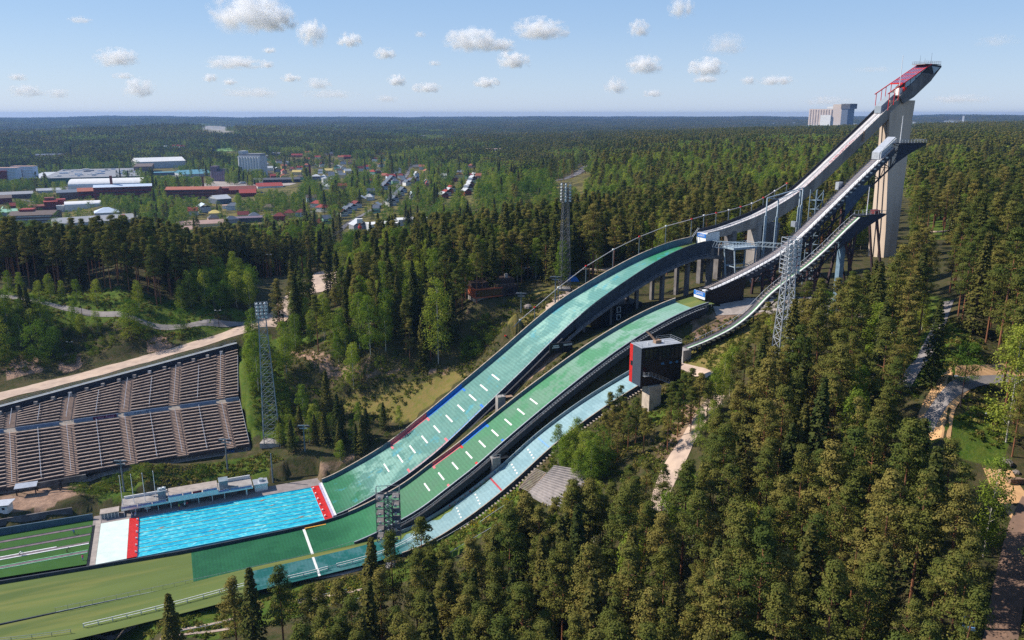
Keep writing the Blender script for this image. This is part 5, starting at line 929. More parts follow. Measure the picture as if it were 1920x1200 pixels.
# ================================================================== grandstand
gs = thing('grandstand', 'open grandstand of timber bench rows on the bank above the pool', 'grandstand', pz(235, 876, 4.8))
NSEG = 40
B0, B1 = pz(-70, 932, 4.6), pz(468, 836, 5.2); M0, M1 = pz(-70, 824, 13.4), pz(449, 752, 13.8); T0, T1 = pz(-70, 796, 16.3), pz(446, 655, 25.0)
def lerp(a_, b2, t): return a_ + (b2 - a_) * t
bow = lambda t: np.array([0, 0, 0])
low = lambda u, v: lerp(lerp(B0, B1, u) + np.array([-.7, 1.3, 0]) * 1.1 * math.sin(math.pi * min(1, max(0, u))), lerp(M0, M1, u), v)
ML = lambda u: lerp(M0, M1, u) + np.array([-.9, 1.7, .9])
upp = lambda u, v: lerp(ML(u), lerp(T0, T1, u), v)
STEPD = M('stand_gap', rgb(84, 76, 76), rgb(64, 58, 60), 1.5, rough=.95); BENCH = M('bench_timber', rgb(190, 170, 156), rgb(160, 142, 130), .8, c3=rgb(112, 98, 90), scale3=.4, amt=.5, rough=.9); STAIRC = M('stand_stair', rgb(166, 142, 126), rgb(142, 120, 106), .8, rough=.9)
aisles = [(-.01, .0)] + [((x0 + 70) / 520, (x1 + 70) / 520) for x0, x1 in ((0, 21), (98, 124), (207, 231), (305, 328), (402, 422))] + [(1.0, 1.01)]
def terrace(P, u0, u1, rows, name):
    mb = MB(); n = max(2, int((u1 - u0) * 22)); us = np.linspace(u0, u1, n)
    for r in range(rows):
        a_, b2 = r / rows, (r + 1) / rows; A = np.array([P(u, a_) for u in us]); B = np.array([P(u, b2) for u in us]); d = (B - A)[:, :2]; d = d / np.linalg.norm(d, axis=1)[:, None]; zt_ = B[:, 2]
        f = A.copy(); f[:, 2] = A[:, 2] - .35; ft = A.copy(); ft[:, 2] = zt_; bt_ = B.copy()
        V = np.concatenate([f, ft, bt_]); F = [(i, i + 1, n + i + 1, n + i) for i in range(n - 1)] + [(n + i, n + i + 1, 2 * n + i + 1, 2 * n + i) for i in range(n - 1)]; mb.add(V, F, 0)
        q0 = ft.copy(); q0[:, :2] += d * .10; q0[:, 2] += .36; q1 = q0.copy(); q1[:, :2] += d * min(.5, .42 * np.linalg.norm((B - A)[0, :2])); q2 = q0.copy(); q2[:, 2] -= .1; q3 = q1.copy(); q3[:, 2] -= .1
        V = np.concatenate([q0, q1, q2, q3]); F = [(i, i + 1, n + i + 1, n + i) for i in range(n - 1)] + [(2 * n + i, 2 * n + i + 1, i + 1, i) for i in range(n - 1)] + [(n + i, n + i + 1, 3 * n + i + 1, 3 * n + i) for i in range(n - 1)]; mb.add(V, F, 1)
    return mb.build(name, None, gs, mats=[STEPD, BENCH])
def stair(P, u0, u1, rows):
    mb = MB()
    for r in range(rows * 2):
        a_, b2 = r / rows / 2, (r + 1) / rows / 2; A0, A1, C0, C1 = P(u0, a_), P(u1, a_), P(u0, b2), P(u1, b2); up_ = np.array([0, 0, C0[2] - A0[2] + .12]); z_ = np.array([0, 0, .12])
        mb.add([A0, A1, A1 + up_, A0 + up_, C0 + z_, C1 + z_], [(0, 1, 2, 3), (3, 2, 5, 4)])
    return mb.build('stair_aisle', STAIRC, gs)
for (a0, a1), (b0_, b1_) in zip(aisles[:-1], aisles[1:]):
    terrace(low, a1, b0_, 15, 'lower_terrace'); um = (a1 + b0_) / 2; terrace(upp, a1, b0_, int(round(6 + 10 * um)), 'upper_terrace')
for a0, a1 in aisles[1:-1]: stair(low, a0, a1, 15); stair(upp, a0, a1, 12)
mb = MB()
for (a0, a1), (b0_, b1_) in zip(aisles[:-1], aisles[1:]):
    for P, vs in ((low, np.linspace(.02, .97, 12)), (upp, np.linspace(.05, .8, 8))):
        u = (a1 + b0_) / 2 if b0_ < 1 else 1.0; q = [P(u, v) + np.array([0, 0, 1.25]) for v in vs]
        for p_, r_ in zip(q[:-1], q[1:]): mb.beam(p_, r_, .12)
        for p_ in q[::2]: mb.beam(p_ - np.array([0, 0, 1.2]), p_, .08)
for a0, a1 in aisles[1:-1]:
    for P in (low, upp):
        q = [P((a0 + a1) / 2, v) + np.array([0, 0, 1.3]) for v in np.linspace(.02, .95, 10)]
        for p_, r_ in zip(q[:-1], q[1:]): mb.beam(p_, r_, .12)
mb.build('handrail', ALU, gs)
BLUEW = M('walkway_banner', rgb(128, 146, 170), rgb(108, 126, 152), .6)
def wallseg(name, u0, u1, mat, off=0., zl=.05, zh=1.45):
    q = []; us = np.linspace(u0, u1, 8); A = np.array([low(u, 1.0) for u in us]); dn = (low(.5, 1) - low(.5, 0))[:2]; dn = dn / np.linalg.norm(dn); A[:, :2] += dn * (.45 - off); a0 = A.copy(); a0[:, 2] += zl; a1 = A.copy(); a1[:, 2] += zh; b = a1.copy(); b[:, :2] += dn * (.2 if off == 0 else .02); c = a0.copy(); c[:, :2] += dn * (.2 if off == 0 else .02); n = len(us)
    V = np.concatenate([a0, a1, b, c]); F = [(i, i + 1, n + i + 1, n + i) for i in range(n - 1)] + [(n + i, n + i + 1, 2 * n + i + 1, 2 * n + i) for i in range(n - 1)] + [(2 * n + i, 2 * n + i + 1, 3 * n + i + 1, 3 * n + i) for i in range(n - 1)]
    return MB().add(V, F).build(name, mat, gs), A, dn
for (a0, a1), (b0_, b1_) in zip(aisles[:-1], aisles[1:]): wallseg('walkway_wall', a1, b0_, BLUEW)
un = lambda x: (x + 70) / 520
wallseg('claret_banner', un(160), un(204), M('claret', rgb(92, 34, 60), None, 1), .05); wallseg('pale_banner', un(218), un(262), M('pale_blue_banner', rgb(176, 196, 216), None, 1), .05)
def onwall(u0, u1, off, zc):
    A0, A1 = low(un(u0), 1.0), low(un(u1), 1.0); dn = (low(.5, 1) - low(.5, 0))[:2]; dn = dn / np.linalg.norm(dn); mid_ = (A0 + A1) / 2; ax = (A1 - A0) / np.linalg.norm(A1 - A0)
    return lambda x, y, d: mid_ + ax * x + np.array([dn[0] * (.45 - off), dn[1] * (.45 - off), zc + y])
mb = MB(); text_mb('Lahti Aqua', 1.35, onwall(160, 204, .1, .75), mb); mb.build('banner_lettering', M('lilac_letters', rgb(196, 160, 200), None, 1), gs)
mb = MB(); text_mb('LAHTI ENERGIA', 1.1, onwall(218, 262, .1, .75), mb); mb.build('banner_lettering', M('navy_letters', rgb(30, 50, 90), None, 1), gs)
mb = MB()
for k in range(24):
    u0, u1 = k / 24, (k + 1) / 24; A, B = ML(u0), ML(u1); C0, C1 = low(u0, 1.0), low(u1, 1.0); up_ = np.array([0, 0, .9]); mb.add([C0 + up_ * 0 + np.array([0, 0, .1]), C1 + np.array([0, 0, .1]), B + up_ * .1, A + up_ * .1], [(0, 1, 2, 3)])
mb.build('walkway', COPING, gs)
mb = MB()
for k in range(24):   # back wall with pale top, dark face
    u0, u1 = k / 24, (k + 1) / 24; A, B = upp(u0, 1), upp(u1, 1); h_ = np.array([0, 0, 2.3]); b = np.array([-.6, 1.1, 0]); mb.add([A + b * .6 - h_ * .3, B + b * .6 - h_ * .3, B + b * .6 + h_, A + b * .6 + h_], [(0, 1, 2, 3)], 0)
    t_ = np.array([-.9, 1.7, .1]) * 1.0; mb.add([A + b * .6 + h_, B + b * .6 + h_, B + b * .6 + h_ + t_, A + b * .6 + h_ + t_], [(0, 1, 2, 3)], 1)
mb.build('back_wall', None, gs, mats=[M('stand_back', rgb(52, 56, 66), rgb(42, 46, 56), .4), M('wall_top', rgb(150, 156, 160), rgb(130, 136, 140), .5)])
mb = MB(); tp = [upp(k / 40, 1) + np.array([-1.2, 2.3, 2.3]) for k in range(41)]
for h_ in (.55, 1.1):
    for p_, q_ in zip(tp[:-1], tp[1:]): mb.beam(p_ + [0, 0, h_], q_ + [0, 0, h_], .06)
for p_ in tp: mb.beam(p_, p_ + [0, 0, 1.1], .06)
mb.build('top_fence', STEEL, gs)
for k in range(16): p_ = upp(.06 + k * .058, 1.0) + np.array([.1, -.5, .0]); MB().box(p_[0] - .55, p_[0] + .55, p_[1] - .4, p_[1] + .4, p_[2] - .2, p_[2] + 1.2).build('concrete_block', CONC if k % 5 else ALU, gs)
road('stand_path', [(-60, 932), (0, 920), (120, 900), (235, 878), (330, 862), (470, 840)], 3.2, SLAB, .15)
mb = MB(); fp = [gp(u, v) for u, v in ((0, 926), (60, 916), (120, 906), (235, 884), (330, 868), (460, 846))]
def fence(name, label, px, h=1.1, step=2.4, mat=STEEL, rails=(1., .5), w=.07, cat='fence', zt=None):
    P = drape(gpoly(px) if zt is None else np.array([pz(u, v, zt)[:2] for u, v in px]), step); z_ = tz(P[:, 0], P[:, 1])
    if zt is not None: z_ = np.maximum(z_, zsml(w2h(P[:, 0], P[:, 1])[0]) - .1)
    t = thing(name, label, cat, (P[0, 0], P[0, 1], z_[0])); m = MB()
    Q = np.column_stack([P, z_])
    for f in rails:
        for p_, q_ in zip(Q[:-1], Q[1:]): m.beam(p_ + [0, 0, h * f], q_ + [0, 0, h * f], w)
    m.build('rail', mat, t); m = MB()
    for p_ in Q: m.beam(p_ - [0, 0, .2], p_ + [0, 0, h], w * 1.3)
    m.build('post', mat, t); t['kind'] = 'thing'; return t
fence('fence', 'thin grey railing along the grandstand foot path', [(0, 926), (120, 906), (235, 884), (330, 868), (460, 846)])
fence('fence', 'white two rail fence beside the olive outrun down to the gate', [(156, 1170), (290, 1141), (410, 1113), (478, 1097)], 1.1, 3., WHITE, (1., .45), .12, zt=2.)
fence('fence', 'thin low fence between the olive turf and the frame corner', [(-20, 1197), (60, 1190), (132, 1180)], 1.0, 3, STEEL, zt=2.)
fence('fence', 'white two rail fence along the dark teal plastic', [(540, 1090), (600, 1077), (615, 1073)], 1.1, 3., WHITE, (1., .45), .12, zt=2.)
fence('fence', 'white two rail fence from the teal plastic up to the mast', [(632, 1068), (690, 1055), (745, 1040), (780, 1025)], 1.1, 3., WHITE, (1., .45), .12, zt=2.)
for k, q in enumerate(([(340, 1190), (430, 1170)], [(560, 1132), (650, 1112)], [(580, 1150), (690, 1125)], [(820, 1020), (880, 985)], [(840, 1045), (930, 990)], [(900, 985), (960, 945)])): fence('terrace_rail', ['short pale rail on the grass terrace beside the lone spruce', 'pale rail on the bright grass below the white gate', 'second pale rail lower on the bright grass terrace', 'pale rail on the meadow beside the pale blue slope', 'longer pale rail between the meadow and the pines', 'pale rail on the yellow flowered bank'][k], q, 1.0, 2.5, ALU, (1.,), .08, 'rail')
fence('fence', 'grey railing above the paved steps among birches', [(1040, 905), (1080, 893), (1120, 882), (1144, 876)], 1.2, 3., STEEL)
fence('fence', 'thin fence along the footpath below the pines', [(0, 563), (120, 584), (250, 603), (400, 612)], .9, 4., DSTEEL, (1.,), .06)
for p_, q_, lab in (((136, 1178), (156, 1172), 'silver mesh gate in the white fence by the concrete path'), ((614, 1073), (632, 1068), 'silver mesh gate at the end of the teal plastic')):
    A, B = gp(*p_), gp(*q_); t_ = thing('gate', lab, 'gate', A); m = MB(); m.beam(A, A + [0, 0, 1.7], .2); m.beam(B, B + [0, 0, 1.7], .2); m.build('gate_post', WHITE, t_); m = MB()
    for h_ in (.1, .8, 1.5): m.beam(A + [0, 0, h_], B + [0, 0, h_], .07)
    for k in range(9): q = A + (B - A) * k / 8; m.beam(q + [0, 0, .1], q + [0, 0, 1.5], .04)
    m.build('mesh_panel', STEEL, t_)
q = gp(74, 1192); t_ = MB().box(q[0] - 1.2, q[0] + 1.2, q[1] - .1, q[1] + .1, q[2], q[2] + 1.1).build('blue_board', BLUEP); tag(t_, 'blue board on the low fence by the olive turf', 'board')
q = gp(432, 846); t_ = MB().box(q[0] - 1.4, q[0] + 1.4, q[1] - .5, q[1] + .5, q[2], q[2] + .5).build('blue_crate', BLUEP); tag(t_, 'blue box on the path at the grandstand foot', 'box')
# paved steps and the slatted bench stand among the birches
ps = thing('paved_steps', 'broad grey paved steps half hidden by pines below the birches', 'steps', gp(1020, 935)); GA = [gp(992, 935), gp(1060, 960), gp(1150, 885), gp(1050, 900)]
mb = MB(); a0, a1, a2, a3 = [np.array(p) for p in (gp(990, 945), gp(1060, 962), gp(1150, 882), gp(1040, 905))]
for k in range(16):
    t0, t1 = k / 16, (k + 1) / 16; p0, p1, q0, q1 = lerp(a0, a3, t0), lerp(a1, a2, t0), lerp(a0, a3, t1), lerp(a1, a2, t1); zz = max(p0[2], p1[2], q0[2], q1[2]) * .5 + (p0[2] + q1[2]) * .25 + .35; f = lambda p: np.array([p[0], p[1], zz]); g_ = lambda p: np.array([p[0], p[1], zz - .9]); mb.add([f(p0), f(p1), f(q1), f(q0), g_(p0), g_(p1), g_(q1), g_(q0)], [(0, 1, 2, 3), (4, 5, 1, 0), (5, 6, 2, 1), (7, 4, 0, 3)])
mb.build('paving', M('step_paving', rgb(172, 163, 158), rgb(146, 139, 136), .8, rough=.9), ps)
bs = thing('slatted_stand', 'small slatted timber stand on the bank beside the paved steps', 'stand', gp(1010, 905)); mb = MB(); A, B = gp(995, 928), gp(1024, 893); dn = np.array([-.75, .35, 0]); dn = dn / np.linalg.norm(dn)
for k in range(16): p_ = A + (B - A) * k / 15; mb.beam(p_ + [0, 0, .9], p_ + dn * 3.4 + [0, 0, 1.6], .35, .1)
mb.build('slat', COPING, bs); mb = MB(); mb.beam(A + [0, 0, .5], B + [0, 0, .5], .3, .9); mb.beam(A + dn * 3.3 + [0, 0, .7], B + dn * 3.3 + [0, 0, .7], .2, .9); mb.build('frame', WOOD, bs)
# little things along the slopes
t_ = hthing('dark_sign', 'black sign board with two lines of white lettering between two slopes', 'sign', (66, -13.4, 38)); s_, z_ = hs(1044, 660, -13.2); W_(s_ - 2.6, s_ + 1.8, -13.4, -13.1, z_ - .4, z_ + 2.9, 'board', BLACKP, t_); W_(s_ + 1.9, s_ + 5.4, -13.4, -12.0, z_ - .4, z_ + 2.7, 'shed_wall', BLACKP, t_); W_(s_ + 2.2, s_ + 5.2, -13.5, -13.41, z_ + 1.8, z_ + 2.4, 'pale_window', ALU, t_)
mb = MB('H')
for r_, w_ in ((1.95, 2.0), (1.4, 2.5)):
    for k in range(int(w_ / .22)): x = s_ - .4 - w_ / 2 + k * .22; mb.box(x, x + .16, -13.47, -13.405, z_ + r_, z_ + r_ + .34)
mb.build('lettering', WHITE, t_)
for u, v, off, lab in ((938, 752, -14.6, 'small grey concrete hut with a timber bench between the two green slopes'), (928, 866, -34.0, 'grey concrete judge stand between the green and pale blue slopes')):
    s_, z_ = hs(u, v, off); t_ = hthing('measuring_hut', lab, 'hut', (s_, off, z_)); W_(s_ - 1.2, s_ + 1.3, off - 1, off + 1, z_ - 4.5, z_ + 1.6, 'wall', CONC, t_); W_(s_ + 1.35, s_ + 4, off - .8, off + .8, z_ + 1.0, z_ + 1.2, 'bench', WOOD, t_); mb = MB('H'); rail(mb, [s_ - 1.2, s_ + 1.3], C(off - .9), lambda s: z_ + 1.6, .9, 1.2, .08, False); mb.build('rail', STEEL, t_)
# cabin under the large hill
uc = hthing('cabin', 'black cabin with white framed windows under the teal slope', 'cabin', (104, -1, 48)); s_, z_ = hs(1160, 605, -3.5)
W_(s_ - 7, s_ + 9, -3.5, 5, z_ - 2, z_ + 6.2, 'wall', BLACKP, uc)
for zz in (1.0, 3.6): W_(s_ - .9, s_ + .6, -3.58, -3.5, z_ + zz, z_ + zz + 1.9, 'window_frame', WHITE, uc); W_(s_ - .7, s_ + .4, -3.6, -3.581, z_ + zz + .15, z_ + zz + 1.75, 'pane', GLASS, uc)
# restaurant on the hillside
rp = gp(930, 556); rs_, ro_ = w2h(rp[0], rp[1]); rs_, ro_ = float(rs_), float(ro_); z_ = rp[2]
rt = hthing('restaurant', 'long dark timber restaurant with an orange brown end at the forest edge', 'restaurant', (rs_, ro_, z_)); RB = M('brown_timber', rgb(74, 58, 52), rgb(52, 42, 40), 1, stretch=(1, 1, 4)); OR_ = M('orange_timber', rgb(178, 96, 60), rgb(150, 78, 50), 1)
W_(rs_ - 8, rs_ + 9, ro_, ro_ + 8, z_ - 3.5, z_ + .2, 'plinth', CONC, rt); W_(rs_ - 8.5, rs_ + 8.5, ro_ - 1, ro_ + 8, z_ + .2, z_ + 3.6, 'timber_wall', RB, rt); W_(rs_ - 8.7, rs_ - 8.5, ro_ - 1.1, ro_ + 6, z_ + .2, z_ + 3.7, 'orange_gable', OR_, rt); W_(rs_ - 8.5, rs_ + 2.2, ro_ - 1.15, ro_ - 1.0, z_ + .2, z_ + .6, 'orange_fascia', OR_, rt); W_(rs_ - 8.5, rs_ + 2.2, ro_ - 1.15, ro_ - 1.0, z_ + 3.2, z_ + 3.7, 'orange_fascia', OR_, rt)
W_(rs_ - 7.8, rs_ + 1.9, ro_ - 1.08, ro_ - 1.003, z_ + .9, z_ + 3.0, 'window', M('amber_glass', rgb(84, 66, 40), rgb(60, 48, 34), .6, rough=.1), rt); W_(rs_ - 1, rs_ + 8, ro_ + 1.5, ro_ + 7.5, z_ + 3.6, z_ + 6.0, 'upper_floor', RB, rt); W_(rs_ - 8, rs_ - 2, ro_ + 2, ro_ + 7.5, z_ + 3.6, z_ + 5.2, 'upper_floor', RB, rt)
mb = MB('H'); rail(mb, rng_s(rs_ - 1, rs_ + 8.3, 2), C(ro_ - .9), lambda s: z_ + 3.6, 1.0, 1.4, .08); mb.build('terrace_rail', WOOD, rt); W_(rs_ + 5, rs_ + 6, ro_ + 3, ro_ + 4, z_ + 6, z_ + 7.6, 'chimney', CONC, rt)
for k in range(4): W_(rs_ + 2.8 + k * 1.4, rs_ + 3.7 + k * 1.4, ro_ - 1.06, ro_ - 1.003, z_ + 1.2, z_ + 3.0, 'window', GLASS, rt)
# sheds at the left edge, tent, cart, boulder, crate
q = gp(58, 925); t_ = thing('shelter', 'open shelter with a white sheet roof and concrete post by the grandstand path', 'shelter', q, .35); mb = MB(); Q = lambda x, y, z: q + np.array([x * math.cos(.35) - y * math.sin(.35), x * math.sin(.35) + y * math.cos(.35), z])
mb.add([Q(-4, -1.2, 2.6), Q(2, -1.2, 2.6), Q(2, 1.6, 3.1), Q(-4, 1.6, 3.1), Q(-4, -1.2, 2.45), Q(2, -1.2, 2.45), Q(2, 1.6, 2.95), Q(-4, 1.6, 2.95)], [(0, 1, 2, 3), (7, 6, 5, 4), (4, 5, 1, 0), (5, 6, 2, 1), (6, 7, 3, 2), (7, 4, 0, 3)]); mb.build('roof', ALU, t_)
mb = MB()
for x in (-3.5, 1.5, 8):
    for y in (-.8, 1.3): MB().beam(Q(x, y, -.3), Q(x, y, 2.5), .25).build('post', DSTEEL, t_)
mb = MB(); mb.beam(Q(2, 1.4, 1.6), Q(15, 1.9, 2.2), .5, 1.6); mb.beam(Q(2, .2, 3.0), Q(14, .6, 3.4), .3, .2); mb.build('long_wall', CONCD, t_)
q = gp(8, 958); t_ = thing('hut', 'small white hut with a slanted roof at the turf wall', 'hut', q, .3); MB().box(q[0] - 2.5, q[0] + 1.8, q[1] - 1.2, q[1] + 1.5, q[2] - .3, q[2] + 2.0).build('wall', WHITE, t_); mb = MB(); mb.add([q + [-3.2, -1.6, 1.9], q + [2.6, -1.6, 2.5], q + [2.6, 1.9, 2.9], q + [-3.2, 1.9, 2.3], q + [-3.2, -1.6, 2.05], q + [2.6, -1.6, 2.65], q + [2.6, 1.9, 3.05], q + [-3.2, 1.9, 2.45]], [(3, 2, 1, 0), (4, 5, 6, 7), (0, 1, 5, 4), (1, 2, 6, 5), (2, 3, 7, 6), (3, 0, 4, 7)]); mb.build('roof', ALU, t_)
MB().box(q[0] + .2, q[0] + 1.0, q[1] - 1.25, q[1] - 1.21, q[2] + .9, q[2] + 1.6).build('window', GLASS, t_)
tag(sweep(MB('H'), rng_s(-97, -68, 2), C(21.5), lambda s: .2, lambda s: 2.3, .4).build('retaining_wall', CONCD), 'grey concrete retaining wall above the bushes by the turf', 'wall')
def rock(name, label, p, r, cat='boulder'):
    mb = MB(); n = 9; rings = []
    for k in range(6):
        ph_ = -1.2 + k * .54; rings.append([(p[0] + r * math.cos(ph_) * (1 + .25 * math.sin(3 * t + k)) * math.cos(t), p[1] + r * math.cos(ph_) * (1 + .2 * math.cos(2 * t + k)) * math.sin(t), p[2] + r * .75 * math.sin(ph_)) for t in np.arange(n) / n * 6.283])
    mb.loft(rings); return tag(mb.build(name, M('granite', rgb(150, 138, 128), rgb(112, 104, 100), 1, bump=.5)), label, cat)
rock('boulder', 'large grey boulder at the sandy path below tall pines', gp(1885, 868), 1.3); rock('boulder', 'small pale boulder beside the larger one near the pines', gp(1905, 886), .7); rock('boulder', 'green grey boulder on the slope below the restaurant', gp(990, 576), 1.6)
q = gp(1073, 527); t_ = thing('tarpaulin', 'blue tarpaulin over a pile beside the mast in the pines', 'tarpaulin', q); mb = MB(); mb.loft([[q + [-2.6 * a_, -1.2, 0], q + [2.6 * a_, -1.2, 0], q + [2.6 * a_, 1.2, 0], q + [-2.6 * a_, 1.2, 0]] if k == 0 else [q + [-2 * a_, -.8, h_], q + [2 * a_, -.9, h_ * .8], q + [1.8 * a_, .8, h_ * .9], q + [-2 * a_, .9, h_]] for k, (a_, h_) in enumerate(((1, 0), (.95, 1.6), (.5, 2.2)))]); mb.build('sheet', BLUEP, t_)
q = gp(1903, 905); t_ = thing('log_pile', 'pile of cut logs on the grass beside the sandy path', 'log pile', q); mb = MB()
for k in range(9): mb.tube(q + [-1.4, (k % 4) * .42 - .6, .2 + (k // 4) * .36], q + [1.5, (k % 4) * .42 - .5, .2 + (k // 4) * .36], .2, .18, 7)
mb.build('log', WOOD, t_)
# parked car seen at the forest road
def car(p, rz, body, label, group=None):
    t = thing('parked_car', label, 'car', p, rz, group); p = np.array(p); ca, sa = math.cos(rz), math.sin(rz); X = lambda x, y, z: p + np.array([x * ca - y * sa, x * sa + y * ca, z]); mb = MB()
    pr = [(-2.1, .35), (-2.1, .85), (-1.75, .95), (1.0, .95), (2.0, .8), (2.15, .55), (2.1, .35)]; mb.loft([[X(x, y, z) for x, z in pr] for y in (-.85, .85)]); mb.build('body', body, t)
    pr = [(-1.8, .95), (-1.45, 1.42), (.2, 1.45), (.95, .96)]; mb = MB(); mb.loft([[X(x, y, z) for x, z in pr] for y in (-.74, .74)]); mb.build('window', GLASS, t); mb = MB(); mb.loft([[X(x, y, z) for x, z in ((-1.4, 1.43), (-1.35, 1.5), (.1, 1.5), (.2, 1.46))] for y in (-.7, .7)]); mb.build('roof', body, t)
    for x in (-1.3, 1.35):
        for y in (-.8, .8): mb = MB(); mb.tube(X(x, y - .1, .32), X(x, y + .1, .32), .32, .32, 10); mb.build('wheel', BLACKP, t)
    return t
car(gp(1812, 1172), 1.2, M('car_blue', rgb(110, 150, 196), None, .5, rough=.25), 'pale blue car parked in the shade at the forest road edge')
# ================================================================== the town and far buildings
BLD = []; OPENR = []
PAL = {'white': rgb(222, 222, 220), 'cream': rgb(214, 196, 150), 'brick': rgb(122, 66, 54), 'red': rgb(154, 66, 58), 'orange': rgb(172, 104, 82), 'grey': rgb(140, 142, 146), 'dgrey': rgb(84, 86, 92), 'lgrey': rgb(186, 190, 194), 'blue': rgb(166, 186, 212), 'teal': rgb(96, 150, 166), 'green': rgb(52, 92, 78), 'mint': rgb(140, 186, 160), 'brown': rgb(106, 92, 84), 'pink': rgb(190, 158, 144), 'mauve': rgb(120, 104, 116), 'dark': rgb(48, 46, 50), 'yellow': rgb(206, 184, 110), 'slate': rgb(96, 106, 120), 'pblue': rgb(192, 206, 222), 'beige': rgb(204, 188, 176), 'claret': rgb(116, 50, 48)}
BM = {k: M('facade_' + k, c, tuple(x * .85 for x in c[:3]) + (1,), .25, rough=.8) for k, c in PAL.items()}
def frame_at(u, v, yaw):
    p = gp(u, v); az = math.atan2(p[0], p[1]); a = -az + yaw; z = proj(p)[2]; ca, sa = math.cos(a), math.sin(a)
    return p, z, (lambda x, y, h: np.array([p[0] + x * ca - y * sa, p[1] + x * sa + y * ca, p[2] + h])), a
def xbox(X, x0, x1, y0, y1, z0, z1):
    mb = MB(); V = [X(x, y, z) for z in (z0, z1) for y in (y0, y1) for x in (x0, x1)]; return mb.add(V, [(0, 2, 3, 1), (4, 5, 7, 6), (0, 1, 5, 4), (2, 6, 7, 3), (0, 4, 6, 2), (1, 3, 7, 5)])
def roof_on(t, X, x0, x1, y0, y1, h, kind, mat, rise, ov=.4):
    mb = MB()
    if kind == 'flat': mb = xbox(X, x0 - .1, x1 + .1, y0 - .1, y1 + .1, h + .003, h + .6)
    elif kind == 'gable': mb.loft([[X(x, y0 - ov, h - .1), X(x, (y0 + y1) / 2, h + rise), X(x, y1 + ov, h - .1), X(x, (y0 + y1) / 2, h + rise - .5)] for x in (x0 - ov, x1 + ov)]); mb.add([X(x0, y0, h), X(x0, y1, h), X(x0, (y0 + y1) / 2, h + rise - .3), X(x1, y0, h), X(x1, y1, h), X(x1, (y0 + y1) / 2, h + rise - .3)], [(0, 2, 1), (3, 4, 5)])
    elif kind == 'gabled': m_ = (x0 + x1) / 2; mb.loft([[X(x0 - ov, y, h - .1), X(m_, y, h + rise), X(x1 + ov, y, h - .1), X(m_, y, h + rise - .5)] for y in (y0 - ov, y1 + ov)])
    elif kind == 'hip': m_ = (y0 + y1) / 2; w = min((y1 - y0) / 2, (x1 - x0) * .4); mb.add([X(x0 - ov, y0 - ov, h), X(x1 + ov, y0 - ov, h), X(x1 + ov, y1 + ov, h), X(x0 - ov, y1 + ov, h), X(x0 + w, m_, h + rise), X(x1 - w, m_, h + rise)], [(0, 1, 5, 4), (1, 2, 5), (2, 3, 4, 5), (3, 0, 4), (3, 2, 1, 0)])
    elif kind == 'arch': mb.loft([[X(x, (y0 + y1) / 2 - (y1 - y0) / 2 * math.cos(t_), h + rise * math.sin(t_)) for t_ in np.linspace(0, math.pi, 12)] for x in (x0, x1)])
    elif kind == 'archd': mb.loft([[X((x0 + x1) / 2 - (x1 - x0) / 2 * math.cos(t_), y, h + rise * math.sin(t_) ** .8) for t_ in np.linspace(0, math.pi, 14)] for y in (y0, y1)])
    return mb.build('roof', mat, t)
def bld(name, label, cat, u0, u1, vt, vb, d, wall, roof='flat', rmat='grey', rise=3., yaw=0., wins=None, extra=None, group=None):
    p, z, X, a = frame_at((u0 + u1) / 2, vb, yaw); W = (u1 - u0) * z / F0 / max(.6, math.cos(yaw)); Hh = (vb - vt) * z / F0 * 1.03; t = thing(name, label, cat, p, a, group); x0, x1 = -W / 2, W / 2
    xbox(X, x0, x1, 0, d, -3, Hh).build('wall', BM[wall], t); roof_on(t, X, x0, x1, 0, d, Hh, roof, BM[rmat], rise)
    if wins:
        rows, mat, hw_ = wins
        for r_ in range(rows): zb = Hh * (r_ + .35) / rows; xbox(X, x0 + W * .04, x1 - W * .04, -.12, -.003, zb, zb + Hh / rows * hw_).build('window_band', mat if not isinstance(mat, str) else BM[mat], t)
    if extra: extra(t, X, x0, x1, d, Hh)
    OPENR.append((u0, u1, vt - 5, vb - .5 * (vb - vt))); BLD.append((p[0] - math.sin(a) * d / 2, p[1] + math.cos(a) * d / 2, math.hypot(W, d) / 2 * .92)); return t
def ribs(n, mat):
    def f(t, X, x0, x1, d, H_):
        for k in range(n):
            x = x0 + (x1 - x0) * (k + .5) / n; r_ = (x1 - x0) / n / 2; mb = MB(); mb.loft([[X(x + r_ * math.cos(q), -r_ * .6 * math.sin(q) + .0, h) for q in np.linspace(0, math.pi, 9)] for h in (0, H_ * .97)]); mb.build('silo_cell', mat, t)
    return f
def chim(x, y, w, h, mat='brick'):
    return lambda t, X, x0, x1, d, H_: xbox(X, x0 + (x1 - x0) * x - w / 2, x0 + (x1 - x0) * x + w / 2, d * y - w / 2, d * y + w / 2, H_, H_ + h).build('chimney', BM[mat], t)
def multi(*fs):
    def f(*a):
        for q in fs: q(*a)
    return f
def addbox(fx0, fx1, fy0, fy1, z0, z1, mat, n_='annex'):   # fractions of width/depth, heights as fractions of the wall
    return lambda t, X, x0, x1, d, H_: xbox(X, x0 + (x1 - x0) * fx0, x0 + (x1 - x0) * fx1, d * fy0, d * fy1, H_ * z0, H_ * z1).build(n_, BM[mat], t)
def roofcars(t, X, x0, x1, d, H_):
    r = random.Random(4)
    for k in range(46): x = x0 + (x1 - x0) * r.uniform(.05, .9); y = d * r.uniform(.1, .9); w_ = r.uniform(3, 14); xbox(X, x - w_ / 2, x + w_ / 2, y, y + r.uniform(2, 6), H_ + .6, H_ + r.uniform(1.5, 3.4)).build('roof_unit', BM[r.choice(['white', 'lgrey', 'pblue', 'white', 'grey'])], t)
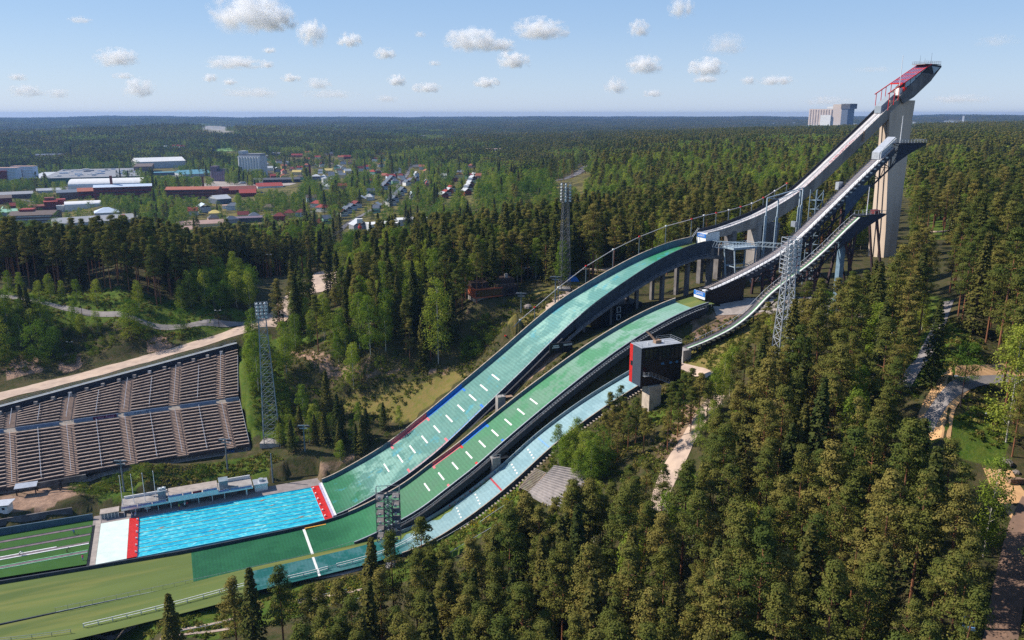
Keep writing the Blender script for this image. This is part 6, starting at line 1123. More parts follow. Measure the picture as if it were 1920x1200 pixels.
bld('apartment_block', 'pale apartment block with red stair tower at the left frame edge', 'apartment block', -24, 30, 317, 352, 16, 'pblue', 'flat', 'pink', yaw=-.5, wins=(7, 'lgrey', .35), extra=multi(addbox(.45, .72, -.2, .1, 0, .82, 'claret', 'stair_tower'), addbox(.44, .74, -.25, .3, .82, .88, 'red', 'tower_roof')))
bld('apartment_block', 'pale apartment block with red capped stair tower next to the shopping centre', 'apartment block', 27, 63, 314, 349, 16, 'pblue', 'flat', 'pink', yaw=-.5, wins=(7, 'lgrey', .35), extra=multi(addbox(.02, .5, -.2, .1, 0, .78, 'claret', 'stair_tower'), addbox(0, .52, -.25, .3, .78, .84, 'red', 'tower_roof')))
bld('shopping_centre', 'sprawling grey shopping centre with a dark green front and busy roof', 'shopping centre', 92, 264, 333, 341, 240, 'green', 'flat', 'grey', yaw=-.1, extra=multi(roofcars, addbox(-.16, -.003, .1, .8, 0, .9, 'lgrey', 'side_wing'), addbox(.85, 1.05, .5, .95, 1.05, 2.3, 'brown', 'upper_hall')))
bld('warehouse', 'large white gabled warehouse behind the shopping centre', 'warehouse', 262, 346, 303, 315, 60, 'lgrey', 'gable', 'white', 7, yaw=.2)
bld('arched_hall', 'long white hall with a curved roof behind the brick factory', 'hall', 136, 262, 347, 352, 60, 'white', 'arch', 'white', 8, yaw=-.15)
bld('brick_factory', 'long red brick factory with a pale blue roof', 'factory', 183, 282, 351, 371, 26, 'claret', 'gable', 'pblue', 2.5, yaw=-.06, wins=(3, 'dark', .3), extra=chim(.3, .6, 3.2, 14))
bld('brick_annex', 'brick annex with an orange roof at the factory end', 'factory', 149, 184, 359, 372, 22, 'claret', 'gable', 'orange', 4, wins=(2, 'dark', .3))
bld('tall_chimney', 'slim dark chimney in front of the far woods', 'chimney', 134, 137.5, 278, 308, 4, 'dark', 'flat', 'dark')
bld('school', 'red brick school with a blue grey roof among trees', 'school', 71, 116, 291, 298, 22, 'orange', 'gable', 'slate', 3, wins=(2, 'white', .3), extra=addbox(.82, 1.05, -.1, 1, 0, 1.1, 'claret'))
bld('flat_hall', 'low grey flat hall at the left frame edge', 'hall', -30, 58, 366, 372, 50, 'brown', 'flat', 'grey'); bld('flat_hall', 'low dark flat hall in front of the brick factory', 'hall', 110, 150, 362, 374, 50, 'brown', 'flat', 'slate')
bld('red_hall', 'dark red hall with a low gable at the left frame edge', 'hall', -12, 21, 372, 383, 30, 'claret', 'gable', 'brown', 3); bld('long_roof', 'long pale shed roof between trees near the arched hall', 'shed', 72, 114, 357, 361, 14, 'lgrey', 'gable', 'lgrey', 3)
bld('red_complex', 'cluster of stepped dark red blocks with bright red roofs', 'building', 60, 134, 387, 400, 26, 'claret', 'flat', 'brick', wins=(2, 'dark', .25), extra=multi(addbox(.36, .66, .1, .7, 1.0, 1.5, 'claret'), addbox(.35, .67, .05, .75, 1.5, 1.62, 'red', 'red_roof'), addbox(.6, .85, .5, 1., 1.0, 1.75, 'red'), addbox(.62, .9, -.3, .0, 0, 1.1, 'lgrey'), addbox(.38, .6, .6, 1.1, 1.0, 2.0, 'brick')))
bld('office', 'brown roofed office with white bands behind the ridge pines', 'office', 22, 96, 404, 420, 40, 'brown', 'gable', 'brown', 3, yaw=-.25, wins=(3, 'lgrey', .35), extra=addbox(.18, .48, .4, .8, 1, 1.5, 'red'))
bld('pale_green_hall', 'hall with a pale green roof beside the brown office', 'hall', 4, 32, 398, 406, 30, 'lgrey', 'gable', 'mint', 2.5)
bld('supermarket', 'wide flat grey roofed market hall above the ridge pines', 'market hall', 118, 262, 416, 427, 55, 'lgrey', 'flat', 'grey', yaw=.12, wins=(1, 'dgrey', .3), extra=multi(addbox(.42, .5, .3, .5, 1.06, 1.4, 'pblue', 'roof_unit'), addbox(.8, .86, .6, .7, 1.06, 1.3, 'red', 'roof_unit')))
bld('blue_hall', 'pale blue hip roofed hall behind the market hall', 'hall', 180, 222, 399, 404, 24, 'lgrey', 'hip', 'pblue', 5); bld('white_hall', 'white hall behind the poplars', 'hall', 126, 188, 384, 392, 30, 'white', 'arch', 'white', 3)
S_ = M('silo_white', rgb(214, 214, 214), rgb(192, 194, 196), .05)
bld('grain_silo', 'tall white ribbed grain silo standing over the town', 'silo', 450, 489, 295, 333, 26, 'lgrey', 'flat', 'lgrey', yaw=-.5, extra=multi(ribs(8, S_), addbox(.02, .98, .1, .9, 1.01, 1.12, 'grey', 'roof_gallery'), addbox(.0, .2, .1, .9, 1.12, 1.24, 'lgrey', 'head_house'), addbox(.0, 1., -.15, -.1, 0, .07, 'teal', 'blue_base'), addbox(.1, .16, -.16, -.02, .2, .5, 'dgrey', 'dark_sign')))
S2 = M('silo_mauve', rgb(150, 130, 142), rgb(122, 106, 118), .05)
bld('grain_silo', 'small mauve silo left of the white one', 'silo', 397, 422, 322, 340, 18, 'mauve', 'flat', 'mauve', yaw=-.4, extra=multi(ribs(6, S2), addbox(0, .42, 0, .9, 1, 1.5, 'mauve', 'head_house'), addbox(.42, .98, .2, .9, 1, 1.2, 'dgrey', 'roof_gallery')))
bld('teal_hall', 'hall with a broad teal roof left of the mauve silo', 'hall', 345, 396, 326, 331, 60, 'lgrey', 'gable', 'teal', 6, yaw=.3); bld('teal_hall', 'lower teal roofed shed before the white warehouse', 'hall', 289, 336, 324, 329, 24, 'slate', 'flat', 'teal')
bld('dark_shed', 'long dark shed with pale doors below the white silo', 'shed', 478, 562, 337, 344, 34, 'dark', 'gable', 'dgrey', 2, extra=addbox(.11, .2, -.06, -.003, 0, .9, 'white', 'door'))
bld('brick_factory', 'three storey brick factory with an orange roof', 'factory', 314, 407, 356, 373, 24, 'brick', 'gable', 'orange', 3, yaw=-.25, wins=(3, 'dark', .3)); bld('chimney_stack', 'short dark red chimney behind the brick factories', 'chimney', 379, 383, 332, 350, 4, 'claret', 'flat', 'dark')
bld('brick_hall', 'red roofed hall joined to the brick factory', 'factory', 432, 481, 356, 364, 36, 'claret', 'gable', 'brick', 4); bld('brick_hall', 'bright red roofed lower hall in front of the brick row', 'factory', 450, 480, 362, 369, 26, 'claret', 'gable', 'red', 4); bld('brick_hall', 'dark roofed brick link building between the factory roofs', 'factory', 408, 434, 354, 364, 30, 'claret', 'flat', 'brick'); bld('red_roof_hall', 'low hall with a bright red roof below the dark shed', 'hall', 484, 530, 349, 352, 34, 'white', 'gable', 'red', 4, yaw=.1)
bld('tall_chimney', 'tall dark brick chimney right of the white silo', 'chimney', 580, 584, 310, 338, 4, 'claret', 'flat', 'dark'); bld('grey_house', 'grey house with a pale hip roof beside the tall chimney', 'house', 586, 601, 331, 340, 16, 'grey', 'hip', 'lgrey', 3, wins=(2, 'dgrey', .3))
for u, lab in ((610, 'white storage tank nearer the tall chimney'), (626, 'larger white storage tank behind dark poplars')):
    p, z, X, a = frame_at(u, 347, 0); t = thing('storage_tank', lab, 'tank', p, a); r_ = 5.2; mb = MB(); mb.loft([[X(r_ * math.cos(q), r_ * math.sin(q), h) for q in np.arange(16) / 16 * 6.283] for h in (-1, 11)]); mb.build('shell', BM['white'], t); mb = MB(); mb.loft([[X(r_ * k * math.cos(q), r_ * k * math.sin(q), h) for q in np.arange(16) / 16 * 6.283] for k, h in ((1, 11), (.1, 12.2))]); mb.build('lid', BM['lgrey'], t); BLD.append((p[0], p[1], 6))
bld('grey_roof_house', 'grey metal roofed workshop in front of the red halls', 'workshop', 408, 434, 373, 382, 26, 'slate', 'gable', 'lgrey', 4, yaw=.4); bld('gable_hall', 'pale gabled hall among trees below the brick factory', 'hall', 375, 396, 389, 398, 18, 'lgrey', 'gabled', 'pblue', 4, yaw=.2); bld('yellow_house', 'small cream house with a yellowish hip roof', 'house', 393, 414, 400, 408, 14, 'cream', 'hip', 'yellow', 3); bld('red_house', 'white house with a red gable roof left of the gabled hall', 'house', 354, 372, 396, 404, 12, 'white', 'gable', 'red', 4)
bld('row_flats', 'long low pink roofed flats behind the ridge pines', 'flats', 328, 372, 431, 440, 14, 'cream', 'gable', 'pink', 3); bld('row_flats', 'second low pink roofed flats further behind', 'flats', 335, 418, 420, 426, 14, 'cream', 'gable', 'pink', 3); bld('green_kiosk', 'small building with a mint green roof by the trees', 'house', 367, 390, 451, 459, 10, 'lgrey', 'gable', 'mint', 2.5); bld('grey_flats', 'dark grey flat house among tall poplars', 'house', 427, 492, 410, 418, 16, 'dgrey', 'flat', 'mauve'); bld('white_flats', 'low white flats at the left of the leafy street', 'flats', 418, 442, 386, 391, 10, 'white', 'flat', 'pink')
HOUSES = [(521, 292, 26, 'slate', 'grey', 'wide grey roofed house below the far wood'), (557, 295, 20, 'orange', 'red', 'wide house with an orange red roof under the wood'), (575, 290, 14, 'white', 'red', 'house with a red roof next to the orange one'), (596, 299, 10, 'white', 'red', 'white house with a red roof behind green trees'), (639, 299, 10, 'cream', 'orange', 'cream house with an orange roof at the wood edge'), (616, 325, 14, 'cream', 'yellow', 'long yellow roofed house near the tall chimney'), (556, 328, 16, 'cream', 'yellow', 'cream house with a tan roof behind the dark shed'), (562, 320, 10, 'white', 'red', 'white house with a bright red roof behind the tan one'), (534, 326, 9, 'pink', 'red', 'small pink house with a red roof by the hedge'), (505, 320, 12, 'white', 'lgrey', 'white house with a grey roof right of the white silo'), (622, 332, 12, 'white', 'slate', 'white house with a slate roof above the storage tanks'), (604, 313, 9, 'white', 'claret', 'small house with a dark red roof behind the tall chimney'),
          (650, 298, 16, 'brick', 'red', 'low red roofed house row at the upper town edge'), (662, 297, 8, 'red', 'red', 'small red house beside the red roofed row'), (682, 297, 12, 'pblue', 'slate', 'pale blue house with a slate roof at the upper town edge'), (717, 294, 11, 'white', 'red', 'white house with a broad red roof on the upper street'), (738, 291, 9, 'white', 'red', 'red roofed house highest on the upper street'), (657, 309, 9, 'pink', 'red', 'pink house with a red roof among round trees'), (677, 321, 11, 'white', 'claret', 'white house with a dark red roof below the pink one'), (653, 326, 12, 'cream', 'lgrey', 'cream house with a pale roof at the leafy corner'), (637, 325, 10, 'white', 'brown', 'white house with a brown roof beside the cream one'), (702, 303, 8, 'white', 'red', 'small white house with a red roof between tall trees'), (783, 313, 9, 'white', 'mauve', 'white house with a mauve roof at the top of the street'), (791, 318, 10, 'white', 'orange', 'white house with an orange roof at the top of the street'), (782, 332, 8, 'pblue', 'lgrey', 'pale blue house with a pale roof halfway down the street'), (799, 348, 9, 'white', 'lgrey', 'white flat house beside the dark pines'), (801, 352, 6, 'orange', 'red', 'tiny house with an orange red roof in the pines'), (906, 319, 9, 'dark', 'slate', 'dark slate roofed house above the red terrace'), (853, 341, 9, 'brick', 'mauve', 'brick house above the red stepped terrace'), (697, 366, 14, 'teal', 'slate', 'teal house with a slate roof in the gardens'), (774, 374, 8, 'white', 'pblue', 'small white shed roof between the terraces'), (615, 420, 16, 'mint', 'slate', 'green house with slate roof at the near street end'), (597, 428, 14, 'brick', 'red', 'brick house with a red roof hidden by trees near the street'), (705, 400, 12, 'mint', 'slate', 'mint house with a dark roof beside the near street'), (1071, 267, 16, 'brick', 'orange', 'far orange roofed house on the wooded ridge'), (1095, 268, 22, 'orange', 'claret', 'far long brick house on the wooded ridge'), (1116, 267, 12, 'pink', 'orange', 'far pink house highest on the wooded ridge'), (1380, 247, 14, 'orange', 'red', 'far orange house with mast on the plateau horizon'), (345, 278, 14, 'white', 'red', 'far white and red house left of the green field'), (330, 277, 12, 'white', 'red', 'far red roofed house at the wood foot'), (48, 300, 14, 'white', 'slate', 'far white house left of the brick school'), (158, 300, 10, 'white', 'slate', 'white house right of the slim dark chimney'), (25, 394, 10, 'brick', 'red', 'small brick house near the pale green hall'), (8, 402, 8, 'white', 'mint', 'white house at the left frame edge')]
for u, v, w, wa, ro, lab in HOUSES:
    z = proj(gp(u, v))[2]; bld('house', lab, 'house', u - w * .5, u + w * .5, v - 5.2 * F0 / z * 1.0 if z < 2500 else v - 3.5, v, 9 if z < 2500 else 14, wa, 'gable' if w > 9 else 'gabled', ro, 3.6, yaw=random.uniform(-.35, .35), wins=(1, 'dgrey', .25) if z < 1100 else None)
HR = random.Random(21); taken_uv = [(h[0], h[1]) for h in HOUSES]; WN = {'white': 'white', 'cream': 'cream', 'pblue': 'pale blue', 'pink': 'pink', 'grey': 'grey', 'brick': 'brick', 'mint': 'mint green', 'yellow': 'yellow'}; RN = {'red': 'red', 'slate': 'slate', 'claret': 'dark red', 'lgrey': 'pale grey', 'brown': 'brown', 'dgrey': 'dark grey', 'orange': 'orange'}
for (u0_, u1_, v0_, v1_, n_, wh) in ((495, 650, 288, 338, 26, 'in the gardens right of the white silo'), (640, 780, 286, 345, 17, 'in the leafy upper quarter'), (560, 720, 340, 410, 9, 'in the trees left of the near street'), (780, 900, 300, 345, 9, 'at the wood edge above the red terrace'), (290, 380, 272, 300, 6, 'at the foot of the far wood'), (400, 560, 392, 425, 8, 'among the poplars behind the ridge pines')):
    for k in range(n_ * 3):
        u, v = HR.uniform(u0_, u1_), HR.uniform(v0_, v1_)
        if any(abs(u - a) < 11 and abs(v - b) < 5.5 for a, b in taken_uv) or n_ <= 0: continue
        n_ -= 1; taken_uv.append((u, v)); wa, ro = HR.choice(list(WN)), HR.choice(list(RN)); z = proj(gp(u, v))[2]; w = HR.uniform(8.5, 14) * F0 / z; lab = '%s house with a %s roof %s' % (WN[wa], RN[ro], wh)
        bld('house', lab, 'house', u - w * .5, u + w * .5, v - HR.uniform(4, 5.6) * F0 / z, v, 9, wa, HR.choice(['gable', 'gabled', 'hip']), ro, 3.4, yaw=HR.uniform(-.6, .3), group=lab.replace('house', 'houses', 1))
def terrace_row(a_, b2, n, where, cols):
    for k in range(n):
        u = a_[0] + (b2[0] - a_[0]) * k / (n - 1); v = a_[1] + (b2[1] - a_[1]) * k / (n - 1); z = proj(gp(u, v))[2]; w = 7.5 * F0 / z; wa, ro, cn, rn = cols[k % len(cols)]
        o_ = ['lowest', 'second', 'third', 'fourth', 'fifth', 'sixth', 'topmost'][k if k < n - 1 else 6]
        bld('terraced_house', '%s %s terraced house with %s roof in row %s' % (o_, cn, rn, where), 'terraced house', u - w * .5, u + w * .5, v - 4.6 * F0 / z, v, 10, wa, 'gabled', ro, 3.2, yaw=.5, wins=(2, 'dgrey', .25), group='terraced houses %s' % where)
terrace_row((737, 386), (758, 362), 5, 'below the pale street', [('white', 'slate', 'white', 'slate'), ('pblue', 'slate', 'pale blue', 'slate'), ('pink', 'dgrey', 'pink', 'grey')]); terrace_row((722, 356), (741, 334), 6, 'left of the pale street', [('pblue', 'slate', 'pale blue', 'slate'), ('orange', 'slate', 'orange', 'slate')]); terrace_row((646, 406), (672, 390), 4, 'at the hedge', [('white', 'claret', 'white', 'red'), ('lgrey', 'slate', 'grey', 'slate'), ('pblue', 'slate', 'pale blue', 'slate')]); terrace_row((835, 373), (850, 360), 4, 'of red houses at the pines', [('red', 'lgrey', 'red', 'pale'), ('white', 'red', 'white', 'red')]); terrace_row((878, 366), (892, 334), 7, 'climbing towards the slate house', [('red', 'lgrey', 'red', 'pale'), ('white', 'slate', 'white', 'slate'), ('brick', 'lgrey', 'brick', 'pale')]); terrace_row((766, 348), (782, 340), 3, 'under the birches', [('white', 'slate', 'white', 'slate'), ('pink', 'slate', 'pink', 'slate')])
bld('apartment_house', 'red and white stepped apartment house above the wood', 'apartment house', 906, 946, 280, 290, 26, 'orange', 'flat', 'pink', wins=(3, 'white', .35), extra=multi(addbox(.3, .55, -.3, .0, 0, .9, 'white', 'balcony_stack'), addbox(.62, .7, -.1, 0, 0, .95, 'white', 'balcony_stack')))
bld('long_flat_building', 'long white flat roofed building behind the tall pines', 'building', 697, 768, 420, 428, 18, 'lgrey', 'flat', 'white', yaw=.35); bld('long_flat_building', 'white flat roofed wing further right behind the pines', 'building', 748, 806, 412, 418, 16, 'lgrey', 'flat', 'white', yaw=.3); bld('gable_house', 'grey gabled house with pale front by the orange tower', 'house', 664, 692, 422, 433, 14, 'grey', 'gabled', 'lgrey', 5, yaw=.35)
p, z, X, a = frame_at(676, 447, 0); t = thing('tower', 'orange pole tower with a white box on top at the street end', 'tower', p, a); hT = 37 * z / F0
mb = MB(); mb.tube(X(0, 0, -1), X(0, 0, hT * .8), 1.3, 1.0, 10); mb.build('orange_shaft', M('orange_shaft', rgb(196, 118, 64), None, .5), t); xbox(X, -2.4, 2.4, -2.4, 2.4, hT * .8, hT).build('white_box', BM['white'], t); mb = MB(); mb.tube(X(0, 0, hT * .52), X(0, 0, hT * .62), 1.7, 1.7, 10); mb.build('red_ring', REDP, t); BLD.append((p[0], p[1], 4))
S3 = M('silo_concrete', rgb(206, 190, 178), rgb(184, 168, 158), .03)
bld('grain_elevator', 'huge concrete grain elevator on the far plateau horizon', 'grain elevator', 1515, 1556, 207, 247, 60, 'beige', 'flat', 'grey', yaw=-.55, extra=multi(ribs(9, S3), addbox(-.02, 1.5, -.2, -.05, -.2, .28, 'teal', 'low_annex'), addbox(1.0, 1.36, .0, 1, 0, 1.2, 'beige', 'lift_tower'), addbox(1.36, 1.62, .0, 1, 0, 1.15, 'slate', 'painted_shade_side'), addbox(1.34, 1.7, -.05, 1.05, 1.0, 1.22, 'dgrey', 'top_house'), addbox(.55, .98, -.16, -.12, .26, .74, 'white', 'white_panel'), addbox(.72, 1.0, .1, .5, 1.02, 1.1, 'white', 'roof_house')))  # slate box beside the beige lift tower: its shaded side, put into the colour
for u0, u1, vt, vb, wa, lab in ((1573, 1590, 236, 243, 'white', 'white low building beside the grain elevator'), (1448, 1452, 231, 237, 'white', 'single far white block on the plateau skyline'), (1486, 1491, 230, 237, 'white', 'far white block left of the grain elevator'), (1711, 1716, 229, 235, 'white', 'far white block right of the tallest tower'), (1752, 1760, 232, 237, 'white', 'far white low block on the skyline'), (1770, 1786, 227, 235, 'lgrey', 'far grey hospital wing on the skyline'), (1786, 1822, 229, 235, 'pblue', 'far long white hospital building on the skyline'), (1803, 1806.5, 218, 232, 'white', 'far slim white tower of the hospital'), (785, 799, 255, 263, 'white', 'far white tower block above the middle woods'), (800, 850, 262, 265, 'lgrey', 'far long pale hall right of the white tower block'), (1600, 1606, 232, 237, 'white', 'far white block behind the tower track'), (1645, 1652, 231, 238, 'pblue', 'far pale block between the towers')):
    bld('far_building', lab, 'building', u0, u1, vt, vb, 40, wa)
pp = [(1090, 322), (1083, 327)]
car(gp(1088, 319) + np.array([0, 0, .5]), .9, BM['white'], 'white car driving on the far motorway bend'); car(gp(1096, 311) + np.array([0, 0, .5]), .9, BM['dgrey'], 'dark car driving on the far motorway'); 
for k, (u, v, m_, lab) in enumerate(((150, 346, 'white', 'white lorry parked before the shopping centre'), (470, 343, 'white', 'white van parked in the silo yard'), (455, 345, 'pblue', 'pale van parked below the white silo'))):
    p, z, X, a = frame_at(u, v, .3); t = thing('lorry', lab, 'lorry', p, a); xbox(X, -4, 5, -1.2, 1.2, .9, 3.6).build('box_body', BM[m_], t); xbox(X, -6, -4.1, -1.2, 1.2, .6, 2.9).build('cab', BM['white'], t)
    for x in (-5, 0, 3.5): xbox(X, x - .5, x + .5, -1.25, 1.25, .0, .9).build('wheel', BLACKP, t)
for k in range(9):
    p = gp(500 + k * 14, 506 + (k % 3) * 3) if k < 5 else gp(478 + (k - 5) * 9, 498 + (k % 2) * 4)
    car(p + np.array([0, 0, .15]), random.uniform(0, 6.28), BM[['white', 'dgrey', 'pblue', 'red', 'lgrey', 'white', 'slate', 'white', 'dgrey'][k]], '%s car parked %s' % (['white', 'dark grey', 'pale blue', 'red', 'light grey', 'white', 'slate blue', 'white', 'dark grey'][k], ['at the left end of the gravel parking area', 'second on the gravel parking area', 'in the middle of the gravel parking area', 'beside the trees at the parking area', 'at the far end of the gravel parking area', 'under trees left of the lamp post', 'beside the white car under the trees', 'between the lamp post and the trees', 'nearest the lamp post under the trees'][k]), 'cars at the parking area')
POS = M('pale_wire', rgb(150, 156, 160), None, 1)
# ================================================================== trees
def leaf_mat(name, c1, c2, c3, trans=.25):
    m, nt = new_mat(name); L = nt.links.new; out = N(nt, 'ShaderNodeOutputMaterial'); d = N(nt, 'ShaderNodeBsdfDiffuse'); t = N(nt, 'ShaderNodeBsdfTranslucent'); mx = N(nt, 'ShaderNodeMixShader'); mx.inputs[0].default_value = trans
    L(d.outputs[0], mx.inputs[1]); L(t.outputs[0], mx.inputs[2]); L(mx.outputs[0], out.inputs[0])
    oi = N(nt, 'ShaderNodeObjectInfo'); at = N(nt, 'ShaderNodeAttribute', attribute_name='tint'); cr = N(nt, 'ShaderNodeValToRGB'); e = cr.color_ramp.elements
    s = N(nt, 'ShaderNodeMath', operation='MULTIPLY_ADD'); L(oi.outputs['Random'], s.inputs[0]); s.inputs[1].default_value = .62; q = N(nt, 'ShaderNodeMath', operation='MULTIPLY'); L(at.outputs['Fac'], q.inputs[0]); q.inputs[1].default_value = .38; L(q.outputs[0], s.inputs[2]); L(s.outputs[0], cr.inputs[0])
    e[0].position = .12; e[0].color = c1; e[1].position = .88; e[1].color = c3; x = e.new(.5); x.color = c2
    L(cr.outputs[0], d.inputs[0]); hs_ = N(nt, 'ShaderNodeHueSaturation'); hs_.inputs['Value'].default_value = 1.25; hs_.inputs['Saturation'].default_value = 1.1; L(cr.outputs[0], hs_.inputs['Color']); L(hs_.outputs[0], t.inputs[0]); return m
LEAF = {'pine': leaf_mat('pine_needles', rgb(74, 87, 41), rgb(100, 102, 49), rgb(128, 117, 62), .15), 'spruce': leaf_mat('spruce_needles', rgb(58, 70, 37), rgb(80, 84, 43), rgb(102, 96, 49), .12),
        'birch': leaf_mat('birch_leaves', rgb(94, 118, 46), rgb(120, 138, 54), rgb(150, 156, 66), .35), 'broad': leaf_mat('broad_leaves', rgb(72, 100, 40), rgb(98, 124, 48), rgb(142, 146, 62), .32), 'shrub': leaf_mat('shrub_leaves', rgb(68, 92, 36), rgb(92, 112, 42), rgb(122, 130, 56), .3)}
BARK = {'pine': M('pine_bark', rgb(150, 98, 66), rgb(104, 76, 60), .8, c3=rgb(84, 68, 60), scale3=.3, amt=.8, stretch=(2, 2, .4)), 'spruce': M('spruce_bark', rgb(104, 92, 84), rgb(76, 68, 62), 1), 'birch': M('birch_bark', rgb(206, 202, 192), rgb(140, 134, 126), 1.5, stretch=(1, 1, 3)), 'broad': M('broad_bark', rgb(96, 84, 74), rgb(72, 62, 56), 1), 'shrub': M('shrub_stem', rgb(96, 80, 64), rgb(76, 64, 54), 1)}
def quads(P, Nn, size, r, asp=.7):
    n = len(P); Nn = Nn / (np.linalg.norm(Nn, axis=1)[:, None] + 1e-9); a = r.normal(size=(n, 3)); T = np.cross(Nn, a); T /= np.linalg.norm(T, axis=1)[:, None] + 1e-9; B = np.cross(Nn, T); s = size[:, None]
    return np.stack([P - T * s * .5 - B * s * asp * .25, P + T * s * .1 - B * s * asp * .55, P + T * s * .55 + B * s * asp * .2, P - T * s * .15 + B * s * asp * .5], 1).reshape(-1, 3)
def clumps(C, rad, nq, qs, r, flat=.6, up=.35):
    k = len(C); u = r.normal(size=(k, nq, 3)); u /= np.linalg.norm(u, axis=2)[..., None]; rr = r.uniform(.35, 1, (k, nq, 1)) ** .5; off = u * rr * rad[:, None, None]; off[..., 2] *= flat
    P = (C[:, None] + off).reshape(-1, 3); Nn = (u + np.array([0, 0, up]) + r.normal(size=(k, nq, 3)) * .28).reshape(-1, 3)
    return P, Nn, np.repeat(r.uniform(0, 1, k), nq), r.uniform(.7, 1.3, k * nq) * qs
def tree_arrays(kind, h, seed, lod=0):
    """leaf quads (vertices, tint per quad) and trunk builder, base at the origin"""
    r = np.random.default_rng(seed); tr = MB(); f = (1, .4, .13)[lod]; qf = (1, 1.5, 2.5)[lod]
    lean = r.normal(size=2) * h * .012; ax = lambda t: np.array([lean[0] * t * t, lean[1] * t * t, h * t])
    if kind == 'pine':
        hb = r.uniform(.32, .6); R = h * r.uniform(.13, .19); n = int(52 * f) + 3; t = hb + (1 - hb) * r.uniform(0, 1, n) ** .8; q = (t - hb) / (1 - hb); pr = R * np.clip(.62 + .7 * q - 1.3 * q ** 2.4, .1, 1.2); a = np.arange(n) * 2.4 + r.uniform(0, 1.3, n); pr = pr * (1 + .28 * np.sin(a + seed) + .15 * np.sin(2 * a + seed * 2)); rad = pr * r.uniform(.3, 1.08, n)
        C = np.stack([rad * np.cos(a), rad * np.sin(a), h * t - rad * .05], 1); C[:, :2] += np.outer(t * t, lean); C[0] = ax(.985); cr = r.uniform(.045, .1, n) * h * (1 - .4 * q); P, Nn, ti, sz = clumps(C, cr, int(115 * (1, .5, .4)[lod]), h * .0118 * qf * (1, 1.2, 1.25)[lod], r, .4, .6); th = .98
    elif kind == 'spruce':
        hb = r.uniform(.06, .16); R = h * r.uniform(.13, .165); nw = (30, 16, 8)[lod]; nb = (8, 7, 5)[lod]; nq = (13, 7, 4)[lod]; Ps = []; Ns = []; T = []
        for i in range(nw):
            t = hb + (1 - hb) * (i / nw) ** .92; Lb = R * (1 - (t - hb) / (1 - hb)) ** .82 + .25
            for j in range(nb):
                a = j * 6.283 / nb + i * 1.3 + r.uniform(-.3, .3); L_ = Lb * r.uniform(.65, 1.12); u = np.sqrt(r.uniform(.02, 1, nq)); w = r.normal(size=nq) * .17 * L_ * u; dz = -L_ * (.25 * u + .25 * u * u) + L_ * .12 * (u > .8) - r.uniform(0, .35, nq)
                Ps.append(np.stack([np.cos(a) * L_ * u - np.sin(a) * w, np.sin(a) * L_ * u + np.cos(a) * w, h * t + dz], 1)); Ns.append(np.stack([np.cos(a) * .5 + r.normal(size=nq) * .45, np.sin(a) * .5 + r.normal(size=nq) * .45, np.full(nq, .9)], 1)); T.append(np.full(nq, r.uniform()))
        P = np.concatenate(Ps); Nn = np.concatenate(Ns); ti = np.concatenate(T); sz = r.uniform(.7, 1.3, len(P)) * h * .026 * (1, 1.35, 2.1)[lod]; P[:, :2] += np.outer((P[:, 2] / h) ** 2, lean); th = .985; C = None
    else:
        hb, R, n, cs, qs, fl = {'birch': (r.uniform(.08, .2), h * r.uniform(.14, .19), 70, .09, .0165, .9), 'broad': (r.uniform(.1, .22), h * r.uniform(.3, .4), 62, .13, .021, .8), 'shrub': (.02, h * r.uniform(.4, .6), 20, .22, .045, .85)}[kind]
        n = int(n * f) + 4; t = hb + (.97 - hb) * r.uniform(0, 1, n); q = (t - hb) / (1 - hb); pk = .42 if kind == 'birch' else .5; pr = R * np.sqrt(np.clip(1 - ((q - pk) / (.62 if q is None else .6)) ** 2, .06, 1)) * (1 - .25 * q); a = np.arange(n) * 2.4 + r.uniform(0, 1, n); rad = pr * np.sqrt(r.uniform(.12, 1, n))
        C = np.stack([rad * np.cos(a), rad * np.sin(a), h * t], 1); C[:, :2] += np.outer(t * t, lean) + r.normal(size=(n, 2)) * R * .06; cr = r.uniform(.7, 1.25, n) * cs * h * (1 - .3 * q); P, Nn, ti, sz = clumps(C, cr, int(56 * (1, .7, .6)[lod]), h * qs * qf, r, fl, .4); th = .93
    b0 = h * {'shrub': .02, 'birch': .0075}.get(kind, .011); n_ = 7 if lod == 0 else 4; tr.tube((0, 0, -.6), ax(.45), b0, b0 * .7, n_); tr.tube(ax(.45), ax(th), b0 * .7, b0 * .12, n_)
    if lod == 0 and C is not None:
        for c in C[r.permutation(len(C))[:14 if kind != 'shrub' else 5]]:
            z_ = max(.25 if kind == 'shrub' else .15, (c[2] / h - (.02 if kind == 'pine' else .14))); z_ = min(z_, .95); tr.tube(ax(z_), c, b0 * .28, b0 * .08, 4)
        if kind == 'pine':
            for k in range(7): z_ = r.uniform(.25, .5); a_ = r.uniform(0, 6.28); L_ = h * r.uniform(.03, .07); tr.tube(ax(z_), ax(z_) + np.array([math.cos(a_) * L_, math.sin(a_) * L_, r.uniform(-.3, .5)]), b0 * .14, b0 * .05, 3)
    return quads(P, Nn, sz, r), ti, tr
def leaf_mesh(name, V, ti, mats, mi=None):
    n = len(V) // 4; me = bpy.data.meshes.new(name); me.vertices.add(len(V)); me.vertices.foreach_set('co', V.astype(np.float32).ravel()); me.loops.add(len(V)); me.loops.foreach_set('vertex_index', np.arange(len(V), dtype=np.int32)); me.polygons.add(n); me.polygons.foreach_set('loop_start', np.arange(n, dtype=np.int32) * 4)
    for m_ in mats: me.materials.append(m_)
    if mi is not None: me.polygons.foreach_set('material_index', mi.astype(np.int32))
    at = me.attributes.new('tint', 'FLOAT', 'FACE'); at.data.foreach_set('value', ti.astype(np.float32)); me.update(); return me
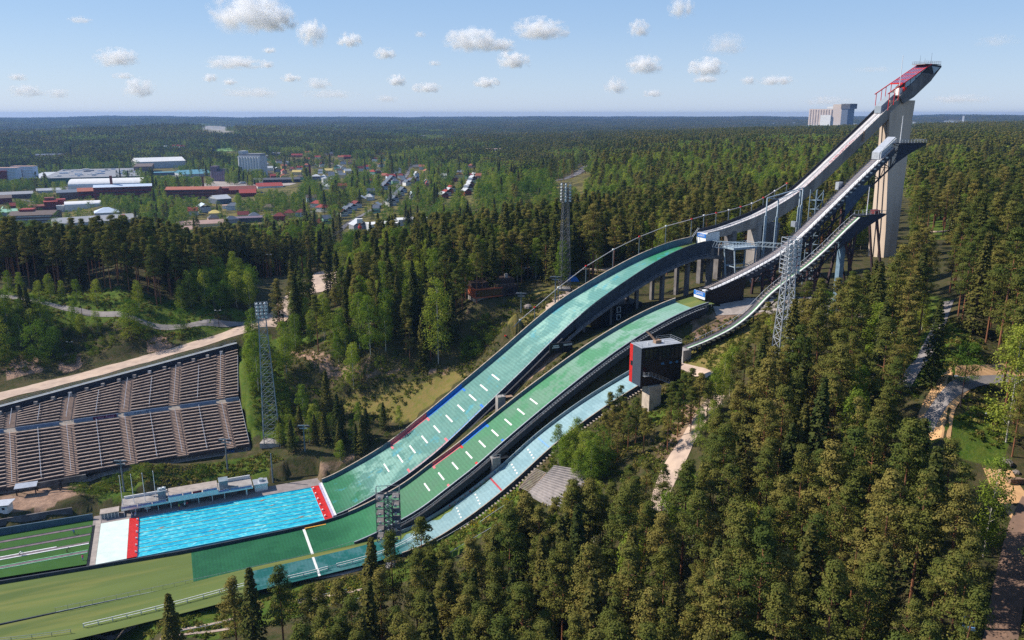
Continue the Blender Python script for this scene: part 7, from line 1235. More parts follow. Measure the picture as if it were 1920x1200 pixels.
def trunk_mesh(name, tr, mat):
    me = bpy.data.meshes.new(name); me.from_pydata(np.concatenate(tr.V).tolist(), [], tr.F); me.materials.append(mat); me.update(); return me
KN = {'pine': 'pine_tree', 'spruce': 'spruce_tree', 'birch': 'birch_tree', 'broad': 'broadleaf_tree', 'shrub': 'shrub'}
BASEH = {'pine': 22., 'spruce': 23., 'birch': 18., 'broad': 15., 'shrub': 3.2}
NV = {'pine': 9, 'spruce': 6, 'birch': 5, 'broad': 4, 'shrub': 4}
TPL = {}; LIB = {}
for kd in KN:
    TPL[kd] = []; LIB[kd] = {0: bpy.data.collections.new(kd + '_near_models'), 1: bpy.data.collections.new(kd + '_far_models')}
    for v in range(NV[kd]):
        V, ti, tr = tree_arrays(kd, BASEH[kd], 100 + v * 7 + len(kd)); TPL[kd].append((leaf_mesh('crown' if kd != 'shrub' else 'foliage', V, ti, [LEAF[kd]]), trunk_mesh('trunk' if kd != 'shrub' else 'stem', tr, BARK[kd])))
        for lod in (0, 1):
            V, ti, tr = (V, ti, tr) if lod == 0 else tree_arrays(kd, BASEH[kd], 100 + v * 7 + len(kd), 1)
            tv = np.concatenate(tr.V); me = bpy.data.meshes.new(kd); nq = len(V) // 4
            me.from_pydata(np.concatenate([V, tv]).tolist(), [], [(4 * i, 4 * i + 1, 4 * i + 2, 4 * i + 3) for i in range(nq)] + [tuple(i + len(V) for i in f_) for f_ in tr.F]); me.materials.append(LEAF[kd]); me.materials.append(BARK[kd])
            me.polygons.foreach_set('material_index', np.array([0] * nq + [1] * len(tr.F), np.int32)); at = me.attributes.new('tint', 'FLOAT', 'FACE'); at.data.foreach_set('value', np.concatenate([ti, np.zeros(len(tr.F))]).astype(np.float32)); me.update()
            LIB[kd][lod].objects.link(bpy.data.objects.new(kd + '_model', me))
def gn_scatter(name, label, coll, P, S_, Rz, idx, kind='stuff'):
    me = bpy.data.meshes.new(name); me.vertices.add(len(P)); me.vertices.foreach_set('co', np.asarray(P, np.float32).ravel())
    for n_, ty, v in (('sc', 'FLOAT_VECTOR', S_), ('rz', 'FLOAT_VECTOR', np.column_stack([np.zeros(len(P)), np.zeros(len(P)), Rz])), ('ix', 'INT', idx)):
        at = me.attributes.new(n_, ty, 'POINT'); at.data.foreach_set('vector' if ty == 'FLOAT_VECTOR' else 'value', np.asarray(v, np.float32 if ty != 'INT' else np.int32).ravel())
    o = bpy.data.objects.new(name, me); COL.objects.link(o); g = bpy.data.node_groups.new(name, 'GeometryNodeTree'); g.interface.new_socket('Geometry', in_out='INPUT', socket_type='NodeSocketGeometry'); g.interface.new_socket('Geometry', in_out='OUTPUT', socket_type='NodeSocketGeometry')
    L = g.links.new; gi = g.nodes.new('NodeGroupInput'); go_ = g.nodes.new('NodeGroupOutput'); ip = g.nodes.new('GeometryNodeInstanceOnPoints'); ci = g.nodes.new('GeometryNodeCollectionInfo'); ci.inputs['Collection'].default_value = coll; ci.inputs['Separate Children'].default_value = True; ci.inputs['Reset Children'].default_value = True; ip.inputs['Pick Instance'].default_value = True
    def na(n_, t): a_ = g.nodes.new('GeometryNodeInputNamedAttribute'); a_.data_type = t; a_.inputs[0].default_value = n_; return a_.outputs[0]
    e2r = g.nodes.new('FunctionNodeEulerToRotation'); L(na('rz', 'FLOAT_VECTOR'), e2r.inputs[0]); L(gi.outputs[0], ip.inputs['Points']); L(ci.outputs[0], ip.inputs['Instance']); L(na('ix', 'INT'), ip.inputs['Instance Index']); L(e2r.outputs[0], ip.inputs['Rotation']); L(na('sc', 'FLOAT_VECTOR'), ip.inputs['Scale']); L(ip.outputs[0], go_.inputs[0])
    md = o.modifiers.new('scatter', 'NODES'); md.node_group = g; o['label'] = label; o['kind'] = kind; return o
# ------------------------------------------------------------------ where trees stand
TREES = []   # kind, x, y, h, individual?
def add(kind, x, y, h): TREES.append((kind, float(x), float(y), float(h)))
def by_top(u, v, h, kind):
    d = ray(u, v); P = d[None] * _T[:, None]; g = P[:, 2] + H0 - tz(P[:, 0], P[:, 1]) - h; k = int(np.argmax(g < 0)); add(kind, P[k, 0], P[k, 1], h)
EXC = [gpoly(p) for p in ([(-80, 940), (475, 845), (480, 800), (455, 640), (-80, 780)],)]
def blocked(x, y, mg=2.):
    s, o = w2h(x, y); b = np.zeros(x.shape, bool)
    b |= (s > -130) & (s < 136) & (o > -12.5 - 32) & (o < 13.5); b |= (s > -130) & (s < 8) & (o > -48) & (o < 25); b |= (s > -130) & (s < 30) & (o > -74) & (o < 0); b |= (s > 30) & (s < 75) & (o > -64) & (o < 0)
    b |= (s > 95) & (s < 236) & (o > -31) & (o < 5); b |= (s > 95) & (s < 172) & (o > -46.5) & (o < -25); b |= (s > 215) & (s < 232) & (np.abs(o) < 7)
    b |= (s > 76) & (s < 94) & (o > -60) & (o < -44)
    for P, w in ROADS:
        c = P.mean(0); R = np.hypot(*(P - c).T).max() + w + mg + 1; m = np.hypot(x - c[0], y - c[1]) < R
        if m.any(): b[m] |= dline(P, x[m], y[m]) < w + mg
    for P in CLEAR + EXC: b |= inside(P, x, y)
    for x_, y_, r_ in BLD: b |= np.hypot(x - x_, y - y_) < r_ + mg
    return b
def scatter(xy_or_px, sp, mix, hs_=(1., .14), px=True, seed=1, jit=.42, keep=1., excl=(), cond=None, mg=2.):
    P = gpoly(xy_or_px) if px else np.array(xy_or_px, float); r = np.random.default_rng(seed); x0, y0 = P.min(0); x1, y1 = P.max(0); X, Y = np.meshgrid(np.arange(x0, x1, sp), np.arange(y0, y1, sp)); X = X.ravel() + r.uniform(-jit, jit, X.size) * sp; Y = Y.ravel() + r.uniform(-jit, jit, Y.size) * sp
    m = inside(P, X, Y) & (r.uniform(size=X.size) < keep) & ~blocked(X, Y, mg)
    for e in excl: m &= ~inside(e, X, Y)
    if cond is not None: m &= cond(X, Y)
    X, Y = X[m], Y[m]; nz_ = fbm(X, Y, 60, seed + 3); ks = list(mix); w = np.array([mix[k] for k in ks]); 
    for x, y, n_ in zip(X, Y, nz_):
        ww = w * np.exp(np.array([n_ * (1.2 if k in ('birch', 'broad', 'shrub') else -.6) for k in ks])); k = ks[r.choice(len(ks), p=ww / ww.sum())]; add(k, x, y, BASEH[k] * max(.45, r.normal(*hs_)))
H2 = lambda *p: [tuple(h2w([s, o, 0])[:2]) for s, o in p]
# foreground forest on the near slope
steps_clear = gpoly([(975, 960), (1000, 900), (1150, 870), (1165, 895), (1060, 1000)]); grass_sml = gpoly([(1262, 690), (1290, 650), (1430, 590), (1445, 600), (1395, 660), (1350, 700), (1345, 735), (1280, 800), (1190, 800), (1180, 760), (1240, 740), (1262, 720)])
lawn = gpoly([(1690, 730), (1690, 650), (1760, 600), (1840, 640), (1850, 705), (1760, 745)]); lawn2 = gpoly([(1770, 805), (1860, 745), (1880, 800), (1840, 840)])
for u, v, h, k in ((315, 1106, 24, 'spruce'), (432, 1086, 21, 'pine'), (462, 1060, 26, 'spruce'), (520, 1062, 24, 'pine'), (568, 1098, 20, 'pine'), (600, 1100, 20, 'pine'), (640, 1085, 22, 'pine'), (690, 1004, 26, 'spruce'), (733, 1000, 25, 'pine'), (787, 968, 26, 'pine'), (832, 1022, 22, 'pine'), (845, 1075, 20, 'spruce'), (885, 1010, 25, 'pine'), (882, 1060, 24, 'spruce'), (955, 940, 26, 'pine'), (985, 925, 25, 'pine'), (1010, 948, 22, 'pine'), (925, 990, 22, 'pine'), (1075, 900, 22, 'pine'), (1020, 1000, 24, 'spruce')): by_top(u, v, h, k)
for u, v, h, k in ((1768, 556, 20, 'spruce'), (1600, 640, 9, 'broad'), (1820, 640, 10, 'broad'), (1075, 790, 13, 'birch'), (1095, 810, 12, 'birch'), (1060, 815, 11, 'birch'), (1110, 822, 12, 'birch'), (1125, 835, 9, 'broad'), (1085, 840, 9, 'birch'), (1360, 660, 14, 'birch'), (1345, 690, 13, 'birch'), (1375, 645, 14, 'birch'), (1320, 790, 7, 'broad'), (1300, 690, 15, 'pine'), (1285, 700, 14, 'pine'), (1262, 715, 13, 'pine'), (1315, 700, 14, 'pine'), (1255, 770, 11, 'pine'), (1165, 722, 13, 'pine'), (1195, 745, 13, 'pine'), (1150, 760, 12, 'pine'), (1180, 770, 11, 'pine'), (1210, 765, 12, 'pine'), (1135, 775, 11, 'pine')): by_top(u, v, h, k)
for u, v, h, k in ((1040, 935, 18, 'pine'), (1108, 912, 19, 'pine'), (1132, 928, 18, 'pine'), (1062, 958, 20, 'spruce'), (1000, 948, 20, 'pine'), (1152, 902, 17, 'pine'), (1090, 945, 19, 'pine'), (1190, 892, 19, 'pine'), (1048, 795, 12, 'birch'), (1085, 783, 13, 'birch'), (1066, 805, 12, 'birch'), (1102, 800, 11, 'birch'), (1118, 815, 10, 'birch'), (1078, 822, 10, 'birch'), (1132, 800, 10, 'broad'), (1098, 842, 8, 'broad'), (1116, 850, 7, 'broad'), (1160, 790, 11, 'pine'), (1145, 735, 13, 'pine'), (1172, 752, 12, 'pine'), (1275, 735, 12, 'pine'), (1300, 725, 12, 'pine'), (1330, 715, 12, 'pine'), (1315, 762, 8, 'birch'), (1340, 750, 9, 'birch'), (1385, 660, 13, 'pine'), (1400, 640, 14, 'pine'), (1420, 602, 13, 'pine'), (1440, 566, 14, 'pine'), (1466, 552, 15, 'pine'), (1490, 540, 16, 'pine'), (1516, 527, 17, 'pine'), (1541, 522, 18, 'pine'), (1571, 519, 18, 'pine'), (1602, 509, 18, 'pine'), (1627, 506, 18, 'pine'), (1456, 588, 14, 'pine'), (1482, 577, 15, 'pine'), (1530, 552, 17, 'pine'), (1556, 545, 17, 'birch'), (1652, 502, 20, 'pine'), (1682, 506, 20, 'pine'), (1505, 560, 16, 'pine'), (1436, 610, 13, 'pine'), (1345, 800, 13, 'pine'), (1285, 870, 15, 'pine'), (1180, 870, 15, 'pine'), (1215, 865, 16, 'pine'), (1245, 870, 16, 'pine')): by_top(u, v, h, k)
nb0 = len(TREES)
scatter(H2((12, -76), (34, -70), (60, -68), (78, -66), (120, -58), (165, -54), (260, -40), (330, -60), (300, -200), (150, -215), (40, -205), (-25, -130), (-14, -90)), 5.4, {'pine': .74, 'spruce': .2, 'birch': .05}, (1., .17), False, 11, excl=(steps_clear, grass_sml, lawn, lawn2), cond=lambda x, y: np.hypot(x, y) > 62, mg=1.6)
scatter(H2((60, -66), (100, -60), (150, -60), (160, -100), (60, -100)), 6, {'birch': .4, 'shrub': .6}, (.7, .2), False, 12, keep=.22, excl=(steps_clear, grass_sml))
# beyond and right of the towers, on the plateau
scatter(H2((150, 12), (132, 30), (100, 34), (80, 46), (60, 60), (140, 330), (420, 330), (760, 300), (760, -420), (330, -200), (300, -100), (236, -40), (236, 10)), 6.3, {'pine': .82, 'spruce': .12, 'birch': .16}, (.95, .13), False, 13, cond=lambda x, y: np.hypot(x, y) < 520)
scatter(H2((300, -60), (330, -200), (200, -260), (150, -215), (230, -150)), 6, {'spruce': .75, 'pine': .25}, (1.05, .12), False, 14, excl=(lawn, lawn2))
# wood between the rock cut and the plateau
scatter([(505, 600), (560, 630), (600, 668), (700, 668), (840, 680), (880, 640), (900, 600), (900, 565), (1000, 520), (1060, 545), (1150, 500), (1180, 470), (1050, 440), (900, 450), (760, 465), (680, 500), (645, 555), (560, 575)], 5.2, {'pine': .42, 'spruce': .38, 'birch': .3}, (.92, .15), True, 15)
scatter([(850, 690), (880, 630), (905, 585), (960, 610), (900, 665)], 3.2, {'shrub': .75, 'birch': .25}, (1.5, .3), True, 16)
scatter([(520, 660), (560, 640), (700, 668), (850, 675), (840, 690), (700, 678)], 3.5, {'shrub': .6, 'birch': .3, 'spruce': .1}, (1.0, .3), True, 17, keep=.8)
scatter([(560, 905), (620, 895), (700, 838), (772, 784), (735, 768), (640, 775), (560, 790), (525, 800), (515, 880)], 4., {'spruce': .45, 'birch': .35, 'shrub': .25}, (.55, .14), True, 18)
scatter([(455, 655), (490, 628), (560, 640), (545, 700), (560, 800), (525, 830), (475, 835), (465, 760)], 3., {'shrub': .85, 'birch': .15}, (1.0, .3), True, 19, keep=.9)
scatter([(560, 690), (700, 690), (760, 720), (640, 740), (590, 745)], 4, {'shrub': .8, 'birch': .2}, (1., .3), True, 20, keep=.5)
scatter([(340, 885), (440, 865), (500, 855), (520, 905), (360, 900)], 4, {'shrub': 1}, (.6, .2), True, 21, keep=.3); scatter([(130, 915), (240, 890), (330, 872), (300, 900), (230, 925), (150, 935)], 3, {'shrub': 1}, (.9, .2), True, 22, keep=.8); scatter([(50, 955), (180, 945), (180, 960), (60, 968)], 3, {'shrub': 1}, (.6, .2), True, 23, keep=.7); scatter([(0, 905), (50, 900), (60, 912), (0, 920)], 3, {'shrub': 1}, (.8, .2), True, 24, keep=.4)
scatter([(520, 870), (560, 850), (560, 905), (520, 905)], 3, {'shrub': .7, 'birch': .3}, (.9, .2), True, 25)
# left ridge, bank and path birches
scatter([(-90, 512), (-20, 538), (100, 545), (240, 562), (330, 575), (370, 560), (460, 520), (470, 480), (430, 478), (300, 500), (100, 480), (-90, 480)], 5.4, {'pine': .85, 'spruce': .2}, (1.08, .1), True, 26)
Rg = [pz(-90, 512, 44)[:2], pz(470, 500, 36)[:2], (-85, 470), (-330, 440)]
scatter(Rg, 5.6, {'pine': .85, 'spruce': .2}, (1.05, .1), False, 27)
scatter([(340, 590), (470, 592), (475, 545), (430, 530), (370, 560), (320, 575)], 4.5, {'broad': .7, 'birch': .3}, (.8, .15), True, 28)
scatter([(-40, 640), (0, 655), (140, 640), (320, 622), (390, 612), (250, 612), (0, 590), (-40, 585)], 3.2, {'birch': .25, 'shrub': .6, 'spruce': .1, 'broad': .12}, (.7, .2), True, 29)
scatter([(-40, 715), (30, 700), (160, 675), (330, 640), (390, 618), (330, 622), (140, 650), (0, 665), (-40, 670)], 3.2, {'shrub': .85, 'broad': .15}, (.8, .3), True, 35, keep=.6, mg=1)
for u, v, h, k in ((10, 507, 11, 'birch'), (33, 510, 11, 'birch'), (68, 522, 10, 'birch'), (88, 512, 11, 'birch'), (112, 525, 9, 'birch'), (140, 522, 10, 'birch'), (176, 520, 12, 'birch'), (255, 525, 12, 'birch'), (240, 565, 5, 'spruce'), (645, 605, 14, 'birch'), (632, 622, 12, 'birch'), (660, 640, 11, 'birch'), (380, 870, 4, 'shrub')): by_top(u, v, h, k)
# trees along the parking area and towards the town
scatter([(440, 520), (560, 500), (640, 490), (660, 450), (600, 440), (440, 460)], 6, {'broad': .6, 'birch': .3, 'pine': .25, 'spruce': .1}, (.95, .18), True, 30)
scatter([(500, 620), (545, 605), (620, 560), (660, 545), (640, 600), (560, 640)], 5, {'spruce': .55, 'pine': .3, 'birch': .2}, (1.0, .15), True, 31, keep=.6)
townP = [(-700, 560), (-160, 470), (-80, 440), (-20, 470), (40, 520), (60, 640), (40, 900), (-20, 1300), (-250, 1700), (-900, 1700), (-1300, 1200)]
scatter(townP, 8.5, {'broad': .78, 'birch': .18, 'spruce': .05, 'pine': .05}, (1.0, .2), False, 32, keep=.9, mg=2)
scatter([(-40, 480), (60, 520), (60, 640), (40, 1300), (240, 1350), (700, 900), (560, 480), (300, 520), (120, 440), (20, 420)], 9.5, {'pine': .55, 'birch': .4, 'broad': .2, 'spruce': .05}, (.95, .14), False, 33, cond=lambda x, y: (np.hypot(x, y) > 510) & ~((x / y > .055) & (x / y < .41)), mg=3)
scatter([(20, 450), (60, 640), (40, 1300), (240, 1350), (700, 900), (560, 480), (300, 480), (120, 440)], 8.5, {'pine': .22, 'birch': .8}, (1.12, .12), False, 34, cond=lambda x, y: (np.hypot(x, y) > 515) & (x / y > .055) & (x / y < .41), mg=3)
# ------------------------------------------------------------------ clearings stay open: drop what would stand in front of them
OPEN = [[(478, 612), (488, 572), (535, 568), (545, 590), (512, 604)], [(565, 532), (600, 513), (632, 510), (632, 530), (585, 545)], [(630, 745), (640, 705), (850, 682), (840, 705), (780, 770), (720, 745)], [(885, 515), (975, 515), (975, 560), (885, 560)], [(960, 640), (985, 575), (1060, 560), (1095, 560)], [(1030, 590), (1050, 555), (1130, 520), (1150, 525), (1090, 560)],
        [(1690, 735), (1705, 690), (1745, 600), (1775, 600), (1835, 650), (1850, 700), (1850, 760), (1880, 830), (1860, 860), (1800, 790), (1760, 800), (1745, 790), (1735, 745)], [(1895, 890), (1930, 900), (1930, 1210), (1885, 1210), (1880, 1080), (1893, 970)], [(1745, 440), (1745, 400), (1790, 395), (1795, 435)],
        [(500, 1095), (600, 1098), (690, 1003), (740, 1000), (787, 967), (835, 1020), (885, 1010), (955, 935), (985, 925), (1010, 945), (1075, 895), (1160, 900), (1220, 872), (1290, 852), (1325, 790), (1350, 690), (1400, 655), (1430, 600), (1470, 560), (1560, 522), (1640, 505), (1640, 470), (1560, 470), (1440, 560), (1300, 560), (1000, 700), (600, 950), (480, 1050)],
        [(1040, 342), (1040, 322), (1085, 308), (1112, 302), (1108, 318), (1080, 340), (1065, 345)], [(606, 455), (655, 412), (690, 396), (690, 402), (664, 420), (625, 455)], [(704, 390), (722, 372), (726, 376), (708, 394)], [(756, 350), (760, 312), (770, 312), (768, 350)], [(383, 285), (383, 280), (449, 276), (449, 286)], [(360, 248), (370, 234), (430, 236), (450, 248)], [(350, 346), (440, 334), (560, 345), (560, 353), (400, 356)], [(0, 352), (62, 348), (130, 348), (130, 358), (0, 360)],
        [(1640, 480), (1640, 230), (1720, 230), (1690, 470)], [(1290, 560), (1310, 440), (1440, 440), (1470, 470), (1440, 545)]]
OPEN += [[(a, c), (b, c), (b, d), (a, d)] for a, b, c, d in OPENR]
def open_hit(x, y, z, h, rad, skip_near=0.):
    hit = np.zeros(len(x), bool)
    for fz, fr in ((1., 0), (.82, .5), (.82, -.5), (.6, .75), (.6, -.75)):
        r_ = np.hypot(x, y); px = x + rad * fr * y / r_; py = y - rad * fr * x / r_; u, v, dd = proj(np.stack([px, py, z + h * fz], -1))
        for P in OPEN:
            P = np.array(P); m = (u > P[:, 0].min()) & (u < P[:, 0].max()) & (v > P[:, 1].min()) & (v < P[:, 1].max())
            if m.any(): hit[m] |= inside(P, u[m], v[m])
    return hit
_k = np.array([t[0] for t in TREES]); _x = np.array([t[1] for t in TREES]); _y = np.array([t[2] for t in TREES]); _h = np.array([t[3] for t in TREES]); _hit = open_hit(_x, _y, tz(_x, _y), _h, _h * np.where(_k == 'broad', .3, .13)); _hit[:nb0] = False; _hit[(_k == 'shrub')] = False
TREES = [t for t, q in zip(TREES, _hit) if not q]
# ------------------------------------------------------------------ things for the nearest, stuff for the rest
A = TREES; xs = np.array([t[1] for t in A]); ys = np.array([t[2] for t in A]); hh = np.array([t[3] for t in A]); zz_ = tz(xs, ys); U, Vv, D = proj(np.stack([xs, ys, zz_ + hh * .85], -1)); dist = np.sqrt(xs ** 2 + ys ** 2 + (H0 - zz_) ** 2)
vis = (U > -25) & (U < 1945) & (Vv > 150) & (Vv < 1230) & (D > 5); kinds = np.array([t[0] for t in A]); size = hh / dist * np.where(kinds == 'shrub', 3, 1)
LIM = {'pine': 300, 'spruce': 240, 'birch': 260, 'broad': 220, 'shrub': 240}
LM = [('below the paved steps', gp(1020, 1050)), ('around the paved steps', gp(1090, 930)), ('below the judges tower', gp(1230, 830)), ('beside the gravel track uphill of the steps', gp(1300, 860)), ('around the silver mast', m3), ('downhill of the silver mast', h2w([80, -105, 0])), ('at the paved asphalt path on the lawn', gp(1720, 690)), ('at the bend of the sandy path', gp(1820, 780)), ('beside the shaded forest road', gp(1820, 1120)), ('on the slope between silver mast and forest road', h2w([70, -135, 0])), ('at the lower frame edge near the dark mast', h2w([20, -95, 0])), ('beside the grass terraces', h2w([0, -85, 0])), ('under the tallest tower', h2w([232, -10, 0])), ('behind the lowest tower', h2w([190, -70, 0])), ('beyond the towers on the plateau', h2w([300, 10, 0])), ('around the grey mast in the pines', m2), ('behind the wind cable', h2w([150, 60, 0])), ('around the timber restaurant', gp(930, 540)), ('below the timber restaurant', gp(880, 640)), ('above the rocky cut', gp(760, 640)), ('between the pool and the rocky cut', gp(640, 820)), ('around the tall lattice mast', m1), ('above the grandstand end', gp(490, 700)), ('behind the flagpoles', gp(230, 910)), ('at the turf wall', gp(110, 955)), ('on the bank above the gravel road', gp(180, 630)), ('along the footpath', gp(180, 588)), ('on the ridge behind the footpath', gp(150, 540)), ('at the end of the footpath', gp(420, 580)), ('around the parking area', gp(560, 520)), ('between parking area and restaurant', gp(720, 540)), ('at the edge of the town', gp(560, 450)), ('among the town houses', np.array([-250., 900, 0])), ('near the red roofed town houses', np.array([-120., 1250, 0])), ('on the far side of the plateau wood', np.array([100., 640, 0])), ('at the right of the plateau lawns', gp(1850, 600)), ('around the small plateau lawn', gp(1770, 430))]
LX = np.array([p[1][:2] for p in LM])
ADJ = {'pine': ('tall olive green pine', 'shorter olive green pine'), 'spruce': ('tall dark spruce', 'shorter dark spruce'), 'birch': ('tall light green birch', 'young light green birch'), 'broad': ('big leafy green tree', 'small leafy green tree'), 'shrub': ('tall green shrub', 'low green shrub')}
first = {}
def copy_tree(kd, v, x, y, z, h, rz, label, group):
    r_ = bpy.data.objects.new(KN[kd], None); COL.objects.link(r_); r_.location = (x, y, z - .15); r_.rotation_euler = (0, 0, rz); k = h / BASEH[kd]; w_ = k ** .8; r_.scale = (w_, w_, k); r_['label'] = label; r_['category'] = 'shrub' if kd == 'shrub' else 'tree'; r_['group'] = group
    for n_, me in (('crown' if kd != 'shrub' else 'foliage', TPL[kd][v][0]), ('trunk' if kd != 'shrub' else 'stem', TPL[kd][v][1])):
        if (kd, v, n_) not in first: first[kd, v, n_] = bpy.data.objects.new(n_, me); c = first[kd, v, n_]
        else: c = first[kd, v, n_].copy()
        COL.objects.link(c); c.parent = r_
rr = np.random.default_rng(5); taken = np.zeros(len(A), bool)
for kd in KN:
    ids = np.where((kinds == kd) & vis)[0]; ids = ids[np.argsort(-size[ids])][:LIM[kd]]; taken[ids] = True
    for i in ids:
        j = int(np.argmin(np.hypot(LX[:, 0] - xs[i], LX[:, 1] - ys[i]))); lab = ADJ[kd][0 if hh[i] > BASEH[kd] * .9 else 1] + ' ' + LM[j][0]
        copy_tree(kd, int(rr.integers(NV[kd])), xs[i], ys[i], zz_[i], hh[i], rr.uniform(0, 6.28), lab, lab.replace(' ' + kd, ' ' + kd + 's') if kd not in ('broad',) else lab.replace('tree', 'trees'))
for kd, nm, lab in (('pine', 'pine_forest', 'pine forest covering the slopes and the plateau'), ('spruce', 'spruce_forest', 'dark spruces mixed into the forest'), ('birch', 'birch_woods', 'light green birches mixed into forest and town'), ('broad', 'broadleaf_woods', 'leafy trees filling the town gardens'), ('shrub', 'shrubbery', 'green undergrowth on banks and clearings')):
    ids = np.where((kinds == kd) & ~taken)[0]
    if not len(ids): continue
    k = hh[ids] / BASEH[kd]; o_ = gn_scatter(nm, lab, LIB[kd][0 if kd != 'broad' else 1], np.stack([xs[ids], ys[ids], zz_[ids] - .15], -1), np.stack([k ** .8, k ** .8, k], -1), rr.uniform(0, 6.28, len(ids)), rr.integers(0, NV[kd], len(ids)))
# ------------------------------------------------------------------ grass tufts and flowers
def tuft_coll(name, mat_, n, R, h, q):
    c = bpy.data.collections.new(name)
    for k in range(3):
        r = np.random.default_rng(300 + k); a = r.uniform(0, 6.28, n); rd = R * np.sqrt(r.uniform(0, 1, n)); P = np.stack([rd * np.cos(a), rd * np.sin(a), r.uniform(.1, 1, n) * h * (1 - .5 * rd / R)], 1); c.objects.link(bpy.data.objects.new(name + '%d_model' % k, leaf_mesh('tuft', quads(P, r.normal(size=(n, 3)) + np.array([0, 0, .5]), r.uniform(.6, 1.3, n) * q, r), r.uniform(0, 1, n), [mat_])))
    return c
GR = tuft_coll('grass_models', leaf_mat('grass_blades', rgb(74, 92, 34), rgb(104, 110, 46), rgb(140, 124, 74), .2), 34, .8, .55, .42); FL = tuft_coll('flower_models', leaf_mat('yellow_petals', rgb(150, 140, 30), rgb(200, 168, 20), rgb(226, 188, 30), .2), 16, .9, .5, .26)
def open_ground(px, sp, seed, keep=1.):
    P = gpoly(px); r = np.random.default_rng(seed); x0, y0 = P.min(0); x1, y1 = P.max(0); X, Y = np.meshgrid(np.arange(x0, x1, sp), np.arange(y0, y1, sp)); X = X.ravel() + r.uniform(-.5, .5, X.size) * sp; Y = Y.ravel() + r.uniform(-.5, .5, Y.size) * sp; m = inside(P, X, Y) & (r.uniform(size=X.size) < keep) & (fbm(X, Y, 14, seed) > -.45); s, o = w2h(X, Y)
    m &= ~((s > -130) & (s < 136) & (o > -13.5) & (o < 13)); m &= ~((s > -130) & (s < 121) & (o > -34.8) & (o < -15)); m &= ~((s > -130) & (s < 100) & (o > -46.5) & (o < -33)); m &= ~((s > -130) & (s < 8) & (o > -15) & (o < 25))
    for q, w in ROADS: m[m] &= dline(q, X[m], Y[m]) > w + .3
    for q in CLEAR + EXC: m[m] &= ~inside(q, X[m], Y[m])
    return np.column_stack([X, Y])[m]
OG = [([(640, 1090), (880, 960), (1010, 880), (1180, 720), (1290, 650), (1440, 590), (1440, 640), (1350, 740), (1260, 900), (1000, 960), (760, 1060)], 1.3), ([(130, 910), (500, 845), (560, 900), (240, 945)], 1.3), ([(455, 655), (520, 660), (850, 690), (720, 790), (560, 800), (470, 830)], 1.5), ([(850, 690), (960, 560), (1095, 560), (880, 720)], 1.4), ([(0, 540), (480, 600), (300, 650), (0, 700)], 1.8), ([(1690, 735), (1690, 640), (1760, 590), (1850, 640), (1880, 850), (1760, 800)], 1.6), ([(100, 1200), (480, 1100), (700, 1060), (700, 1110), (400, 1200)], 1.2), ([(1040, 660), (1250, 560), (1300, 590), (1440, 570), (1440, 600), (1290, 650), (1060, 690)], 1.3), ([(860, 790), (1060, 660), (1080, 670), (900, 800)], 1.2)]
P = np.concatenate([open_ground(p, sp, 400 + k) for k, (p, sp) in enumerate(OG)]); k = rr.uniform(.6, 1.5, len(P)); gn_scatter('grass', 'rough grass and weeds on the banks around the slopes', GR, np.column_stack([P, tz(P[:, 0], P[:, 1])]), np.column_stack([k, k, k]), rr.uniform(0, 6.28, len(P)), rr.integers(0, 3, len(P)))
P = np.concatenate([open_ground(p, sp, 500 + k) for k, (p, sp) in enumerate((([(860, 985), (900, 950), (985, 905), (1000, 915), (930, 965), (880, 1000)], 1.2), ([(1010, 610), (1040, 580), (1085, 575), (1040, 625)], 1.3), ([(1290, 610), (1330, 595), (1400, 585), (1330, 620)], 2.2), ([(590, 1105), (700, 1075), (700, 1090), (610, 1120)], 1.8)))]); k = rr.uniform(.6, 1.3, len(P)); gn_scatter('yellow_flowers', 'yellow flowers blooming on the grassy banks', FL, np.column_stack([P, tz(P[:, 0], P[:, 1])]), np.column_stack([k, k, k]), rr.uniform(0, 6.28, len(P)), rr.integers(0, 3, len(P)))
# ------------------------------------------------------------------ far woods: tiles of many small trees
FARL = {k: LEAF[k] for k in LEAF}
def tile(size, n, mix, hh_, seed, lod=2, thin=1.):
    r = np.random.default_rng(seed); Vs = []; T = []; MI = []; ks = list(mix); p = np.array([mix[k] for k in ks]); p = p / p.sum(); tn = [LEAF[k] for k in ks]; base = {k: [tree_arrays(k, BASEH[k], 900 + q, lod)[:2] for q in range(3)] for k in ks}
    for i in range(n):
        k = ks[r.choice(len(ks), p=p)]; V, ti = base[k][r.integers(3)]
        if thin < 1: q = r.uniform(size=len(ti)) < thin; V = V.reshape(-1, 4, 3)[q].reshape(-1, 3); c = V.reshape(-1, 4, 3).mean(1, keepdims=True); V = (c + (V.reshape(-1, 4, 3) - c) / math.sqrt(thin)).reshape(-1, 3); ti = ti[q]
        a = r.uniform(0, 6.28); s = hh_ * r.normal(1, .15); M_ = np.array([[math.cos(a), -math.sin(a), 0], [math.sin(a), math.cos(a), 0], [0, 0, 1]]) * s; rad = size * .56 * math.sqrt(r.uniform()); an = r.uniform(0, 6.28)
        Vs.append(V @ M_.T + np.array([rad * math.cos(an), rad * math.sin(an), -.5])); T.append(np.full(len(ti), r.uniform())); MI.append(np.full(len(ti), ks.index(k)))
    return leaf_mesh('wood', np.concatenate(Vs), np.concatenate(T), tn, np.concatenate(MI))
C1 = bpy.data.collections.new('wood_models'); C2 = bpy.data.collections.new('far_wood_models')
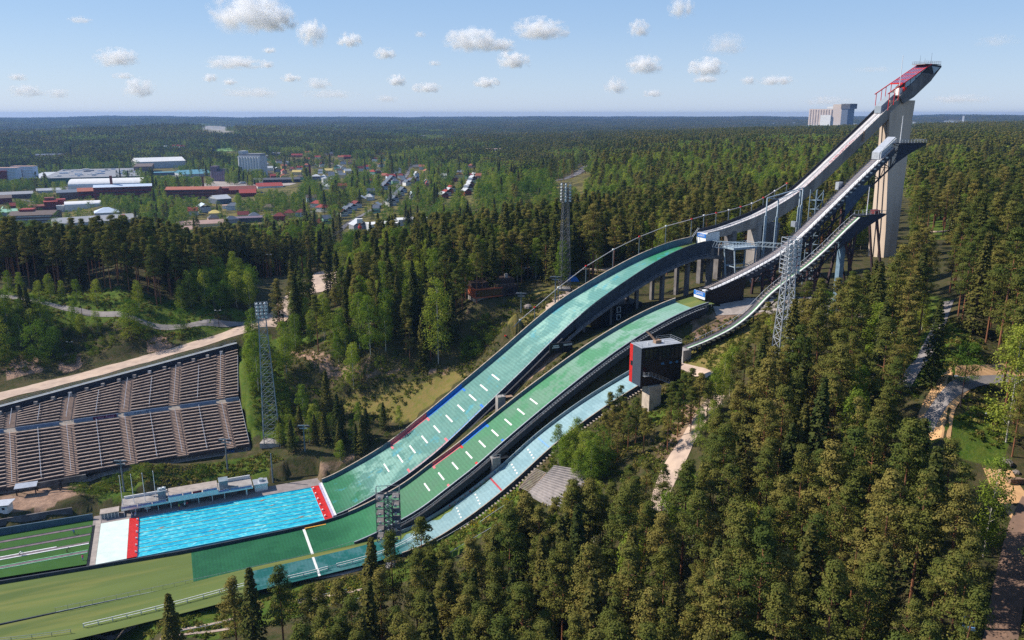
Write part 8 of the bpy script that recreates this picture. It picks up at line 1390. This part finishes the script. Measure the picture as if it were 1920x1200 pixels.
for k, (mix) in enumerate(({'pine': .85, 'spruce': .15}, {'pine': .55, 'birch': .45}, {'birch': .9, 'pine': .1}, {'spruce': .6, 'birch': .25, 'pine': .15}, {'broad': .6, 'birch': .3, 'spruce': .1})):
    C1.objects.link(bpy.data.objects.new('w%d_model' % k, tile(46, 62, mix, .95, 50 + k))); C2.objects.link(bpy.data.objects.new('w%d_model' % k, tile(170, 300, mix, 1.0, 70 + k, 2, .16)))
FIELDS = [gpoly(p) for p in ([(383, 282), (420, 277), (449, 276), (440, 284), (400, 286)], [(362, 242), (372, 235), (430, 239), (448, 247), (420, 250), (385, 249)], [(690, 262), (705, 254), (742, 257), (735, 261)], [(60, 352), (160, 335), (330, 310), (430, 325), (560, 330), (640, 340), (560, 352), (330, 358), (60, 365)])]
def far_points(r0, r1, sp, seed, keepf):
    r = np.random.default_rng(seed); out = []
    R = r0
    while R < r1:
        st = sp; n = int(R * 1.42 / st); th = (np.arange(n) + r.uniform(0, 1, n)) / n * 1.42 - .71; q = R + r.uniform(-.5, .5, n) * st; out.append(np.stack([q * np.sin(th), q * np.cos(th)], -1)); R += st * .85
    P = np.concatenate(out); m = np.ones(len(P), bool)
    for f in FIELDS: m &= ~inside(f, P[:, 0], P[:, 1])
    for p, w in ROADS: m &= dline(p, P[:, 0], P[:, 1]) > w + sp * .55
    for x_, y_, r_ in BLD: m &= np.hypot(P[:, 0] - x_, P[:, 1] - y_) > r_ + sp * .5
    m &= keepf(P[:, 0], P[:, 1]); P = P[m]; return P[~open_hit(P[:, 0], P[:, 1], tz(P[:, 0], P[:, 1]), np.full(len(P), 17.), np.full(len(P), sp * .6))]
inTown = np.array(townP); inMid = np.array([(-40, 480), (60, 520), (60, 640), (40, 1300), (240, 1350), (700, 900), (560, 480), (300, 520), (120, 440), (20, 420)])
P = far_points(520, 2700, 30, 81, lambda x, y: ~(inside(inTown, x, y)) & ~((inside(inMid, x, y)) & (np.hypot(x, y) < 900)) & ~((x < -60) & (np.hypot(x, y) < 620)))
def pick(x, y, seed):
    u = 960 + 1500 * x / np.maximum(y, 1); a = fbm(x, y, 420, seed); b = fbm(x, y, 160, seed + 1); right = np.clip((u - 900) / 250, 0, 1); R_o = np.hypot(x, y); lg = np.where((u > 1040) & (u < 1570) & (R_o < 1500), .75, np.where(R_o < 1500, .1, -.25)); idx = np.where(b + a + lg > .5, 2, np.where(b + a + lg > .1, 1, 0)); lt = np.where(a + b > .35, 4, np.where(a + b > .05, 2, np.where(a + b > -.35, 1, 3))); return np.where(right > rr.uniform(size=len(x)), idx, lt)
gn_scatter('plateau_woods', 'wide mixed woods beyond the towers', C1, np.column_stack([P, tz(P[:, 0], P[:, 1])]), np.column_stack([np.ones((len(P), 2)), rr.uniform(.85, 1.15, len(P))]), rr.uniform(0, 6.28, len(P)), pick(P[:, 0], P[:, 1], 61))
P = far_points(2650, 12500, 105, 82, lambda x, y: (fbm(x, y, 1900, 91) > -.75))
gn_scatter('far_woods', 'endless woods fading blue towards the horizon', C2, np.column_stack([P, tz(P[:, 0], P[:, 1])]), np.column_stack([np.ones((len(P), 2)), rr.uniform(.8, 1.1, len(P))]), rr.uniform(0, 6.28, len(P)), pick(P[:, 0], P[:, 1], 63))
print('TREES', len(A), {k: (int((kinds == k).sum()), int(((kinds == k) & vis).sum())) for k in KN}, 'far', len(P))

CLOUDS = [(468, 26, 110, 58, 1, 'largest white cloud touching the top frame edge'), (515, 38, 64, 36, 1, 'white cloud lump joined to the largest cloud'), (585, 65, 44, 40, .7, 'tall ragged white cloud beside the largest cloud'), (656, 77, 38, 22, .8, 'small oval white cloud right of the ragged one'), (219, 110, 54, 24, .9, 'lone white cloud high over the town'), (440, 119, 84, 19, .8, 'long thin white cloud below the largest cloud'), (500, 122, 22, 13, .6, 'small puff at the end of the long thin cloud'), (888, 77, 92, 38, 1, 'second large white cloud left of the pair at the middle'), (938, 86, 50, 20, .8, 'flat white tail of the second large cloud'), (1012, 57, 88, 34, 1, 'broad rounded white cloud right of the middle'), (963, 114, 56, 27, 1, 'white cloud under the broad rounded one'), (912, 156, 42, 17, 1, 'flat white cloud low over the middle woods'), (722, 102, 34, 18, .8, 'small white cloud between the two large ones'), (744, 152, 30, 19, .9, 'small domed cloud low over the houses'), (801, 166, 48, 17, .8, 'low flat cloud right of the domed one'), (260, 167, 44, 26, .7, 'low peaked cloud over the grain silo side'), (1208, 123, 58, 29, 1, 'bright white cloud over the plateau'), (1198, 55, 36, 26, .6, 'soft cloud above the bright plateau cloud'), (1278, 17, 42, 30, .5, 'soft cloud at the top frame edge'), (1360, 85, 60, 32, .3, 'greyish thin cloud high over the plateau'), (1326, 128, 58, 28, 1, 'rounded white cloud right of the bright plateau cloud'), (1323, 149, 36, 12, .7, 'flat cloud under the rounded one'), (1155, 162, 38, 27, .6, 'broken cloud low over the plateau edge'), (1224, 176, 32, 11, .7, 'thin low cloud over the plateau'), (1457, 152, 54, 15, .7, 'flat cloud left of the tall tower'), (1404, 152, 26, 13, .5, 'faint puff beside the flat cloud'), (505, 95, 20, 9, .6, 'tiny puff under the largest cloud'), (545, 147, 30, 13, .7, 'small flat cloud low over the wood'), (597, 158, 42, 17, .5, 'faint broken cloud beside the small flat one'), (395, 147, 22, 13, .7, 'small puff low left of the thin cloud'), (430, 154, 22, 10, .6, 'tiny flat puff beside the small one'), (231, 143, 26, 9, .5, 'faint puff under the lone town cloud'), (150, 38, 28, 9, .4, 'faint wisp high at the left'), (33, 145, 22, 9, .6, 'tiny cloud at the left frame edge'), (470, 175, 100, 15, .35, 'long faint cloud bank low on the horizon'), (620, 177, 84, 14, .3, 'second faint cloud bank low on the horizon'), (725, 186, 36, 12, .4, 'faint horizon puff under the low flat cloud'), (50, 172, 40, 16, .5, 'low cloud over the left horizon'), (110, 176, 30, 12, .4, 'low puff over the left horizon'), (1800, 187, 70, 12, .35, 'faint low cloud bank right of the tall tower'), (1550, 190, 70, 14, .35, 'faint low cloud bank behind the grain elevator'), (1868, 78, 46, 14, .12, 'thin grey cloud shred at the upper right'), (1640, 131, 66, 8, .12, 'thin grey streak left of the start house'), (788, 65, 20, 9, .3, 'faint wisp left of the second large cloud'), (815, 119, 20, 9, .4, 'tiny wisp over the houses')]
# ================================================================== camera, light, sky
cd = bpy.data.cameras.new('camera'); co = bpy.data.objects.new('camera', cd); COL.objects.link(co); co.location = (0, 0, H0); co.rotation_euler = (math.pi / 2 - PITCH, 0, 0)
cd.sensor_width = 36; cd.lens = F0 / 1920 * 36; cd.clip_start = 1; cd.clip_end = 200000; SC.camera = co
EL = R_(40); SUND = np.array([-.985, .17]); SUND = SUND / np.linalg.norm(SUND); sdir = Vector((SUND[0] * math.cos(EL), SUND[1] * math.cos(EL), math.sin(EL)))
sl_ = bpy.data.lights.new('sun', 'SUN'); sl_.energy = 4.6; sl_.angle = R_(.53); sl_.color = (1, .92, .82); so = bpy.data.objects.new('sun', sl_); COL.objects.link(so); so.rotation_euler = sdir.to_track_quat('Z', 'Y').to_euler(); so.location = (0, 0, 300)
w = bpy.data.worlds.new('World'); SC.world = w; w.use_nodes = True; nt = w.node_tree; nt.nodes.clear(); L = nt.links.new
out = N(nt, 'ShaderNodeOutputWorld'); bg = N(nt, 'ShaderNodeBackground'); sk = N(nt, 'ShaderNodeTexSky'); sk.sky_type = 'NISHITA'; sk.sun_disc = False; sk.sun_elevation = EL; sk.sun_rotation = math.atan2(SUND[0], SUND[1]); sk.altitude = 150; sk.air_density = 1.0; sk.dust_density = .25; sk.ozone_density = 2.2
bg.inputs[1].default_value = SKY_STRENGTH
# the physical sky, toned towards the clear pale blue of the day
tcw = N(nt, 'ShaderNodeTexCoord'); spw = N(nt, 'ShaderNodeSeparateXYZ'); L(tcw.outputs['Generated'], spw.inputs[0]); crw = N(nt, 'ShaderNodeValToRGB'); L(spw.outputs['Z'], crw.inputs[0]); ew = crw.color_ramp.elements
K_ = 1 / SKY_STRENGTH
for k_, (z_, c_) in enumerate(((-.02, (.42, .52, .69)), (.03, (.38, .50, .68)), (.10, (.275, .42, .65)), (.17, (.21, .365, .62)), (.6, (.10, .2, .42)))):
    e_ = ew[k_] if k_ < 2 else ew.new(.5); e_.position = max(0, z_); e_.color = tuple(x * .55 * K_ * SKYGAIN for x in c_) + (1,)
sc_ = N(nt, 'ShaderNodeVectorMath', operation='SCALE'); sc_.inputs['Scale'].default_value = .16; L(sk.outputs[0], sc_.inputs[0]); ad_ = N(nt, 'ShaderNodeVectorMath', operation='ADD'); L(sc_.outputs[0], ad_.inputs[0]); L(crw.outputs[0], ad_.inputs[1]); L(ad_.outputs[0], bg.inputs[0]); L(bg.outputs[0], out.inputs[0])
hz = MB().box(-12700, 12700, -700, 12900, -40, 140).build('haze', None); hz['kind'] = 'stuff'; hz.data.materials.clear()
hm, hn = new_mat('haze_air'); ho = N(hn, 'ShaderNodeOutputMaterial'); hv = N(hn, 'ShaderNodeVolumePrincipled'); hv.inputs['Density'].default_value = HAZE; hv.inputs['Color'].default_value = (.25, .43, .82, 1); hv.inputs['Anisotropy'].default_value = .2; hn.links.new(hv.outputs[0], ho.inputs['Volume']); hz.data.materials.append(hm)
# ------------------------------------------------------------------ clouds: real bodies of mist in the sky
def cloud_mat():
    m, n = new_mat('cloud_mist'); l = n.links.new; o = N(n, 'ShaderNodeOutputMaterial'); v = N(n, 'ShaderNodeVolumeScatter'); v.inputs['Color'].default_value = (1, 1, 1, 1); v.inputs['Anisotropy'].default_value = .0; l(v.outputs[0], o.inputs['Volume'])
    t = N(n, 'ShaderNodeTexCoord'); oi = N(n, 'ShaderNodeObjectInfo'); ml = N(n, 'ShaderNodeVectorMath', operation='MULTIPLY_ADD'); l(t.outputs['Object'], ml.inputs[0]); ml.inputs[1].default_value = (1.6, 1.2, 1.); cb = N(n, 'ShaderNodeCombineXYZ'); sq = N(n, 'ShaderNodeMath', operation='MULTIPLY'); l(oi.outputs['Random'], sq.inputs[0]); sq.inputs[1].default_value = 90; l(sq.outputs[0], cb.inputs[0]); l(sq.outputs[0], cb.inputs[2]); l(cb.outputs[0], ml.inputs[2])
    z = N(n, 'ShaderNodeTexNoise'); z.inputs['Scale'].default_value = 1.7; z.inputs['Detail'].default_value = 7; z.inputs['Roughness'].default_value = .62; l(ml.outputs[0], z.inputs['Vector'])
    ln = N(n, 'ShaderNodeVectorMath', operation='LENGTH'); l(t.outputs['Object'], ln.inputs[0]); a = N(n, 'ShaderNodeMath', operation='MULTIPLY_ADD'); l(z.outputs['Fac'], a.inputs[0]); a.inputs[1].default_value = 3.9; a.inputs[2].default_value = -1.15; b = N(n, 'ShaderNodeMath', operation='SUBTRACT'); l(a.outputs[0], b.inputs[0]); l(ln.outputs['Value'], b.inputs[1])
    sp = N(n, 'ShaderNodeSeparateXYZ'); l(t.outputs['Object'], sp.inputs[0]); fb = N(n, 'ShaderNodeMapRange'); fb.inputs[1].default_value = -.75; fb.inputs[2].default_value = -.35; l(sp.outputs['Z'], fb.inputs[0])
    r = N(n, 'ShaderNodeMapRange'); r.inputs[1].default_value = 0; r.inputs[2].default_value = .85; l(b.outputs[0], r.inputs[0]); x = N(n, 'ShaderNodeMath', operation='MULTIPLY'); l(r.outputs[0], x.inputs[0]); l(fb.outputs[0], x.inputs[1]); at = N(n, 'ShaderNodeAttribute', attribute_type='OBJECT', attribute_name='thick'); y = N(n, 'ShaderNodeMath', operation='MULTIPLY'); l(x.outputs[0], y.inputs[0]); l(at.outputs['Fac'], y.inputs[1]); l(y.outputs[0], v.inputs['Density']); return m
CLM = cloud_mat()
def sphere_mesh():
    mb = MB(); mb.loft([[(max(.01, math.sin(p_)) * math.cos(q), max(.01, math.sin(p_)) * math.sin(q), -math.cos(p_)) for q in np.arange(20) / 20 * 6.283] for p_ in np.linspace(.02, 3.12, 12)]); o = mb.build('cloud', CLM); me = o.data; bpy.data.objects.remove(o); return me
CME = sphere_mesh()
for u, v, w_, h_, op, lab in CLOUDS:
    el = (PITCH - math.atan((v - 600) / F0)); dist = 1250 / math.tan(max(el, .016)); d = ray(u, v); d = d / math.hypot(d[0], d[1]); p = d * dist + np.array([0, 0, H0]); k = dist / F0 * np.linalg.norm(ray(u, v)) * math.cos(PITCH)
    o = bpy.data.objects.new('cloud', CME); COL.objects.link(o); o.location = p; o.rotation_euler = (0, 0, -math.atan2(d[0], d[1])); o.scale = (w_ * .62 * k, w_ * .5 * k, h_ * .72 * k); o['thick'] = op * 8. / (w_ * k); tag(o, lab, 'cloud', 'small clouds in the blue sky')
SC.view_settings.view_transform = 'Standard'; SC.view_settings.look = 'None'; SC.view_settings.gamma = 1; SC.view_settings.exposure = EXPOSURE; SC.view_settings.use_curve_mapping = False
cy = SC.cycles; SC.render.engine = 'CYCLES';  cy.diffuse_bounces = 2; cy.glossy_bounces = 2; cy.transmission_bounces = 3; cy.transparent_max_bounces = 6; cy.volume_bounces = 12; cy.max_bounces = 14; cy.use_denoising = False; cy.denoiser = 'OPENIMAGEDENOISE'; cy.denoising_prefilter = 'ACCURATE'; cy.sample_clamp_indirect = 6; cy.caustics_reflective = False; cy.caustics_refractive = False
